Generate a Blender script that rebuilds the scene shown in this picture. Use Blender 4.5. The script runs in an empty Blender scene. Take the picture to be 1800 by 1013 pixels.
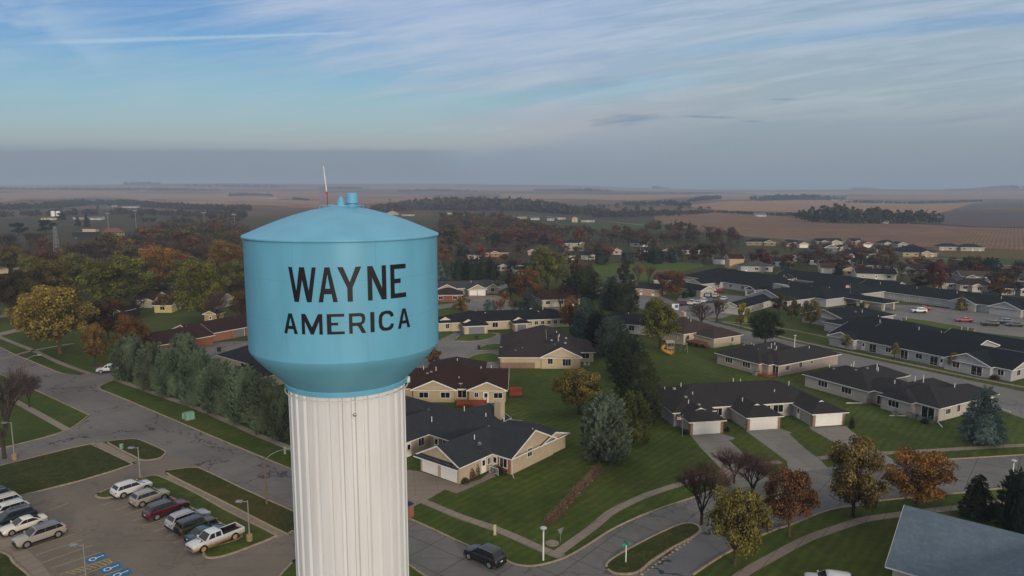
import bpy, bmesh, math, random
from mathutils import Vector, Matrix
R = math.radians
H, F, PITCH = 40.0, 1250.0, R(7.9)
SC = bpy.context.scene
COL = SC.collection
# ------------------------------------------------------------------ placing
def terr(x, y):
    d = math.hypot(x, y)
    if d < 1500: return 0.0
    t = d - 1500
    az = math.atan2(x, y)
    base = min(t, 6800) / 6800.0
    amp = 74 + 20*math.sin(az*5+2.6) - 16*min(1, max(-1, az*1.6))
    h = amp*base**1.35
    if d > 8300: h -= (d-8300)*0.012
    w = min(1, t/900.)
    h += w*(5.5*math.sin(x/480.+.6)+6.0*math.sin(y/560.+x/900.)+4.*math.sin((x-y)/300.+1.)+7.*math.sin(x/1300.-y/2100.)*min(1., t/2500.))
    return h
def ray(x, y):
    dx = (x-900)/F; dy = -(y-506.5)/F
    return dx, math.cos(PITCH)+dy*math.sin(PITCH), -math.sin(PITCH)+dy*math.cos(PITCH)
def P(x, y, z=0.0):
    d = ray(x, y)
    if y < 366 and z == 0: return PT(x, y)
    t = (z-H)/d[2]
    return Vector((d[0]*t, d[1]*t, z))
def PT(x, y):
    d = ray(x, y); n = math.hypot(d[0], d[1])
    s = 300.
    while s < 13000:
        X, Y, Z = d[0]/n*s, d[1]/n*s, H+d[2]/n*s
        if Z <= terr(X, Y): break
        s *= 1.006
    lo, hi = s/1.006, s
    for _ in range(12):
        m = (lo+hi)/2
        if H+d[2]/n*m <= terr(d[0]/n*m, d[1]/n*m): hi = m
        else: lo = m
    return Vector((d[0]/n*hi, d[1]/n*hi, terr(d[0]/n*hi, d[1]/n*hi)))
def depth(p): return p.y*math.cos(PITCH)+(H-p.z)*math.sin(PITCH)
def ztop(p, y): return H-p.y*math.tan(math.atan((y-506.5)/F)+PITCH)
def hexc(h):
    h = h.lstrip('#'); o = []
    for i in (0, 2, 4):
        v = int(h[i:i+2], 16)/255.
        o.append(v/12.92 if v <= .04045 else ((v+.055)/1.055)**2.4)
    return (o[0], o[1], o[2], 1.0)
# ------------------------------------------------------------------ materials
class NT:
    def __init__(s, m):
        s.m = m; s.t = m.node_tree; s.n = s.t.nodes; s.l = s.t.links
    def node(s, typ, ins=None, **kw):
        n = s.n.new(typ)
        for k, v in kw.items(): setattr(n, k, v)
        for k, v in (ins or {}).items():
            if isinstance(v, bpy.types.NodeSocket): s.l.new(v, n.inputs[k])
            else: n.inputs[k].default_value = v
        return n
    def math(s, op, a, b=0., c=0., clamp=False):
        n = s.n.new('ShaderNodeMath'); n.operation = op; n.use_clamp = clamp
        for i, v in enumerate((a, b, c)):
            if isinstance(v, bpy.types.NodeSocket): s.l.new(v, n.inputs[i])
            else: n.inputs[i].default_value = v
        return n.outputs[0]
    def mix(s, f, a, b, blend='MIX'):
        n = s.n.new('ShaderNodeMix'); n.data_type = 'RGBA'; n.blend_type = blend
        for i, v in ((0, f), (6, a), (7, b)):
            if isinstance(v, bpy.types.NodeSocket): s.l.new(v, n.inputs[i])
            else: n.inputs[i].default_value = v
        return n.outputs[2]
    def ss(s, v, lo, hi):
        n = s.n.new('ShaderNodeMapRange'); n.interpolation_type = 'SMOOTHSTEP'
        s.l.new(v, n.inputs[0]); n.inputs[1].default_value = lo; n.inputs[2].default_value = hi
        return n.outputs[0]
    def noise(s, vec, scale, detail=4., rough=.55, dist=0.):
        n = s.node('ShaderNodeTexNoise', {'Vector': vec, 'Scale': scale, 'Detail': detail, 'Roughness': rough, 'Distortion': dist})
        return n.outputs['Fac']
    def map(s, vec, loc=(0, 0, 0), rot=(0, 0, 0), sc=(1, 1, 1)):
        n = s.node('ShaderNodeMapping', {'Vector': vec, 'Location': loc, 'Rotation': rot, 'Scale': sc})
        return n.outputs[0]
MC = {}
def new(name, rough=.8, spec=.3, metal=0.):
    m = bpy.data.materials.new(name); m.use_nodes = True
    t = NT(m); b = t.n['Principled BSDF']
    b.inputs['Roughness'].default_value = rough; b.inputs['Specular IOR Level'].default_value = spec
    b.inputs['Metallic'].default_value = metal
    return t, b
def plain(name, hx, rough=.6, spec=.4, metal=0., var=.12, scale=3., bump=0., emit=0.):
    k = (name, hx, rough, metal, var, scale, emit)
    if k in MC: return MC[k]
    t, b = new(name, rough, spec, metal)
    tc = t.node('ShaderNodeTexCoord').outputs['Object']
    n = t.noise(tc, scale, 5.)
    c = hexc(hx)
    lo = tuple(x*(1-var) for x in c[:3])+(1,); hi = tuple(min(1, x*(1+var)) for x in c[:3])+(1,)
    t.l.new(t.mix(t.ss(n, .3, .7), lo, hi), b.inputs['Base Color'])
    if bump:
        bn = t.node('ShaderNodeBump', {'Height': n, 'Strength': bump, 'Distance': .05})
        t.l.new(bn.outputs[0], b.inputs['Normal'])
    if emit:
        b.inputs['Emission Color'].default_value = c; b.inputs['Emission Strength'].default_value = emit
    MC[k] = t.m
    return t.m
def shingle(hx):
    k = ('sh', hx)
    if k in MC: return MC[k]
    t, b = new('shingles', .92, .15)
    tc = t.node('ShaderNodeTexCoord').outputs['Object']
    n1 = t.noise(tc, .35, 3.); n2 = t.noise(tc, 7., 3., .8)
    br = t.node('ShaderNodeTexVoronoi', {'Vector': t.map(tc, sc=(2.2, 2.2, 5.)), 'Scale': 1.}).outputs['Color']
    c = tuple(x*.62 for x in hexc(hx)[:3])+(1,)
    a = tuple(x*.62 for x in c[:3])+(1,); d = tuple(min(1, x*1.45) for x in c[:3])+(1,)
    col = t.mix(t.math('MULTIPLY_ADD', n2, 1.3, -.15, clamp=True), a, d)
    col = t.mix(t.math('MULTIPLY', t.ss(n1, .35, .7), .35), col, tuple(x*.7 for x in c[:3])+(1,))
    sp = t.node('ShaderNodeSeparateColor', {0: br}).outputs[0]
    col = t.mix(t.math('MULTIPLY', t.ss(sp, .5, .9), .3), col, d)
    t.l.new(col, b.inputs['Base Color'])
    MC[k] = t.m; return t.m
def siding(hx):
    k = ('sd', hx)
    if k in MC: return MC[k]
    t, b = new('siding', .65, .3)
    tc = t.node('ShaderNodeTexCoord').outputs['Object']
    z = t.node('ShaderNodeSeparateXYZ', {0: tc}).outputs[2]
    ln = t.math('FRACT', t.math('MULTIPLY', z, 5.))
    n = t.noise(tc, 1.2, 4.)
    c = hexc(hx)
    col = t.mix(t.ss(n, .3, .75), tuple(x*.88 for x in c[:3])+(1,), c)
    col = t.mix(t.math('MULTIPLY', t.ss(ln, .8, .98), .3), col, tuple(x*.5 for x in c[:3])+(1,))
    t.l.new(col, b.inputs['Base Color'])
    MC[k] = t.m; return t.m
def brick(hx):
    k = ('br', hx)
    if k in MC: return MC[k]
    t, b = new('brickwork', .85, .2)
    tc = t.node('ShaderNodeTexCoord').outputs['Object']
    sx = t.node('ShaderNodeSeparateXYZ', {0: tc})
    v = t.node('ShaderNodeCombineXYZ', {0: t.math('ADD', sx.outputs[0], sx.outputs[1]), 1: sx.outputs[2]}).outputs[0]
    c = hexc(hx)
    bt = t.node('ShaderNodeTexBrick', {'Vector': v, 'Color1': tuple(x*.75 for x in c[:3])+(1,), 'Color2': tuple(min(1, x*1.3) for x in c[:3])+(1,), 'Mortar': hexc('8d857c'), 'Scale': 1., 'Mortar Size': .012, 'Brick Width': .3, 'Row Height': .12})
    t.l.new(bt.outputs[0], b.inputs['Base Color'])
    MC[k] = t.m; return t.m
def leafmat():
    t, b = new('foliage', .8, .15)
    oi = t.node('ShaderNodeObjectInfo').outputs['Color']
    ge = t.node('ShaderNodeNewGeometry').outputs['Random Per Island']
    tc = t.node('ShaderNodeTexCoord').outputs['Object']
    n = t.noise(tc, 2.2, 3.)
    f = t.math('ADD', t.math('MULTIPLY', ge, .75), t.math('MULTIPLY', t.ss(n, .3, .7), .65))
    br = t.node('ShaderNodeCombineColor', {0: f, 1: f, 2: f}).outputs[0]
    br2 = t.mix(1., oi, br, 'MULTIPLY')
    hs = t.node('ShaderNodeHueSaturation', {'Hue': t.math('MULTIPLY_ADD', ge, .035, .4825), 'Color': br2, 'Value': 1.33}).outputs[0]
    t.l.new(hs, b.inputs['Base Color'])
    tr = t.node('ShaderNodeBsdfTranslucent', {0: hs})
    mx = t.node('ShaderNodeMixShader', {0: .22, 1: b.outputs[0], 2: tr.outputs[0]})
    t.l.new(mx.outputs[0], t.n['Material Output'].inputs[0])
    return t.m
def barkmat():
    t, b = new('bark', .9, .1)
    tc = t.node('ShaderNodeTexCoord').outputs['Object']
    n = t.noise(t.map(tc, sc=(9, 9, 2)), 3., 4.)
    oi = t.node('ShaderNodeObjectInfo').outputs['Color']
    col = t.mix(1., oi, t.mix(n, (.45, .45, .45, 1), (1, 1, 1, 1)), 'MULTIPLY')
    t.l.new(col, b.inputs['Base Color']); return t.m
LEAF = leafmat(); BARK = barkmat()
def grassmat(name='grass', c1='37451b', c2='4f5d28', c3='646030', dry=.5, stripe=0., sa=0.):
    t, b = new(name, .95, .1)
    tc = t.node('ShaderNodeTexCoord').outputs['Object']
    n1 = t.noise(tc, .045, 4.); n2 = t.noise(tc, .5, 5., .65); n3 = t.noise(tc, 5., 4., .8); n4 = t.noise(tc, .16, 3.)
    col = t.mix(t.ss(n2, .3, .7), hexc(c1), hexc(c2))
    col = t.mix(t.math('MULTIPLY', t.ss(n1, .45, .75), dry), col, hexc(c3))
    col = t.mix(t.math('MULTIPLY', t.ss(n4, .56, .72), .4*dry), col, hexc('5d4c2a'))
    n5 = t.noise(tc, 1.6, 6., .75); col = t.mix(t.math('MULTIPLY', t.ss(n5, .48, .7), .45), col, hexc('6a6a34'))
    if stripe:
        w = t.node('ShaderNodeTexWave', {'Vector': t.map(tc, rot=(0, 0, R(sa))), 'Scale': .22, 'Distortion': 1.2, 'Detail': 2., 'Detail Scale': .6}).outputs['Fac']
        col = t.mix(t.math('MULTIPLY', w, stripe), col, hexc('55622a'))
    col = t.mix(t.math('MULTIPLY', t.ss(n3, .35, .7), .45), col, hexc('1d2810'))
    t.l.new(col, b.inputs['Base Color'])
    bn = t.node('ShaderNodeBump', {'Height': n3, 'Strength': .5, 'Distance': .08}); t.l.new(bn.outputs[0], b.inputs['Normal'])
    return t.m
def groundmat():
    t, b = new('open land', .95, .1)
    tc = t.node('ShaderNodeTexCoord').outputs['Object']
    n1 = t.noise(tc, .006, 4.); n2 = t.noise(tc, .05, 5., .65); n3 = t.noise(tc, .8, 4., .7)
    ln = t.node('ShaderNodeVectorMath', {0: tc}, operation='LENGTH').outputs['Value']
    near = t.mix(t.ss(n2, .3, .7), hexc('3a491c'), hexc('506029'))
    mid = t.mix(t.ss(n2, .35, .65), hexc('3c3f22'), hexc('4d452b'))
    far = t.mix(t.ss(n1, .4, .6), hexc('5a4534'), hexc('765a45'))
    n6 = t.noise(tc, .35, 6., .7); near = t.mix(t.math('MULTIPLY', t.ss(n6, .46, .68), .5), near, hexc('5f6230')); st = t.node('ShaderNodeTexWave', {'Vector': t.map(tc, rot=(0, 0, R(40))), 'Scale': .25, 'Distortion': 4.5, 'Detail': 2., 'Detail Scale': .4}).outputs['Fac']; near = t.mix(t.math('MULTIPLY', st, .3), near, hexc('2a3614'))
    near = t.mix(t.math('MULTIPLY', t.ss(t.noise(tc, .03, 4.), .5, .7), .35), near, hexc('5c5329'))
    col = t.mix(t.ss(ln, 180., 420.), near, mid)
    col = t.mix(t.ss(ln, 900., 1500.), col, far)
    col = t.mix(t.math('MULTIPLY', t.ss(n3, .35, .7), .4), col, hexc('262a16'))
    t.l.new(col, b.inputs['Base Color']); return t.m
def fieldmat(name, c1, c2, ang, sc=.09, dist=3., amt=.55):
    t, b = new(name, .95, .08)
    tc = t.node('ShaderNodeTexCoord').outputs['Object']
    w = t.node('ShaderNodeTexWave', {'Vector': t.map(tc, rot=(0, 0, R(ang))), 'Scale': sc, 'Distortion': dist, 'Detail': 2., 'Detail Scale': .12}).outputs['Fac']
    n1 = t.noise(tc, .004, 5., .6); n2 = t.noise(tc, .06, 5., .7)
    f = t.math('ADD', t.math('MULTIPLY', w, amt*.6), t.math('MULTIPLY', n2, 1-amt*.6))
    col = t.mix(t.ss(f, .25, .75), hexc(c1), hexc(c2))
    col = t.mix(t.math('MULTIPLY', t.ss(n1, .45, .7), .4), col, tuple(x*.6 for x in hexc(c1)[:3])+(1,))
    t.l.new(col, b.inputs['Base Color']); return t.m
def roadmat(name, base, dark, joint=0., ang=-39., crack=.6, jw=5., jh=3.8, cs=.16):
    t, b = new(name, .85, .25)
    tc = t.node('ShaderNodeTexCoord').outputs['Object']
    n1 = t.noise(tc, .07, 4., .6); n2 = t.noise(tc, 1.1, 6., .75); n3 = t.noise(tc, 9., 3., .8)
    c = hexc(base); d = hexc(dark)
    col = t.mix(t.ss(n1, .35, .7), c, d)
    col = t.mix(t.math('MULTIPLY', t.ss(n2, .3, .75), .35), col, tuple(x*1.25 for x in c[:3])+(1,))
    col = t.mix(t.math('MULTIPLY', n3, .3), col, tuple(x*.6 for x in d[:3])+(1,))
    st = t.noise(t.map(tc, rot=(0, 0, R(-ang)), sc=(.05, 1.2, 1)), 1., 3.)
    col = t.mix(t.math('MULTIPLY', t.ss(st, .5, .75), .25), col, tuple(x*.7 for x in d[:3])+(1,))
    if joint:
        bt = t.node('ShaderNodeTexBrick', {'Vector': t.map(tc, rot=(0, 0, R(-ang))), 'Color1': (0, 0, 0, 1), 'Color2': (0, 0, 0, 1), 'Mortar': (1, 1, 1, 1), 'Scale': 1., 'Mortar Size': .05, 'Brick Width': jw, 'Row Height': jh, 'Mortar Smooth': .3}, offset=0.)
        col = t.mix(t.math('MULTIPLY', bt.outputs[0], joint), col, hexc('26262a'))
    if crack:
        wv = t.node('ShaderNodeTexNoise', {'Vector': tc, 'Scale': .5, 'Detail': 5.}).outputs['Color']
        vv = t.mix(.55, tc, t.node('ShaderNodeVectorMath', {0: wv, 1: (6, 6, 6)}, operation='MULTIPLY').outputs[0])
        vo = t.node('ShaderNodeTexVoronoi', {'Vector': vv, 'Scale': cs}, feature='DISTANCE_TO_EDGE').outputs[0]
        msk = t.ss(t.noise(tc, .12, 2.), .34, .5)
        cr = t.math('MULTIPLY', t.math('SUBTRACT', 1., t.ss(vo, .004, .017)), msk)
        col = t.mix(t.math('MULTIPLY', cr, crack), col, hexc('1d1d21'))
    t.l.new(col, b.inputs['Base Color']); return t.m
M = dict(
 ground=groundmat(), lawn=grassmat(), lawn2=grassmat('mown grass', '3c4f1b', '536629', '666a30', .45, .45, 38), lawn3=grassmat('worn grass', '2f371a', '404422', '544824', .9),
 asph=roadmat('worn concrete street', '77726f', '625e5d', .35, -39, .85), lot=roadmat('parking lot concrete', '7a7166', '655e56', .12, 51, .25, 6, 6),
 slab=roadmat('slab street', '73716f', '5f5d5d', .75, -39, .4), lane=roadmat('dark asphalt lane', '6a6a6e', '5a5b60', 0, 20, .9, cs=.1), roadc=roadmat('pale street', '7a7876', '6a6867', .3, 12, .4),
 drive=roadmat('driveway concrete', '8a7e72', '796e64', .35, 10, .1, 3, 3), driveg=roadmat('grey driveway', '87827c', '75716c', .35, 10, .1, 3, 3), walk=roadmat('sidewalk concrete', '8b8074', '7b7167', .5, -39, 0, 1.5, 5),
 kerb=plain('kerb concrete', '948672', .9, .1, var=.2), white=plain('white trim', 'd8d6d2', .5), dark=plain('window glass', '12161b', .12, .6, var=.3), door=plain('white door', 'dedbd6', .5, var=.05),
 steel=plain('galvanised steel', '9a9b9b', .45, .5, .6), pole=plain('weathered wood pole', '6b5b48', .9), black=plain('black plastic', '101113', .5), tyre=plain('tyre rubber', '0d0d0e', .9), rim=plain('alloy rim', 'a5a6a8', .35, .5, .7),
 red=plain('red lamp lens', '8a1512', .2), head=plain('headlamp glass', 'c9ccd0', .1, .6), orange=plain('amber lens', 'c85a18', .3), green=plain('green utility paint', '6f9c86', .6), yell=plain('worn yellow paint', 'a89562', .85, var=.25, scale=6),
 blue=plain('blue paint', '1d6fa8', .7, var=.2), wood=plain('red stained deck', '8a4028', .8), brownw=plain('brown deck', '6b4028', .8), soil=plain('mulch', '4c3d2e', .95, var=.3), rock=plain('stone', '8a7b68', .9, var=.3, scale=8),
 wall_lot=plain('lot post base', '8d7a55', .9))
# ------------------------------------------------------------------ mesh helpers
class MB:
    def __init__(s): s.v = []; s.f = []; s.mi = []
    def poly(s, pts, mi=0):
        n = len(s.v); s.v += [tuple(p) for p in pts]; s.f.append(tuple(range(n, n+len(pts)))); s.mi.append(mi)
    def add(s, vs, fs, mi=0):
        n = len(s.v); s.v += [tuple(p) for p in vs]
        for f in fs: s.f.append(tuple(n+i for i in f)); s.mi.append(mi)
    def box(s, a, b, mi=0, T=None):
        x0, y0, z0 = a; x1, y1, z1 = b
        vs = [(x0, y0, z0), (x1, y0, z0), (x1, y1, z0), (x0, y1, z0), (x0, y0, z1), (x1, y0, z1), (x1, y1, z1), (x0, y1, z1)]
        if T: vs = [T @ Vector(v) for v in vs]
        s.add(vs, [(0, 3, 2, 1), (4, 5, 6, 7), (0, 1, 5, 4), (1, 2, 6, 5), (2, 3, 7, 6), (3, 0, 4, 7)], mi)
    def tube(s, a, b, r0, r1=None, n=6, mi=0, cap=True):
        if r1 is None: r1 = r0
        a = Vector(a); b = Vector(b); d = (b-a)
        if d.length < 1e-6: return
        d.normalize(); u = d.orthogonal().normalized(); w = d.cross(u)
        vs = []
        for p, r in ((a, r0), (b, r1)):
            for i in range(n):
                t = 2*math.pi*i/n; vs.append(p+u*math.cos(t)*r+w*math.sin(t)*r)
        fs = [(i, (i+1) % n, n+(i+1) % n, n+i) for i in range(n)]
        if cap: fs += [tuple(range(n-1, -1, -1)), tuple(range(n, 2*n))]
        s.add(vs, fs, mi)
    def lathe(s, prof, n=24, c=(0, 0), mi=0, rf=None):
        vs = []
        for r, z in prof:
            for i in range(n):
                t = 2*math.pi*i/n; rr = r*(rf(i/n) if rf else 1)
                vs.append((c[0]+rr*math.cos(t), c[1]+rr*math.sin(t), z))
        fs = []
        for k in range(len(prof)-1):
            for i in range(n):
                j = (i+1) % n; fs.append((k*n+i, k*n+j, (k+1)*n+j, (k+1)*n+i))
        s.add(vs, fs, mi)
    def build(s, name, mats, parent=None, smooth=False, loc=None, rot=0.):
        me = bpy.data.meshes.new(name); me.from_pydata(s.v, [], s.f)
        if not isinstance(mats, (list, tuple)): mats = [mats]
        for m in mats: me.materials.append(m)
        if len(mats) > 1: me.polygons.foreach_set('material_index', s.mi)
        if smooth: me.polygons.foreach_set('use_smooth', [True]*len(s.f))
        me.update()
        o = bpy.data.objects.new(name, me); COL.objects.link(o)
        if parent: o.parent = parent
        if loc is not None: o.location = loc; o.rotation_euler = (0, 0, rot)
        return o
def tag(o, label=None, cat=None, group=None, kind=None):
    if label: o['label'] = label
    if cat: o['category'] = cat
    if group: o['group'] = group
    if kind: o['kind'] = kind
    return o
def thing(name, label, cat, loc=(0, 0, 0), rz=0., group=None):
    o = bpy.data.objects.new(name, None); COL.objects.link(o); o.location = loc; o.rotation_euler = (0, 0, rz)
    o.empty_display_size = .5
    return tag(o, label, cat, group)
def dup(root, loc, rz=0., label=None, sc=None):
    r = root.copy(); COL.objects.link(r); r.location = loc; r.rotation_euler = (0, 0, rz)
    if sc: r.scale = sc
    if label: r['label'] = label
    for ch in root.children:
        c = ch.copy(); COL.objects.link(c); c.parent = r
        for g in ch.children:
            e = g.copy(); COL.objects.link(e); e.parent = c
    return r
def smooth_line(pts, closed=False, k=5):
    n = len(pts); out = []
    rng = range(n) if closed else range(n-1)
    for i in rng:
        if closed: p = [pts[(i-1) % n], pts[i], pts[(i+1) % n], pts[(i+2) % n]]
        else: p = [pts[max(0, i-1)], pts[i], pts[i+1], pts[min(n-1, i+2)]]
        for j in range(k):
            t = j/k; o = []
            for a in range(len(pts[0])):
                a0, a1, a2, a3 = p[0][a], p[1][a], p[2][a], p[3][a]
                o.append(.5*(2*a1+(a2-a0)*t+(2*a0-5*a1+4*a2-a3)*t*t+(3*a1-a0-3*a2+a3)*t**3))
            out.append(tuple(o))
    if not closed: out.append(tuple(pts[-1]))
    return out
def sheet(name, px, mat, z, kind='structure', sm=False, raw=False):
    pts = [(p[0], p[1]) for p in (px if raw else [P(*q) for q in px])]
    if sm: pts = smooth_line(pts, True, 4)
    mb = MB(); mb.poly([(x, y, z) for x, y in pts])
    return tag(mb.build(name, mat), kind=kind)
def path(name, px, w, mat, z, sm=True, raw=False):
    pts = [(p[0], p[1]) for p in (px if raw else [P(*q) for q in px])]
    if sm: pts = smooth_line(pts, False, 5)
    mb = MB(); n = len(pts); L = []; Q = []
    for i in range(n):
        a = Vector(pts[max(0, i-1)]); b = Vector(pts[min(n-1, i+1)]); d = (b-a).normalized(); nn = Vector((-d.y, d.x))
        p = Vector(pts[i]); L.append(p+nn*w/2); Q.append(p-nn*w/2)
    for i in range(n-1): mb.poly([(L[i].x, L[i].y, z), (Q[i].x, Q[i].y, z), (Q[i+1].x, Q[i+1].y, z), (L[i+1].x, L[i+1].y, z)])
    return tag(mb.build(name, mat), kind='structure')
def kerb(px, w=.2, z=.14, closed=False, sm=True, raw=False):
    pts = [(p[0], p[1]) for p in (px if raw else [P(*q) for q in px])]
    if sm: pts = smooth_line(pts, closed, 5)
    if closed: pts = pts+[pts[0], pts[1]]
    mb = MB(); n = len(pts); L = []; Q = []
    for i in range(n):
        a = Vector(pts[max(0, i-1)]); b = Vector(pts[min(n-1, i+1)]); d = (b-a).normalized(); nn = Vector((-d.y, d.x))
        p = Vector(pts[i]); L.append(p+nn*w/2); Q.append(p-nn*w/2)
    for i in range(n-1):
        l0, l1, q0, q1 = L[i], L[i+1], Q[i], Q[i+1]
        for A, B, za, zb in ((l0, l1, 0, 1), (q1, q0, 0, 1)):
            mb.poly([(A.x, A.y, 0), (B.x, B.y, 0), (B.x, B.y, z), (A.x, A.y, z)])
        mb.poly([(l0.x, l0.y, z), (q0.x, q0.y, z), (q1.x, q1.y, z), (l1.x, l1.y, z)])
    return tag(mb.build('kerb', M['kerb']), kind='structure')
def island(name, px, mat, sm=True, z=.13):
    pts = [P(*q).to_2d() for q in px]; pts = [(p.x, p.y) for p in pts]
    if sm: pts = smooth_line(pts, True, 4)
    mb = MB(); mb.poly([(x, y, z) for x, y in pts]); n = len(pts)
    for i in range(n):
        a = pts[i]; b = pts[(i+1) % n]; mb.poly([(a[0], a[1], 0), (b[0], b[1], 0), (b[0], b[1], z), (a[0], a[1], z)])
    o = tag(mb.build(name, mat), kind='structure')
    kerb(pts, .26, z+.012, True, False, True)
    return o
# ------------------------------------------------------------------ buildings
PIT = .36
def roof_geo(mb, u0, u1, v0, v1, kind, ze, pit, ov=.5, th=.16):
    u0 -= ov; u1 += ov; v0 -= ov; v1 += ov
    zb = ze-ov*pit*.6
    W = u1-u0; D = v1-v0
    if kind == 'hip':
        h = min(W, D)/2*pit
        if W >= D: r = [(u0+D/2, (v0+v1)/2), (u1-D/2, (v0+v1)/2)]
        else: r = [((u0+u1)/2, v0+W/2), ((u0+u1)/2, v1-W/2)]
        if abs(W-D) < .05: r[1] = (r[0][0]+.02, r[0][1]+.02)
    elif kind in ('gu', 'ghl', 'ghr'):
        h = D/2*pit; a = u0+(0 if kind != 'ghr' else D/2); b = u1-(0 if kind != 'ghl' else D/2)
        r = [(a, (v0+v1)/2), (b, (v0+v1)/2)]
    else:
        h = W/2*pit; a = v0; b = v1
        if kind == 'gvf': b = v1-W/2       # gable front, hip back
        if kind == 'gvb': a = v0+W/2
        r = [((u0+u1)/2, a), ((u0+u1)/2, b)]
    zt = zb+th
    c = [(u0, v0), (u1, v0), (u1, v1), (u0, v1)]
    T = [(x, y, zt) for x, y in c]+[(r[0][0], r[0][1], zt+h), (r[1][0], r[1][1], zt+h)]
    alongu = kind in ('gu', 'ghl', 'ghr') or (kind == 'hip' and W >= D)
    if alongu: fs = [(0, 1, 5, 4), (2, 3, 4, 5), (1, 2, 5), (3, 0, 4)]
    else: fs = [(1, 2, 5, 4), (3, 0, 4, 5), (0, 1, 4), (2, 3, 5)]
    gab = {'gu': (2, 3), 'ghl': (3,), 'ghr': (2,), 'gv': (2, 3), 'gvf': (2,), 'gvb': (3,), 'hip': ()}[kind]
    g_tris = []
    for i, f in enumerate(fs):
        if i in gab: g_tris.append(f); continue
        mb.add([T[k] for k in f], [tuple(range(len(f)))], 0)
    # fascia and soffit
    for i in range(4):
        a = T[i]; b = T[(i+1) % 4]
        mb.poly([(a[0], a[1], zb), (b[0], b[1], zb), b, a], 1)
    mb.poly([(x, y, zb) for x, y in reversed(c)], 1)
    # rake boards on gables
    for f in g_tris:
        a, b, p = [Vector(T[k]) for k in f]
        cen = Vector(((u0+u1)/2, (v0+v1)/2, 0)); nrm = (b-a).cross(Vector((0, 0, 1))).normalized()
        if (a-cen).dot(nrm) < 0: nrm = -nrm
        for q0, q1 in ((a, p), (b, p)):
            o = nrm*.03; dz = Vector((0, 0, .2))
            mb.poly([q0+o+Vector((0, 0, .03)), q1+o+Vector((0, 0, .03)), q1+o-dz, q0+o-dz], 1)
            mb.poly([q0+Vector((0, 0, .03)), q0+o+Vector((0, 0, .03)), q1+o+Vector((0, 0, .03)), q1+Vector((0, 0, .03))], 1)
            ii = -nrm*(ov-.03)
            mb.poly([q0-dz*.8, q1-dz*.8, q1+ii-dz*.8, q0+ii-dz*.8], 1)
    return zt+h
def wall_geo(mb, u0, u1, v0, v1, kind, ze, pit, ov=.5, mi=0):
    W = u1-u0; D = v1-v0
    c = [(u0, v0), (u1, v0), (u1, v1), (u0, v1)]
    for i in range(4):
        a = c[i]; b = c[(i+1) % 4]
        mb.poly([(a[0], a[1], 0), (b[0], b[1], 0), (b[0], b[1], ze), (a[0], a[1], ze)], mi)
    zb = ze-ov*pit*.6+.14-.02
    if kind in ('gu', 'ghl', 'ghr'):
        h = zb+(D/2+ov)*pit
        for u, k in ((u0, 'ghr'), (u1, 'ghl')):
            if kind != k: mb.poly([(u, v0, ze-.3), (u, v1, ze-.3), (u, v1, zb+ov*pit), (u, (v0+v1)/2, h), (u, v0, zb+ov*pit)], mi)
    if kind in ('gv', 'gvf', 'gvb'):
        h = zb+(W/2+ov)*pit
        for v, k in ((v0, 'gvb'), (v1, 'gvf')):
            if kind != k: mb.poly([(u0, v, ze-.3), (u1, v, ze-.3), (u1, v, zb+ov*pit), ((u0+u1)/2, v, h), (u0, v, zb+ov*pit)], mi)
SIDE = {'s': (lambda a, c, z, o: (a, c-o, z)), 'n': (lambda a, c, z, o: (-a, c+o, z)), 'e': (lambda a, c, z, o: (c+o, a, z)), 'w': (lambda a, c, z, o: (c-o, -a, z))}
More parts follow.
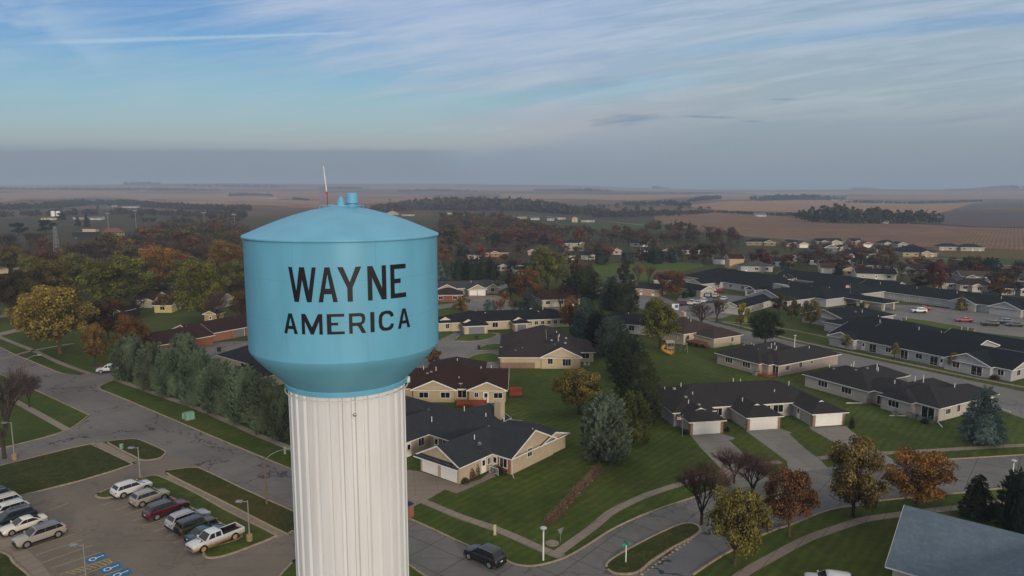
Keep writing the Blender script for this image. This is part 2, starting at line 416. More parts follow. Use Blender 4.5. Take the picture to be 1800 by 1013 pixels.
def opening(par, side, c, a, z, w, h, kind='w', sub=True):
    """a = coordinate along the wall of the opening's centre, c = wall plane"""
    if side in 'nw': a = -a
    f = SIDE[side]
    mb = MB()
    def bx(m, a0, a1, z0, z1, o0, o1, mi=0):
        vs = [f(a0, c, z0, o0), f(a1, c, z0, o0), f(a1, c, z1, o0), f(a0, c, z1, o0), f(a0, c, z0, o1), f(a1, c, z0, o1), f(a1, c, z1, o1), f(a0, c, z1, o1)]
        m.add(vs, [(0, 1, 5, 4), (1, 2, 6, 5), (2, 3, 7, 6), (3, 0, 4, 7), (4, 5, 6, 7)], mi)
    t = .09
    if kind in ('w', 's', 't'):
        n = {'w': 2, 's': 2, 't': 3}[kind]
        bx(mb, a-w/2-t, a+w/2+t, z+h, z+h+t, -.02, .06); bx(mb, a-w/2-t, a+w/2+t, z-t, z, -.02, .08)
        for i in range(n+1):
            x = a-w/2+w*i/n; q = t if i in (0, n) else t*.5
            x0 = x-q if i == 0 else (x if i == n else x-q/2)
            bx(mb, x0, x0+q, z, z+h, -.02, .055)
        o = mb.build('window' if kind != 's' else 'patio_door', M['white'], par)
        g = MB(); bx(g, a-w/2, a+w/2, z, z+h, -.02, .025)
        g.build('pane', M['dark'], o)
    elif kind == 'd':
        bx(mb, a-w/2, a+w/2, z, z+h, -.02, .05); o = mb.build('door', M['door'], par)
        if sub:
            g = MB(); bx(g, a-w/2+.2, a+w/2-.2, z+h*.5, z+h*.88, .05, .06); g.build('door_glass', M['dark'], o)
    elif kind == 'g' or kind == 'G':
        mt = M['door'] if kind == 'g' else plain('grey garage door', '6d6f74', .6)
        nn = 4
        for i in range(nn): bx(mb, a-w/2, a+w/2, z+h*i/nn+.012, z+h*(i+1)/nn-.012, -.02, .05)
        bx(mb, a-w/2, a+w/2, z, z+h, -.02, .03)
        o = mb.build('garage_door', mt, par)
        if sub:
            g = MB(); bx(g, a-w/2-.12, a-w/2, z, z+h+.12, -.02, .07); bx(g, a+w/2, a+w/2+.12, z, z+h+.12, -.02, .07); bx(g, a-w/2, a+w/2, z+h, z+h+.12, -.02, .07)
            g.build('door_trim', M['white'], o)
    elif kind == 'b':      # brick veneer
        bx(mb, a-w/2, a+w/2, z, z+h, -.02, .09); o = mb.build('brick_facing', brick('8a4a34'), par)
    elif kind == 'B':
        bx(mb, a-w/2, a+w/2, z, z+h, -.02, .09); o = mb.build('brick_facing', brick('8a6a50'), par)
    return o
def building(name, label, cat, org, ang, wings, wall, roof, opens=(), vents=(), chim=(), group=None, ov=.5, pit=PIT, trim=None):
    """wings: (u0,u1,v0,v1,roof kind[,eave][,pitch]); opens: (side,c,a,z,w,h,kind)"""
    t = thing(name, label, cat, (org[0], org[1], org[2] if len(org) > 2 else 0), R(ang), group)
    wm = MB(); rm = MB()
    for k, w in enumerate(wings):
        ze = (w[5] if len(w) > 5 else 2.5)+k*.006; pt = w[6] if len(w) > 6 else pit
        e = k*.004
        a = (w[0]-e, w[1]+e, w[2]-e, w[3]+e)
        if not (len(w) > 7): wall_geo(wm, *a, w[4], ze, pt, ov)
        roof_geo(rm, *a, w[4], ze, pt, ov)
    if wm.f: wm.build('wall', siding(wall), t)
    ro = rm.build('roof', [shingle(roof), trim or M['white']], t)
    for o in opens: opening(t, *o)
    for (u, v, z, h) in vents:
        m = MB(); m.tube((u, v, z-.4), (u, v, z+h), .07, n=6); m.build('vent_pipe', M['white'], ro)
    if len(vents) > 3:
        for q, (u, v, z, h) in enumerate(vents[:4]):
            m = MB(); a = u+1.6*(-1 if q % 2 else 1); m.box((a-.22, v-.9, z-.45), (a+.22, v-.5, z-.12)); m.build('roof_vent', M['steel'], ro)
    for (u, v, z0, z1, w, d) in chim:
        m = MB(); m.box((u-w/2, v-d/2, z0), (u+w/2, v+d/2, z1)); m.box((u-w/2-.06, v-d/2-.06, z1), (u+w/2+.06, v+d/2+.06, z1+.12)); m.tube((u, v, z1+.1), (u, v, z1+.45), .14)
        m.build('chimney', siding('b5a48e'), ro)
    return t
def fr(A, B):
    a = P(*A); b = P(*B); return a, math.degrees(math.atan2(b.y-a.y, b.x-a.x))
def railing(par, pts, h=1., name='railing', mat=None, z=0., step=.25):
    mb = MB()
    for i in range(len(pts)-1):
        a = Vector((pts[i][0], pts[i][1], z)); b = Vector((pts[i+1][0], pts[i+1][1], z)); L = (b-a).length; n = max(1, int(L/step))
        mb.tube(a+Vector((0, 0, h)), b+Vector((0, 0, h)), .04, n=4); mb.tube(a+Vector((0, 0, .15)), b+Vector((0, 0, .15)), .025, n=4)
        for k in range(n+1):
            p = a.lerp(b, k/n); mb.tube(p, p+Vector((0, 0, h)), .035 if k in (0, n) else .02, n=4, cap=False)
    return mb.build(name, mat or M['wood'], par)
BG_G = {}
def bgh(x0, x1, yb, roof, wall, label, ang=0, dep=9, fg=None, doors=None, storey=1, kind='gu', name='house', cat='house', wins=True, pit=.42, ze=None):
    a = P(x0, yb); b = P(x1, yb); W = (b-a).length
    c = (a+b)/2
    wings = []
    z = ze or (2.5 if storey == 1 else 5.0)
    wings.append((-W/2, W/2, 0, dep, kind, z, pit))
    if fg:
        for g in fg: wings.append((-W/2+W*g[0], -W/2+W*g[1], -1.8, dep*.55, 'gv', z, pit))
    op = []
    rr = random.Random(int(x0*7+yb))
    def front(u):
        if fg:
            for g in fg:
                if -W/2+W*g[0] < u < -W/2+W*g[1]: return -1.8-.01
        return -.004
    n = max(1, int(W/4.2))
    used = []
    if doors:
        for d in doors:
            u = -W/2+W*d[0]; op.append(('s', front(u), u, .03, d[1], 2.1, 'g')); used.append((u-d[1]/2-.5, u+d[1]/2+.5))
    if wins:
        for i in range(n):
            u = -W/2+W*(i+.5)/n+rr.uniform(-.3, .3)
            if any(p < u+.6 and u-.6 < q for p, q in used): continue
            k = 'w' if rr.random() > .25 else 'd'
            op.append(('s', front(u), u, .95 if k == 'w' else .03, 1.5 if k == 'w' else .95, 1.1 if k == 'w' else 2.0, k))
            if storey > 1: op.append(('s', front(u), u, 3.4, 1.3, 1.2, 'w'))
    ox = []
    return building(name, label, cat, (c.x, c.y, terr(c.x, c.y)), ang, wings, wall, roof, op, ov=.45)
# ---- the named near buildings
def near_buildings():
    # slate-roofed units beside the tower
    o = (-7.2, 92.8)
    h = building('house', 'beige double-garage house with slate grey roof and brick entry beside the tower', 'house', o, -39,
        [(-7.6, 0, 0, 10, 'gv', 2.55, .5), (-31, 3.5, 6.9, 17, 'gu', 2.55, .5), (-20.5, -12.9, 1.5, 10, 'gv', 2.55, .5), (-5, 3.3, 14, 20.6, 'gu', 2.3, .3), (-16, -8, 12, 20, 'gvb', 2.5, .36)],
        'b3a48d', '3c4046',
        [('s', 0, -5.7, .03, 2.75, 2.1, 'g'), ('s', 0, -2.0, .03, 2.75, 2.1, 'g'), ('s', 6.896, 2.3, .05, 2.3, 2.35, 'b'), ('s', 6.80, 2.2, .9, 1.3, 1.25, 'w'),
         ('e', 0, 5.0, .05, .95, 2.1, 'd'), ('e', 0, 6.2, 1., .6, .9, 'w'), ('e', 3.5, 11.2, 1.5, 1.0, 1.2, 'w'), ('s', 6.896, .55, .05, .95, 2.1, 'd'),
         ('s', 6.896, -9.3, .05, 2.6, 2.35, 'b'), ('s', 6.80, -9.1, .9, 1.3, 1.25, 'w'), ('s', 6.896, -11.3, .05, .95, 2.1, 'd'), ('e', -12.9, 5.2, 1., 1.1, 1.3, 'w'), ('e', -12.9, 2.6, .05, .95, 2.1, 'd')],
        [(-2.6, 6, 4.3, .5), (-14, 8.6, 4., .5), (1, 15.2, 3.6, .5), (-3, 13.2, 4.9, .6), (-6.5, 13, 4.9, .6), (-12, 14, 4.8, .5)],
        [(-8.5, 18.7, 2.5, 5.6, 1.3, 1.1)])
    railing(h, [(.6, 5.6), (2.2, 5.6)], 1., 'railing', M['white'])
    m = MB(); m.poly([(-8.1, -.9, 2.38), (.5, -.9, 2.38), (.5, -.1, 2.72), (-8.1, -.1, 2.72)]); m.box((-8.1, -.93, 2.22), (.5, -.89, 2.38), 1); m.build('eave_skirt', [shingle('3c4046'), M['white']], h)
    m = MB(); m.tube((3.6, 7.0, 2.4), (3.6, 7.0, .2), .05); m.tube((3.6, 7., .2), (4.6, 6.2, .06), .05); m.build('downspout', M['white'], h)
    # brown roofed house
    h = building('house', 'cream house with dark brown roof, two gables and red deck, behind the slate roofs', 'house', (-20.5, 131.6), -1,
        [(-12, 19.3, 0, 11, 'ghr', 2.5, .42), (1.8, 9.6, -.9, 6, 'gv', 2.5, .42), (12.4, 19.2, -1.1, 6, 'gv', 2.5, .42), (2.8, 14.3, 6, 20.5, 'hip', 2.5, .42)],
        'b2a285', '3f2a28',
        [('s', -.91, 3.8, .9, 1.7, 1.05, 'w'), ('s', -.91, 7.9, .9, 1.7, 1.05, 'w'), ('s', -.004, 11., .7, 1.6, 1.4, 'w'), ('s', -1.11, 13.8, 1.1, .7, .9, 'w'), ('s', -1.11, 15.6, .05, 1.0, 2.1, 'd'), ('s', -1.11, 17.9, .95, 1.6, 1., 'w'), ('s', -.004, -2.5, .9, 1.5, 1.1, 'w')],
        [(-1.5, 4.5, 4.6, .9), (.5, 4.2, 4.6, .8), (3, 5.0, 4.8, .8), (5.5, 4.6, 4.6, .9), (16.3, 5.8, 4.8, .7), (14.3, 5.4, 4.8, .6), (10.2, 2.6, 3.7, .4), (9, 12, 5, .4), (-4, 6, 4.8, .3)])
    m = MB(); m.box((10.2, -3.8, .1), (15.8, -1.2, .55)); m.box((13.8, -4.7, 0), (15.6, -3.8, .25)); m.build('deck', M['wood'], h)
    railing(h, [(10.2, -3.7), (15.8, -3.7), (15.8, -1.2)], .8, z=.55)
    m = MB(); m.box((19.9, 3, .1), (22.4, 5.6, .45)); m.box((19.9, 5.6, .1), (22.4, 5.7, 1.2)); m.build('side_deck', M['wood'], h)
    m = MB(); m.tube((5.5+5.3, -.6, 2.9), (10.8, -.6, 3.4), .03); m.lathe([(0, 3.45), (.35, 3.5), (.42, 3.6)], 10, (10.8, -.6)); m.build('satellite_dish', M['steel'], h)
    # cream gable house
    building('house', 'cream house with brown roof, big gable and box bay window over the lawn', 'house', (-2.6, 156.3), 0,
        [(9.2, 18.0, -.2, 21, 'gvf', 2.6, .48), (0, 12, .1, 9, 'ghr', 2.6, .42), (.2, 10.5, 11, 24, 'ghr', 2.6, .42), (16, 21.6, 6, 18, 'hip', 2.4, .42), (5, 16, 14, 30, 'hip', 2.6, .45)],
        'bcab8d', '40383a',
        [('s', .1, 3.9, .05, 7.7, 1.3, 'B'), ('s', -.2, 11.2, 1.1, 1.1, 1.2, 'w'), ('s', -.2, 14.9, .7, 1.8, 1.5, 't'), ('s', 6, 19.7, .9, 1.8, 1.2, 'w')],
        [(13.4, 6.5, 4.9, .6), (13.6, 9.5, 4.9, .7), (14, 12, 4.9, .5), (5, 3, 3.9, .3), (13.6, 16, 5, .4)])
    # trio of garages
    W3 = [(0, 5.6, 0, 9, 'gvf', 2.3, .4), (-.3, 27.5, 6.5, 18, 'hip', 2.5, .4), (10.3, 16.1, .4, 9, 'gvf', 2.3, .4), (22.2, 28.1, .3, 9, 'gvf', 2.3, .4), (-1.0, 6, 4.5, 10, 'hip', 2.5, .4)]
    W3 = [(a[0], a[1], a[2], 14 if a[1]-a[0] < 6.5 and i != 4 else a[3], 'hip' if i in (0, 2, 3) else a[4])+a[5:] for i, a in enumerate(W3)]
    h = building('house', 'grey three-unit house with dark hip roof and three white double garage doors facing the driveways', 'house', (29.3, 112.4), 10, W3, 'a39d98', '3a3838',
        [('s', 0, 2.8, .03, 4.8, 2.1, 'g'), ('s', .4-.008, 13.2, .03, 4.8, 2.1, 'g'), ('s', .3-.012, 25.15, .03, 4.8, 2.1, 'g'), ('s', 6.5-.004, 7.6, .8, 2.2, 1.3, 't'), ('s', 6.5-.004, 19.4, .8, 1.9, 1.3, 'w'), ('s', 6.5-.004, 17.4, .8, .9, 1.3, 'w'),
         ('w', -.3-.004, 11, .9, 1.2, 1.1, 'w'), ('w', -.3-.004, 14.5, .9, 1.2, 1.1, 'w'), ('w', 22.2-.012, 4.6, .05, .95, 2.1, 'd'), ('e', 5.6, 3, 1, .6, .6, 'w')],
        [(2.2, 6, 3.6, .5), (4.5, 9.5, 4., .4), (1.5, 15, 3.4, .5), (3.8, 13, 4.6, .5), (12.2, 6, 3.6, .4), (14, 13, 4.7, .8), (15.6, 13.3, 4.7, .5), (24, 11, 4.6, .4), (20, 9, 3.8, .4)])
    for u in (-.05, 5.25, 10.25, 15.75, 22.15, 27.75):
        v = {0: 0, 1: .4, 2: .3}[0 if u < 8 else 1 if u < 18 else 2]
        m = MB(); m.box((u-.02, v-.1, 0), (u+.42, v+.5, 2.15)); m.build('brick_pier', brick('8d6a58'), h)
    for u, v in ((2.8, 2.4), (13.2, 2.8), (25.2, 2.7)):
        m = MB(); m.poly([(u-1, v, 3.3), (u+1, v, 3.3), (u, v, 3.78)]); m.poly([(u-1, v, 3.3), (u, v, 3.78), (u, v+1.3, 3.78)], 1); m.poly([(u+1, v, 3.3), (u, v+1.3, 3.78), (u, v, 3.78)], 1)
        m.build('gablet', [M['white'], shingle('3a3838')], h)
    # R2
    h = building('house', 'taupe L-shaped house with dark hip roof and red deck, right of the play set', 'house', (57.5, 149.4), -59,
        [(-15, -3.2, -2.6, 8, 'hip', 2.5, .42), (-7.8, 0, 0, 20.5, 'hip', 2.5, .42), (-15, -7, 3, 16, 'hip', 2.5, .42), (-7, -1.5, -1.5, 6, 'hip', 2.5, .42)],
        'a0948c', '39383a',
        [('s', -2.6, -11.5, .95, 2.1, 1.1, 't'), ('s', -2.6, -6.5, .95, 2.1, 1.1, 't'), ('s', -.01, -.8, .1, 1.4, 2.0, 's'), ('e', 0, 2.8, 1.0, 1.4, 1., 't'), ('e', 0, 7.2, 1.0, .9, 1.2, 'w'), ('e', 0, 11, 1.4, .7, .7, 'w')],
        [(-9, 2.5, 4.6, .5), (-10.5, 3.5, 4.6, .5), (-7, 6, 4.5, .8), (-6, 6.5, 4.4, .4), (-3, 14, 4.1, .4), (-8.5, 9, 4.6, .4)])
    railing(h, [(-3.1, -2.9), (-.1, -2.9), (-.1, -.4)], .9); railing(h, [(-3.1, -2.2), (-3.1, -2.9)], 1.3)
    m = MB(); m.box((-3.1, -2.9, .05), (-.1, -.1, .16)); m.build('deck', M['wood'], h)
    railing(h, [(-18, -2.), (-18, 1.4), (-15.2, 1.4)], 1., mat=plain('dark red deck', '5c2a22'))
    # R3
    h = building('house', 'long pale house with stepped dark hip roofs and two porches behind the blue spruce', 'house', (73.8, 119.1), -61,
        [(-26.5, -12.6, -1., 9.5, 'hip', 2.5, .42), (-9.6, 0, .2, 11, 'hip', 2.5, .42), (-24, -16, 2, 16.5, 'hip', 2.5, .42), (-12, -6.4, 2, 16.5, 'hip', 2.5, .42), (-6.4, .02, 2, 18, 'hip', 2.5, .42), (-16, -6, .6, 9, 'hip', 2.5, .42), (-9.6, -4.2, -1.3, 6, 'hip', 2.5, .42)],
        'b1a9a2', '38373a',
        [('s', -1, -22.3, .95, 2.1, 1.1, 't'), ('s', -1, -17, .95, 2.1, 1.1, 't'), ('s', -1.31, -7.2, .95, 2.0, 1.1, 't'), ('s', .19, -1.8, .1, 2.2, 2., 's'), ('s', .55, -11, .1, 1.2, 2., 's'),
         ('e', .04, 3, 1., 1.4, .9, 't'), ('e', .04, 6.2, .9, .9, 1.3, 'w'), ('e', .04, 9.2, 1.3, .7, .7, 'w'), ('e', .04, 14.8, .03, 4.6, 2.1, 'g')],
        [(-24, 3, 4.3, .4), (-20, 5, 4.9, 1.), (-20, 4.2, 4.9, .5), (-17, 8, 4.8, .9), (-16.4, 7.5, 4.7, .5), (-8, 6, 4.9, .6), (-6.8, 6.6, 4.9, 1.1), (-3, 10, 4.4, .4), (-10, 3, 4.4, .3)])
    for pts, mt in (([(-12.5, -1.2), (-9.7, -1.2)], plain('dark red deck', '5c2a22')), ([(-4.1, -2.2), (0, -2.2), (0, -.1)], M['black'])): railing(h, pts, 1., mat=mt)
    railing(h, [(-29.2, -1.), (-29.2, 2.4), (-26.8, 2.4)], 1.2, mat=plain('dark red deck', '5c2a22'))
    m = MB(); m.box((-4.1, -2.3, .04), (.1, 0, .12)); m.build('patio', M['walk'], h)
    for a, b in (((-13, -1.6), (-14.6, -4.2)), ((-4.4, -1.9), (-6, -4.2)), ((.2, -.2), (2.2, -2.2)), ((.3, 18), (3.3, 17))):
        m = MB(); m.tube((a[0], a[1], .12), (b[0], b[1], .08), .08); m.build('downspout', M['white'], h)
    # R5 cream house with deck
    h = building('house', 'cream house with brown roof, white chimney and raised wooden deck behind the play set', 'house', (45.2, 191.3), -59,
        [(-5, 8.6, -6, 7.5, 'hip', 2.9, .4), (8.3, 15.4, -2.2, 7.6, 'hip', 2.5, .42)], 'b8ad97', '4b3f3c',
        [('e', 8.6, -4.5, 1.2, 1., 1.2, 'w'), ('s', -6, 6, 1.2, .7, 1.2, 'w'), ('s', -6, 3, 1.2, .7, 1.2, 'w'), ('e', 8.6, -.5, 1., 1., 2., 'd'), ('e', 15.4, 4.5, 1., .8, 1.1, 'w')],
        [(3, 1, 5.3, .5), (4.5, .5, 5.3, .4)], [(-2, 4, 3, 6.1, 1.6, .8)])
    m = MB(); m.box((9, -5.5, 1.0), (13.5, -2.4, 1.15))
    for p in ((9.2, -5.3), (13.3, -5.3), (13.3, -2.6), (11.2, -5.3)): m.box((p[0]-.08, p[1]-.08, 0), (p[0]+.08, p[1]+.08, 1.))
    for i in range(6): m.box((13.5+i*.35, -4.2, .85-i*.17), (13.9+i*.35, -3., .95-i*.17))
    m.build('deck', M['brownw'], h); railing(h, [(9, -5.4), (13.5, -5.4), (13.5, -4.3)], 1., mat=M['brownw'], z=1.15)
    # bottom right roof
    building('house', 'large blue-grey shingle roof with white rake board, cut by the bottom right frame edge', 'house', (38.2, 66.8), -39,
        [(0, 34, 0, 15, 'gu', 2.6, .44), (4.5, 19.5, -11, 8, 'gv', 2.6, .44)], 'c9c3b6', '6f8090', [('w', 0, 4, .9, 1.3, 1.2, 'w'), ('s', 0, 2.2, .9, 1.2, 1.1, 'w')], [(14, 9, 5.4, .7), (15.4, 9, 5.4, .6)], ov=.6)
    # dark roof behind the pines
    building('house', 'dark roofed house mostly hidden between the pine row and the water tower', 'house', P(432, 668).to_tuple()[:2], -39,
        [(-16, 8, 3, 14, 'hip', 2.5, .42), (0, 9, -2, 10, 'hip', 2.5, .42)], 'b5ab98', '2f3038', [('w', 0, .5, 1, 1, 1.2, 'w')], [(-4, 8, 4.7, .5), (-1, 8, 4.7, .4)])
    # long brown roof with brick garages, left of the tower
    o, a = fr((352, 606), (434, 590))
    h = building('house', 'long low brown-roofed row with orange brick piers and grey garage doors, left of the tower', 'house', o.to_tuple()[:2], a,
        [(-16, 2, -2.5, 9, 'ghr', 2.4, .36), (-1, 30, 0, 12, 'gu', 2.4, .36)], '8e5a3c', '3b2826',
        [('s', 0, 11.6, .03, 3.2, 2.1, 'G'), ('s', 0, 16.4, .03, 3.4, 2.1, 'G'), ('s', 0, 21.2, .03, 3.4, 2.1, 'G'), ('s', 0, 6.2, .05, 6.6, 2.3, 'b')],
        [(-5, 2.5, 4, .3), (-.5, 5, 4, .5), (.8, 5, 4, .4), (9, 7, 4.2, .4), (14, 5, 4.2, .3)])
    for u in (2.3, 9.6, 13.9, 18.8):
        m = MB(); m.box((u-.3, -.5, 0), (u+.3, .1, 2.3)); m.build('brick_pier', brick('8f5434'), h)
    # dark navy roof ranch with gablets (mid)
    o, a = fr((862, 580), (983, 584))
    h = building('house', 'cream ranch with navy black roof and four white gablets at the turning circle', 'house', P(880, 581).to_tuple()[:2], 12,
        [(-14, 22, 1.5, 12, 'hip', 2.5, .38), (-11, -4.5, -4, 8, 'hip', 2.4, .38), (3.5, 7.5, -3.2, 5, 'hip', 2.4, .38), (-17.5, -10, 2, 10, 'hip', 2.4, .38)],
        'b7a88c', '23262d', [('s', -4.01, -7.6, .03, 4.6, 2.1, 'G'), ('s', -3.21, 5.5, .03, 2.6, 2.1, 'G'), ('s', 1.49, -1.3, .7, 1.6, 1.4, 'w'), ('s', 1.99, -15, .8, 1., 1.3, 'w')]
        + [('s', 1.49, 9+i*1.9, 1., 1., 1., 'w') for i in range(7)], [(2, 7, 4.4, .5), (14, 6, 4.4, .8), (-6, 8, 4.4, .5), (8, 7, 4.4, .4)])
    for u, v, z in ((-15.5, 3, 3.0), (-9.5, -1.5, 2.95), (-3.5, 5.5, 3.5), (5, -1, 2.9), (10.5, 7, 4.0)):
        m = MB(); s = 1.7; m.poly([(u-s, v, z), (u+s, v, z), (u, v, z+.95)]); m.poly([(u-s, v, z), (u, v, z+.95), (u, v+2.6, z+.95)], 1); m.poly([(u+s, v, z), (u, v+2.6, z+.95), (u, v, z+.95)], 1)
        m.build('gablet', [siding('cfc7b8'), shingle('23262d')], h)
    # H1 grey roof with two garages
    building('house', 'beige house with grey roof and twin white garage doors in its gable, beside the tank', 'house', P(826, 521).to_tuple()[:2], 14,
        [(-.5, 6.2, 0, 12, 'gv', 2.5, .5), (-11, 10, 5, 14, 'gu', 2.5, .45), (-12.5, -4.5, 2, 12, 'gv', 2.5, .45), (7.5, 12, 4, 12, 'gv', 2.5, .5)], 'a39986', '4a4a50',
        [('s', 0, 1.3, .03, 2.7, 2.1, 'g'), ('s', 0, 4.5, .03, 2.7, 2.1, 'g'), ('s', 3.99, 9.7, .9, 1.2, 1.3, 'w')], [(2, 8, 4.4, .5)])
    # navy roof, right of pine column
    building('house', 'pale grey house with navy roof just right of the dark pine column', 'house', P(1075, 583).to_tuple()[:2], -30,
        [(-6, 18, 0, 11, 'hip', 2.6, .36)], 'a9a9ac', '20242e', [('s', 0, 6, .9, 1.6, 1.4, 'w'), ('s', 0, 12, .9, 1.2, 1.2, 'w')], [(3, 5, 4.5, .5)])
    return
def complex_():
    o = (83.2, 182.5)
    wl = 'a7a7a8'; rf = '1c252b'
    ops = [('s', -.3, 3.7, .9, .8, 1.2, 'w'), ('s', 0, 9.5, .1, .9, 2., 'd'), ('s', 0, 12, .1, 1.8, 2., 's'), ('s', 0, 16, .9, 1.3, 1.1, 'w'), ('s', 0, 20, .1, 1.7, 2., 's'), ('s', 0, 23.5, .9, 1.5, 1.1, 'w'), ('s', 0, 27, .1, 1.7, 2., 's'), ('s', 0, 28.7, .1, .9, 2., 'd'),
           ('s', -1.2, 32.5, .9, 1.4, 1.2, 'w'), ('s', -1.2, 36.8, .1, 2.2, 2., 's'), ('s', 0, 41, .9, 1.2, 1.2, 'w'), ('s', 0, .3, .9, 1., 1.2, 'w'), ('e', 43, 3, .9, 1.3, 1.2, 'w'), ('e', 43, 8, .9, 1.6, 1.2, 'w')]
    ops += [('s', 20.5, 24+i*7, .9, 1.4, 1.1, 'w') for i in range(5)] + [('w', -24, 22.5, .9, 1.2, 1.2, 'w'), ('w', -24, 26, .1, 1.6, 2., 's'), ('s', 20, -20, .9, 1.2, 1.2, 'w'), ('s', 20, -14, .1, 1.6, 2., 's')]
    h = building('care_home', 'sprawling grey care home, near wings along the right street under near-black roofs', 'care home', o, -60,
        [(0, 43, 0, 15.5, 'gu', 2.5, .30), (1, 7.8, -1.6, 8, 'gv', 2.5, .4), (30, 39.5, -1.2, 8, 'gv', 2.5, .4), (17, 62, 20.5, 31.5, 'gu', 2.5, .3), (5, 30, 9, 21, 'gu', 2.9, .3), (-24, -9, 20, 42, 'gvf', 2.5, .3), (-12, 17, 14, 31, 'hip', 2.5, .25)],
        wl, rf, ops, [(-16, 32, 4.4, .5), (-8, 25, 5.2, .5), (-3, 25, 4.3, .5), (5, 25, 5.2, .5), (2, 18, 4.6, .4), (20, 15, 4.9, .4), (15, 14, 5.2, .4), (19, 26, 4.7, .5), (20, 27, 4.7, .4), (4, 24.5, 4.4, .4), (-16, 28, 4.4, .5)])
    railing(h, [(8, -1.6), (29, -1.6)], 1., mat=M['steel'], step=.5); railing(h, [(39.5, -2.4), (30, -2.4)], 1., mat=M['steel'], step=.5)
    # back range
    ops = [('s', 55, -66.8-i*6.2, .9, 1.4, 1.1, 'w') for i in range(1, 7)]+[('s', 41.99, -93.5, .9, 1.5, 1.1, 'w')]
    ops += [('s', 86, -48+i*5.5, .1 if i % 3 == 0 else .9, 1.8, 2. if i % 3 == 0 else 1.1, 's' if i % 3 == 0 else 'w') for i in range(14)]
    ops += [('s', 86, 33+i*5, .03, 4.2, 2.1, 'g') for i in range(3)]
    h = building('care_home', 'back range of the care home with long near-black roofs, enclosing both car parks', 'care home', o, -60,
        [(-113, -66, 55, 76, 'hip', 2.6, .36), (-97.5, -89.5, 43, 60, 'gv', 2.5, .36), (-70.5, -66, 47, 56, 'gv', 2.7, .45, 1), (-59, -43, 35.5, 58, 'gvf', 2.5, .36), (-70, -38, 50, 70, 'hip', 2.7, .3), (-66, -40, 66, 88, 'hip', 2.7, .3), (-92, -40, 88, 103, 'gu', 2.5, .36), (-52, 60, 86, 101, 'gu', 2.5, .32), (-15.5, -7.5, 84.4, 92, 'gv', 2.5, .4), (-3, 6, 84.4, 92, 'gv', 2.5, .4), (-84, -77, 71, 82, 'gv', 3.6, .45)],
        wl, rf, ops, [(-90+i*9, 66+(i % 3)*2, 6., .5) for i in range(4)]+[(-60+i*5, 58+(i % 2)*3, 5., .5) for i in range(4)]+[(-45+i*7, 91+(i % 2)*2, 4.7, .5) for i in range(9)])
    m = MB()
    for u, v in ((-70.3, 47.1), (-66.2, 47.1)): m.box((u-.25, v-.25, 0), (u+.25, v+.25, 2.6))
    m.build('porch_column', M['white'], h)
    # entrance canopy
    ca = building('entrance_canopy', 'drive-through entrance canopy with dark roof on cream pillars at the round car park', 'canopy', o, -60, [(-39, -23.2, 59.5, 66.5, 'hip', 2.6, .3, 1)], wl, rf)
    for u, v in ((-38.2, 60.3), (-33, 60.3), (-30, 60.3), (-24, 60.3), (-24, 65.7), (-33, 65.7)):
        m = MB(); m.box((u-.4, v-.4, 0), (u+.4, v+.4, 2.5)); m.build('pillar', siding('bdae93'), ca)
    building('garage', 'grey garage block with dark roof and blank gable beside the first car park', 'garage', P(1231, 523).to_tuple()[:2], -60, [(-12, 0, 0, 7, 'gu', 2.4, .4)], 'ada79b', rf, [('n', 7, -3, .03, 2.7, 2.1, 'g')])
    building('garage', 'long white garage row with dark roof edging the first car park, nearest the street', 'garage', (71.2, 226.5), 48, [(0, 29, -3, 4, 'gu', 2.3, .4)], 'b6b2ab', rf, [('s', -3, 4+i*4.2, .5, .8, .8, 'w') for i in range(6)])
    for (x, y, s) in ((1368, 516, 1.3), (1386, 519, 1.), (1400, 503, .9)):
        pass
    t = thing('rooftop_unit', 'pair of silver air handling units on the dark care home roof', 'roof unit', P(1368, 503, 5).to_tuple(), R(-60))
    m = MB(); m.box((-1.6, -1, -1.2), (1.6, 1, .8)); m.build('casing', M['steel'], t)
    m = MB(); m.tube((2, 0, .2), (4.2, 0, .2), .7, n=10); m.tube((4.2, 0, .2), (4.6, 0, -.8), .65, n=10); m.build('duct', M['steel'], t)
near_buildings(); complex_()
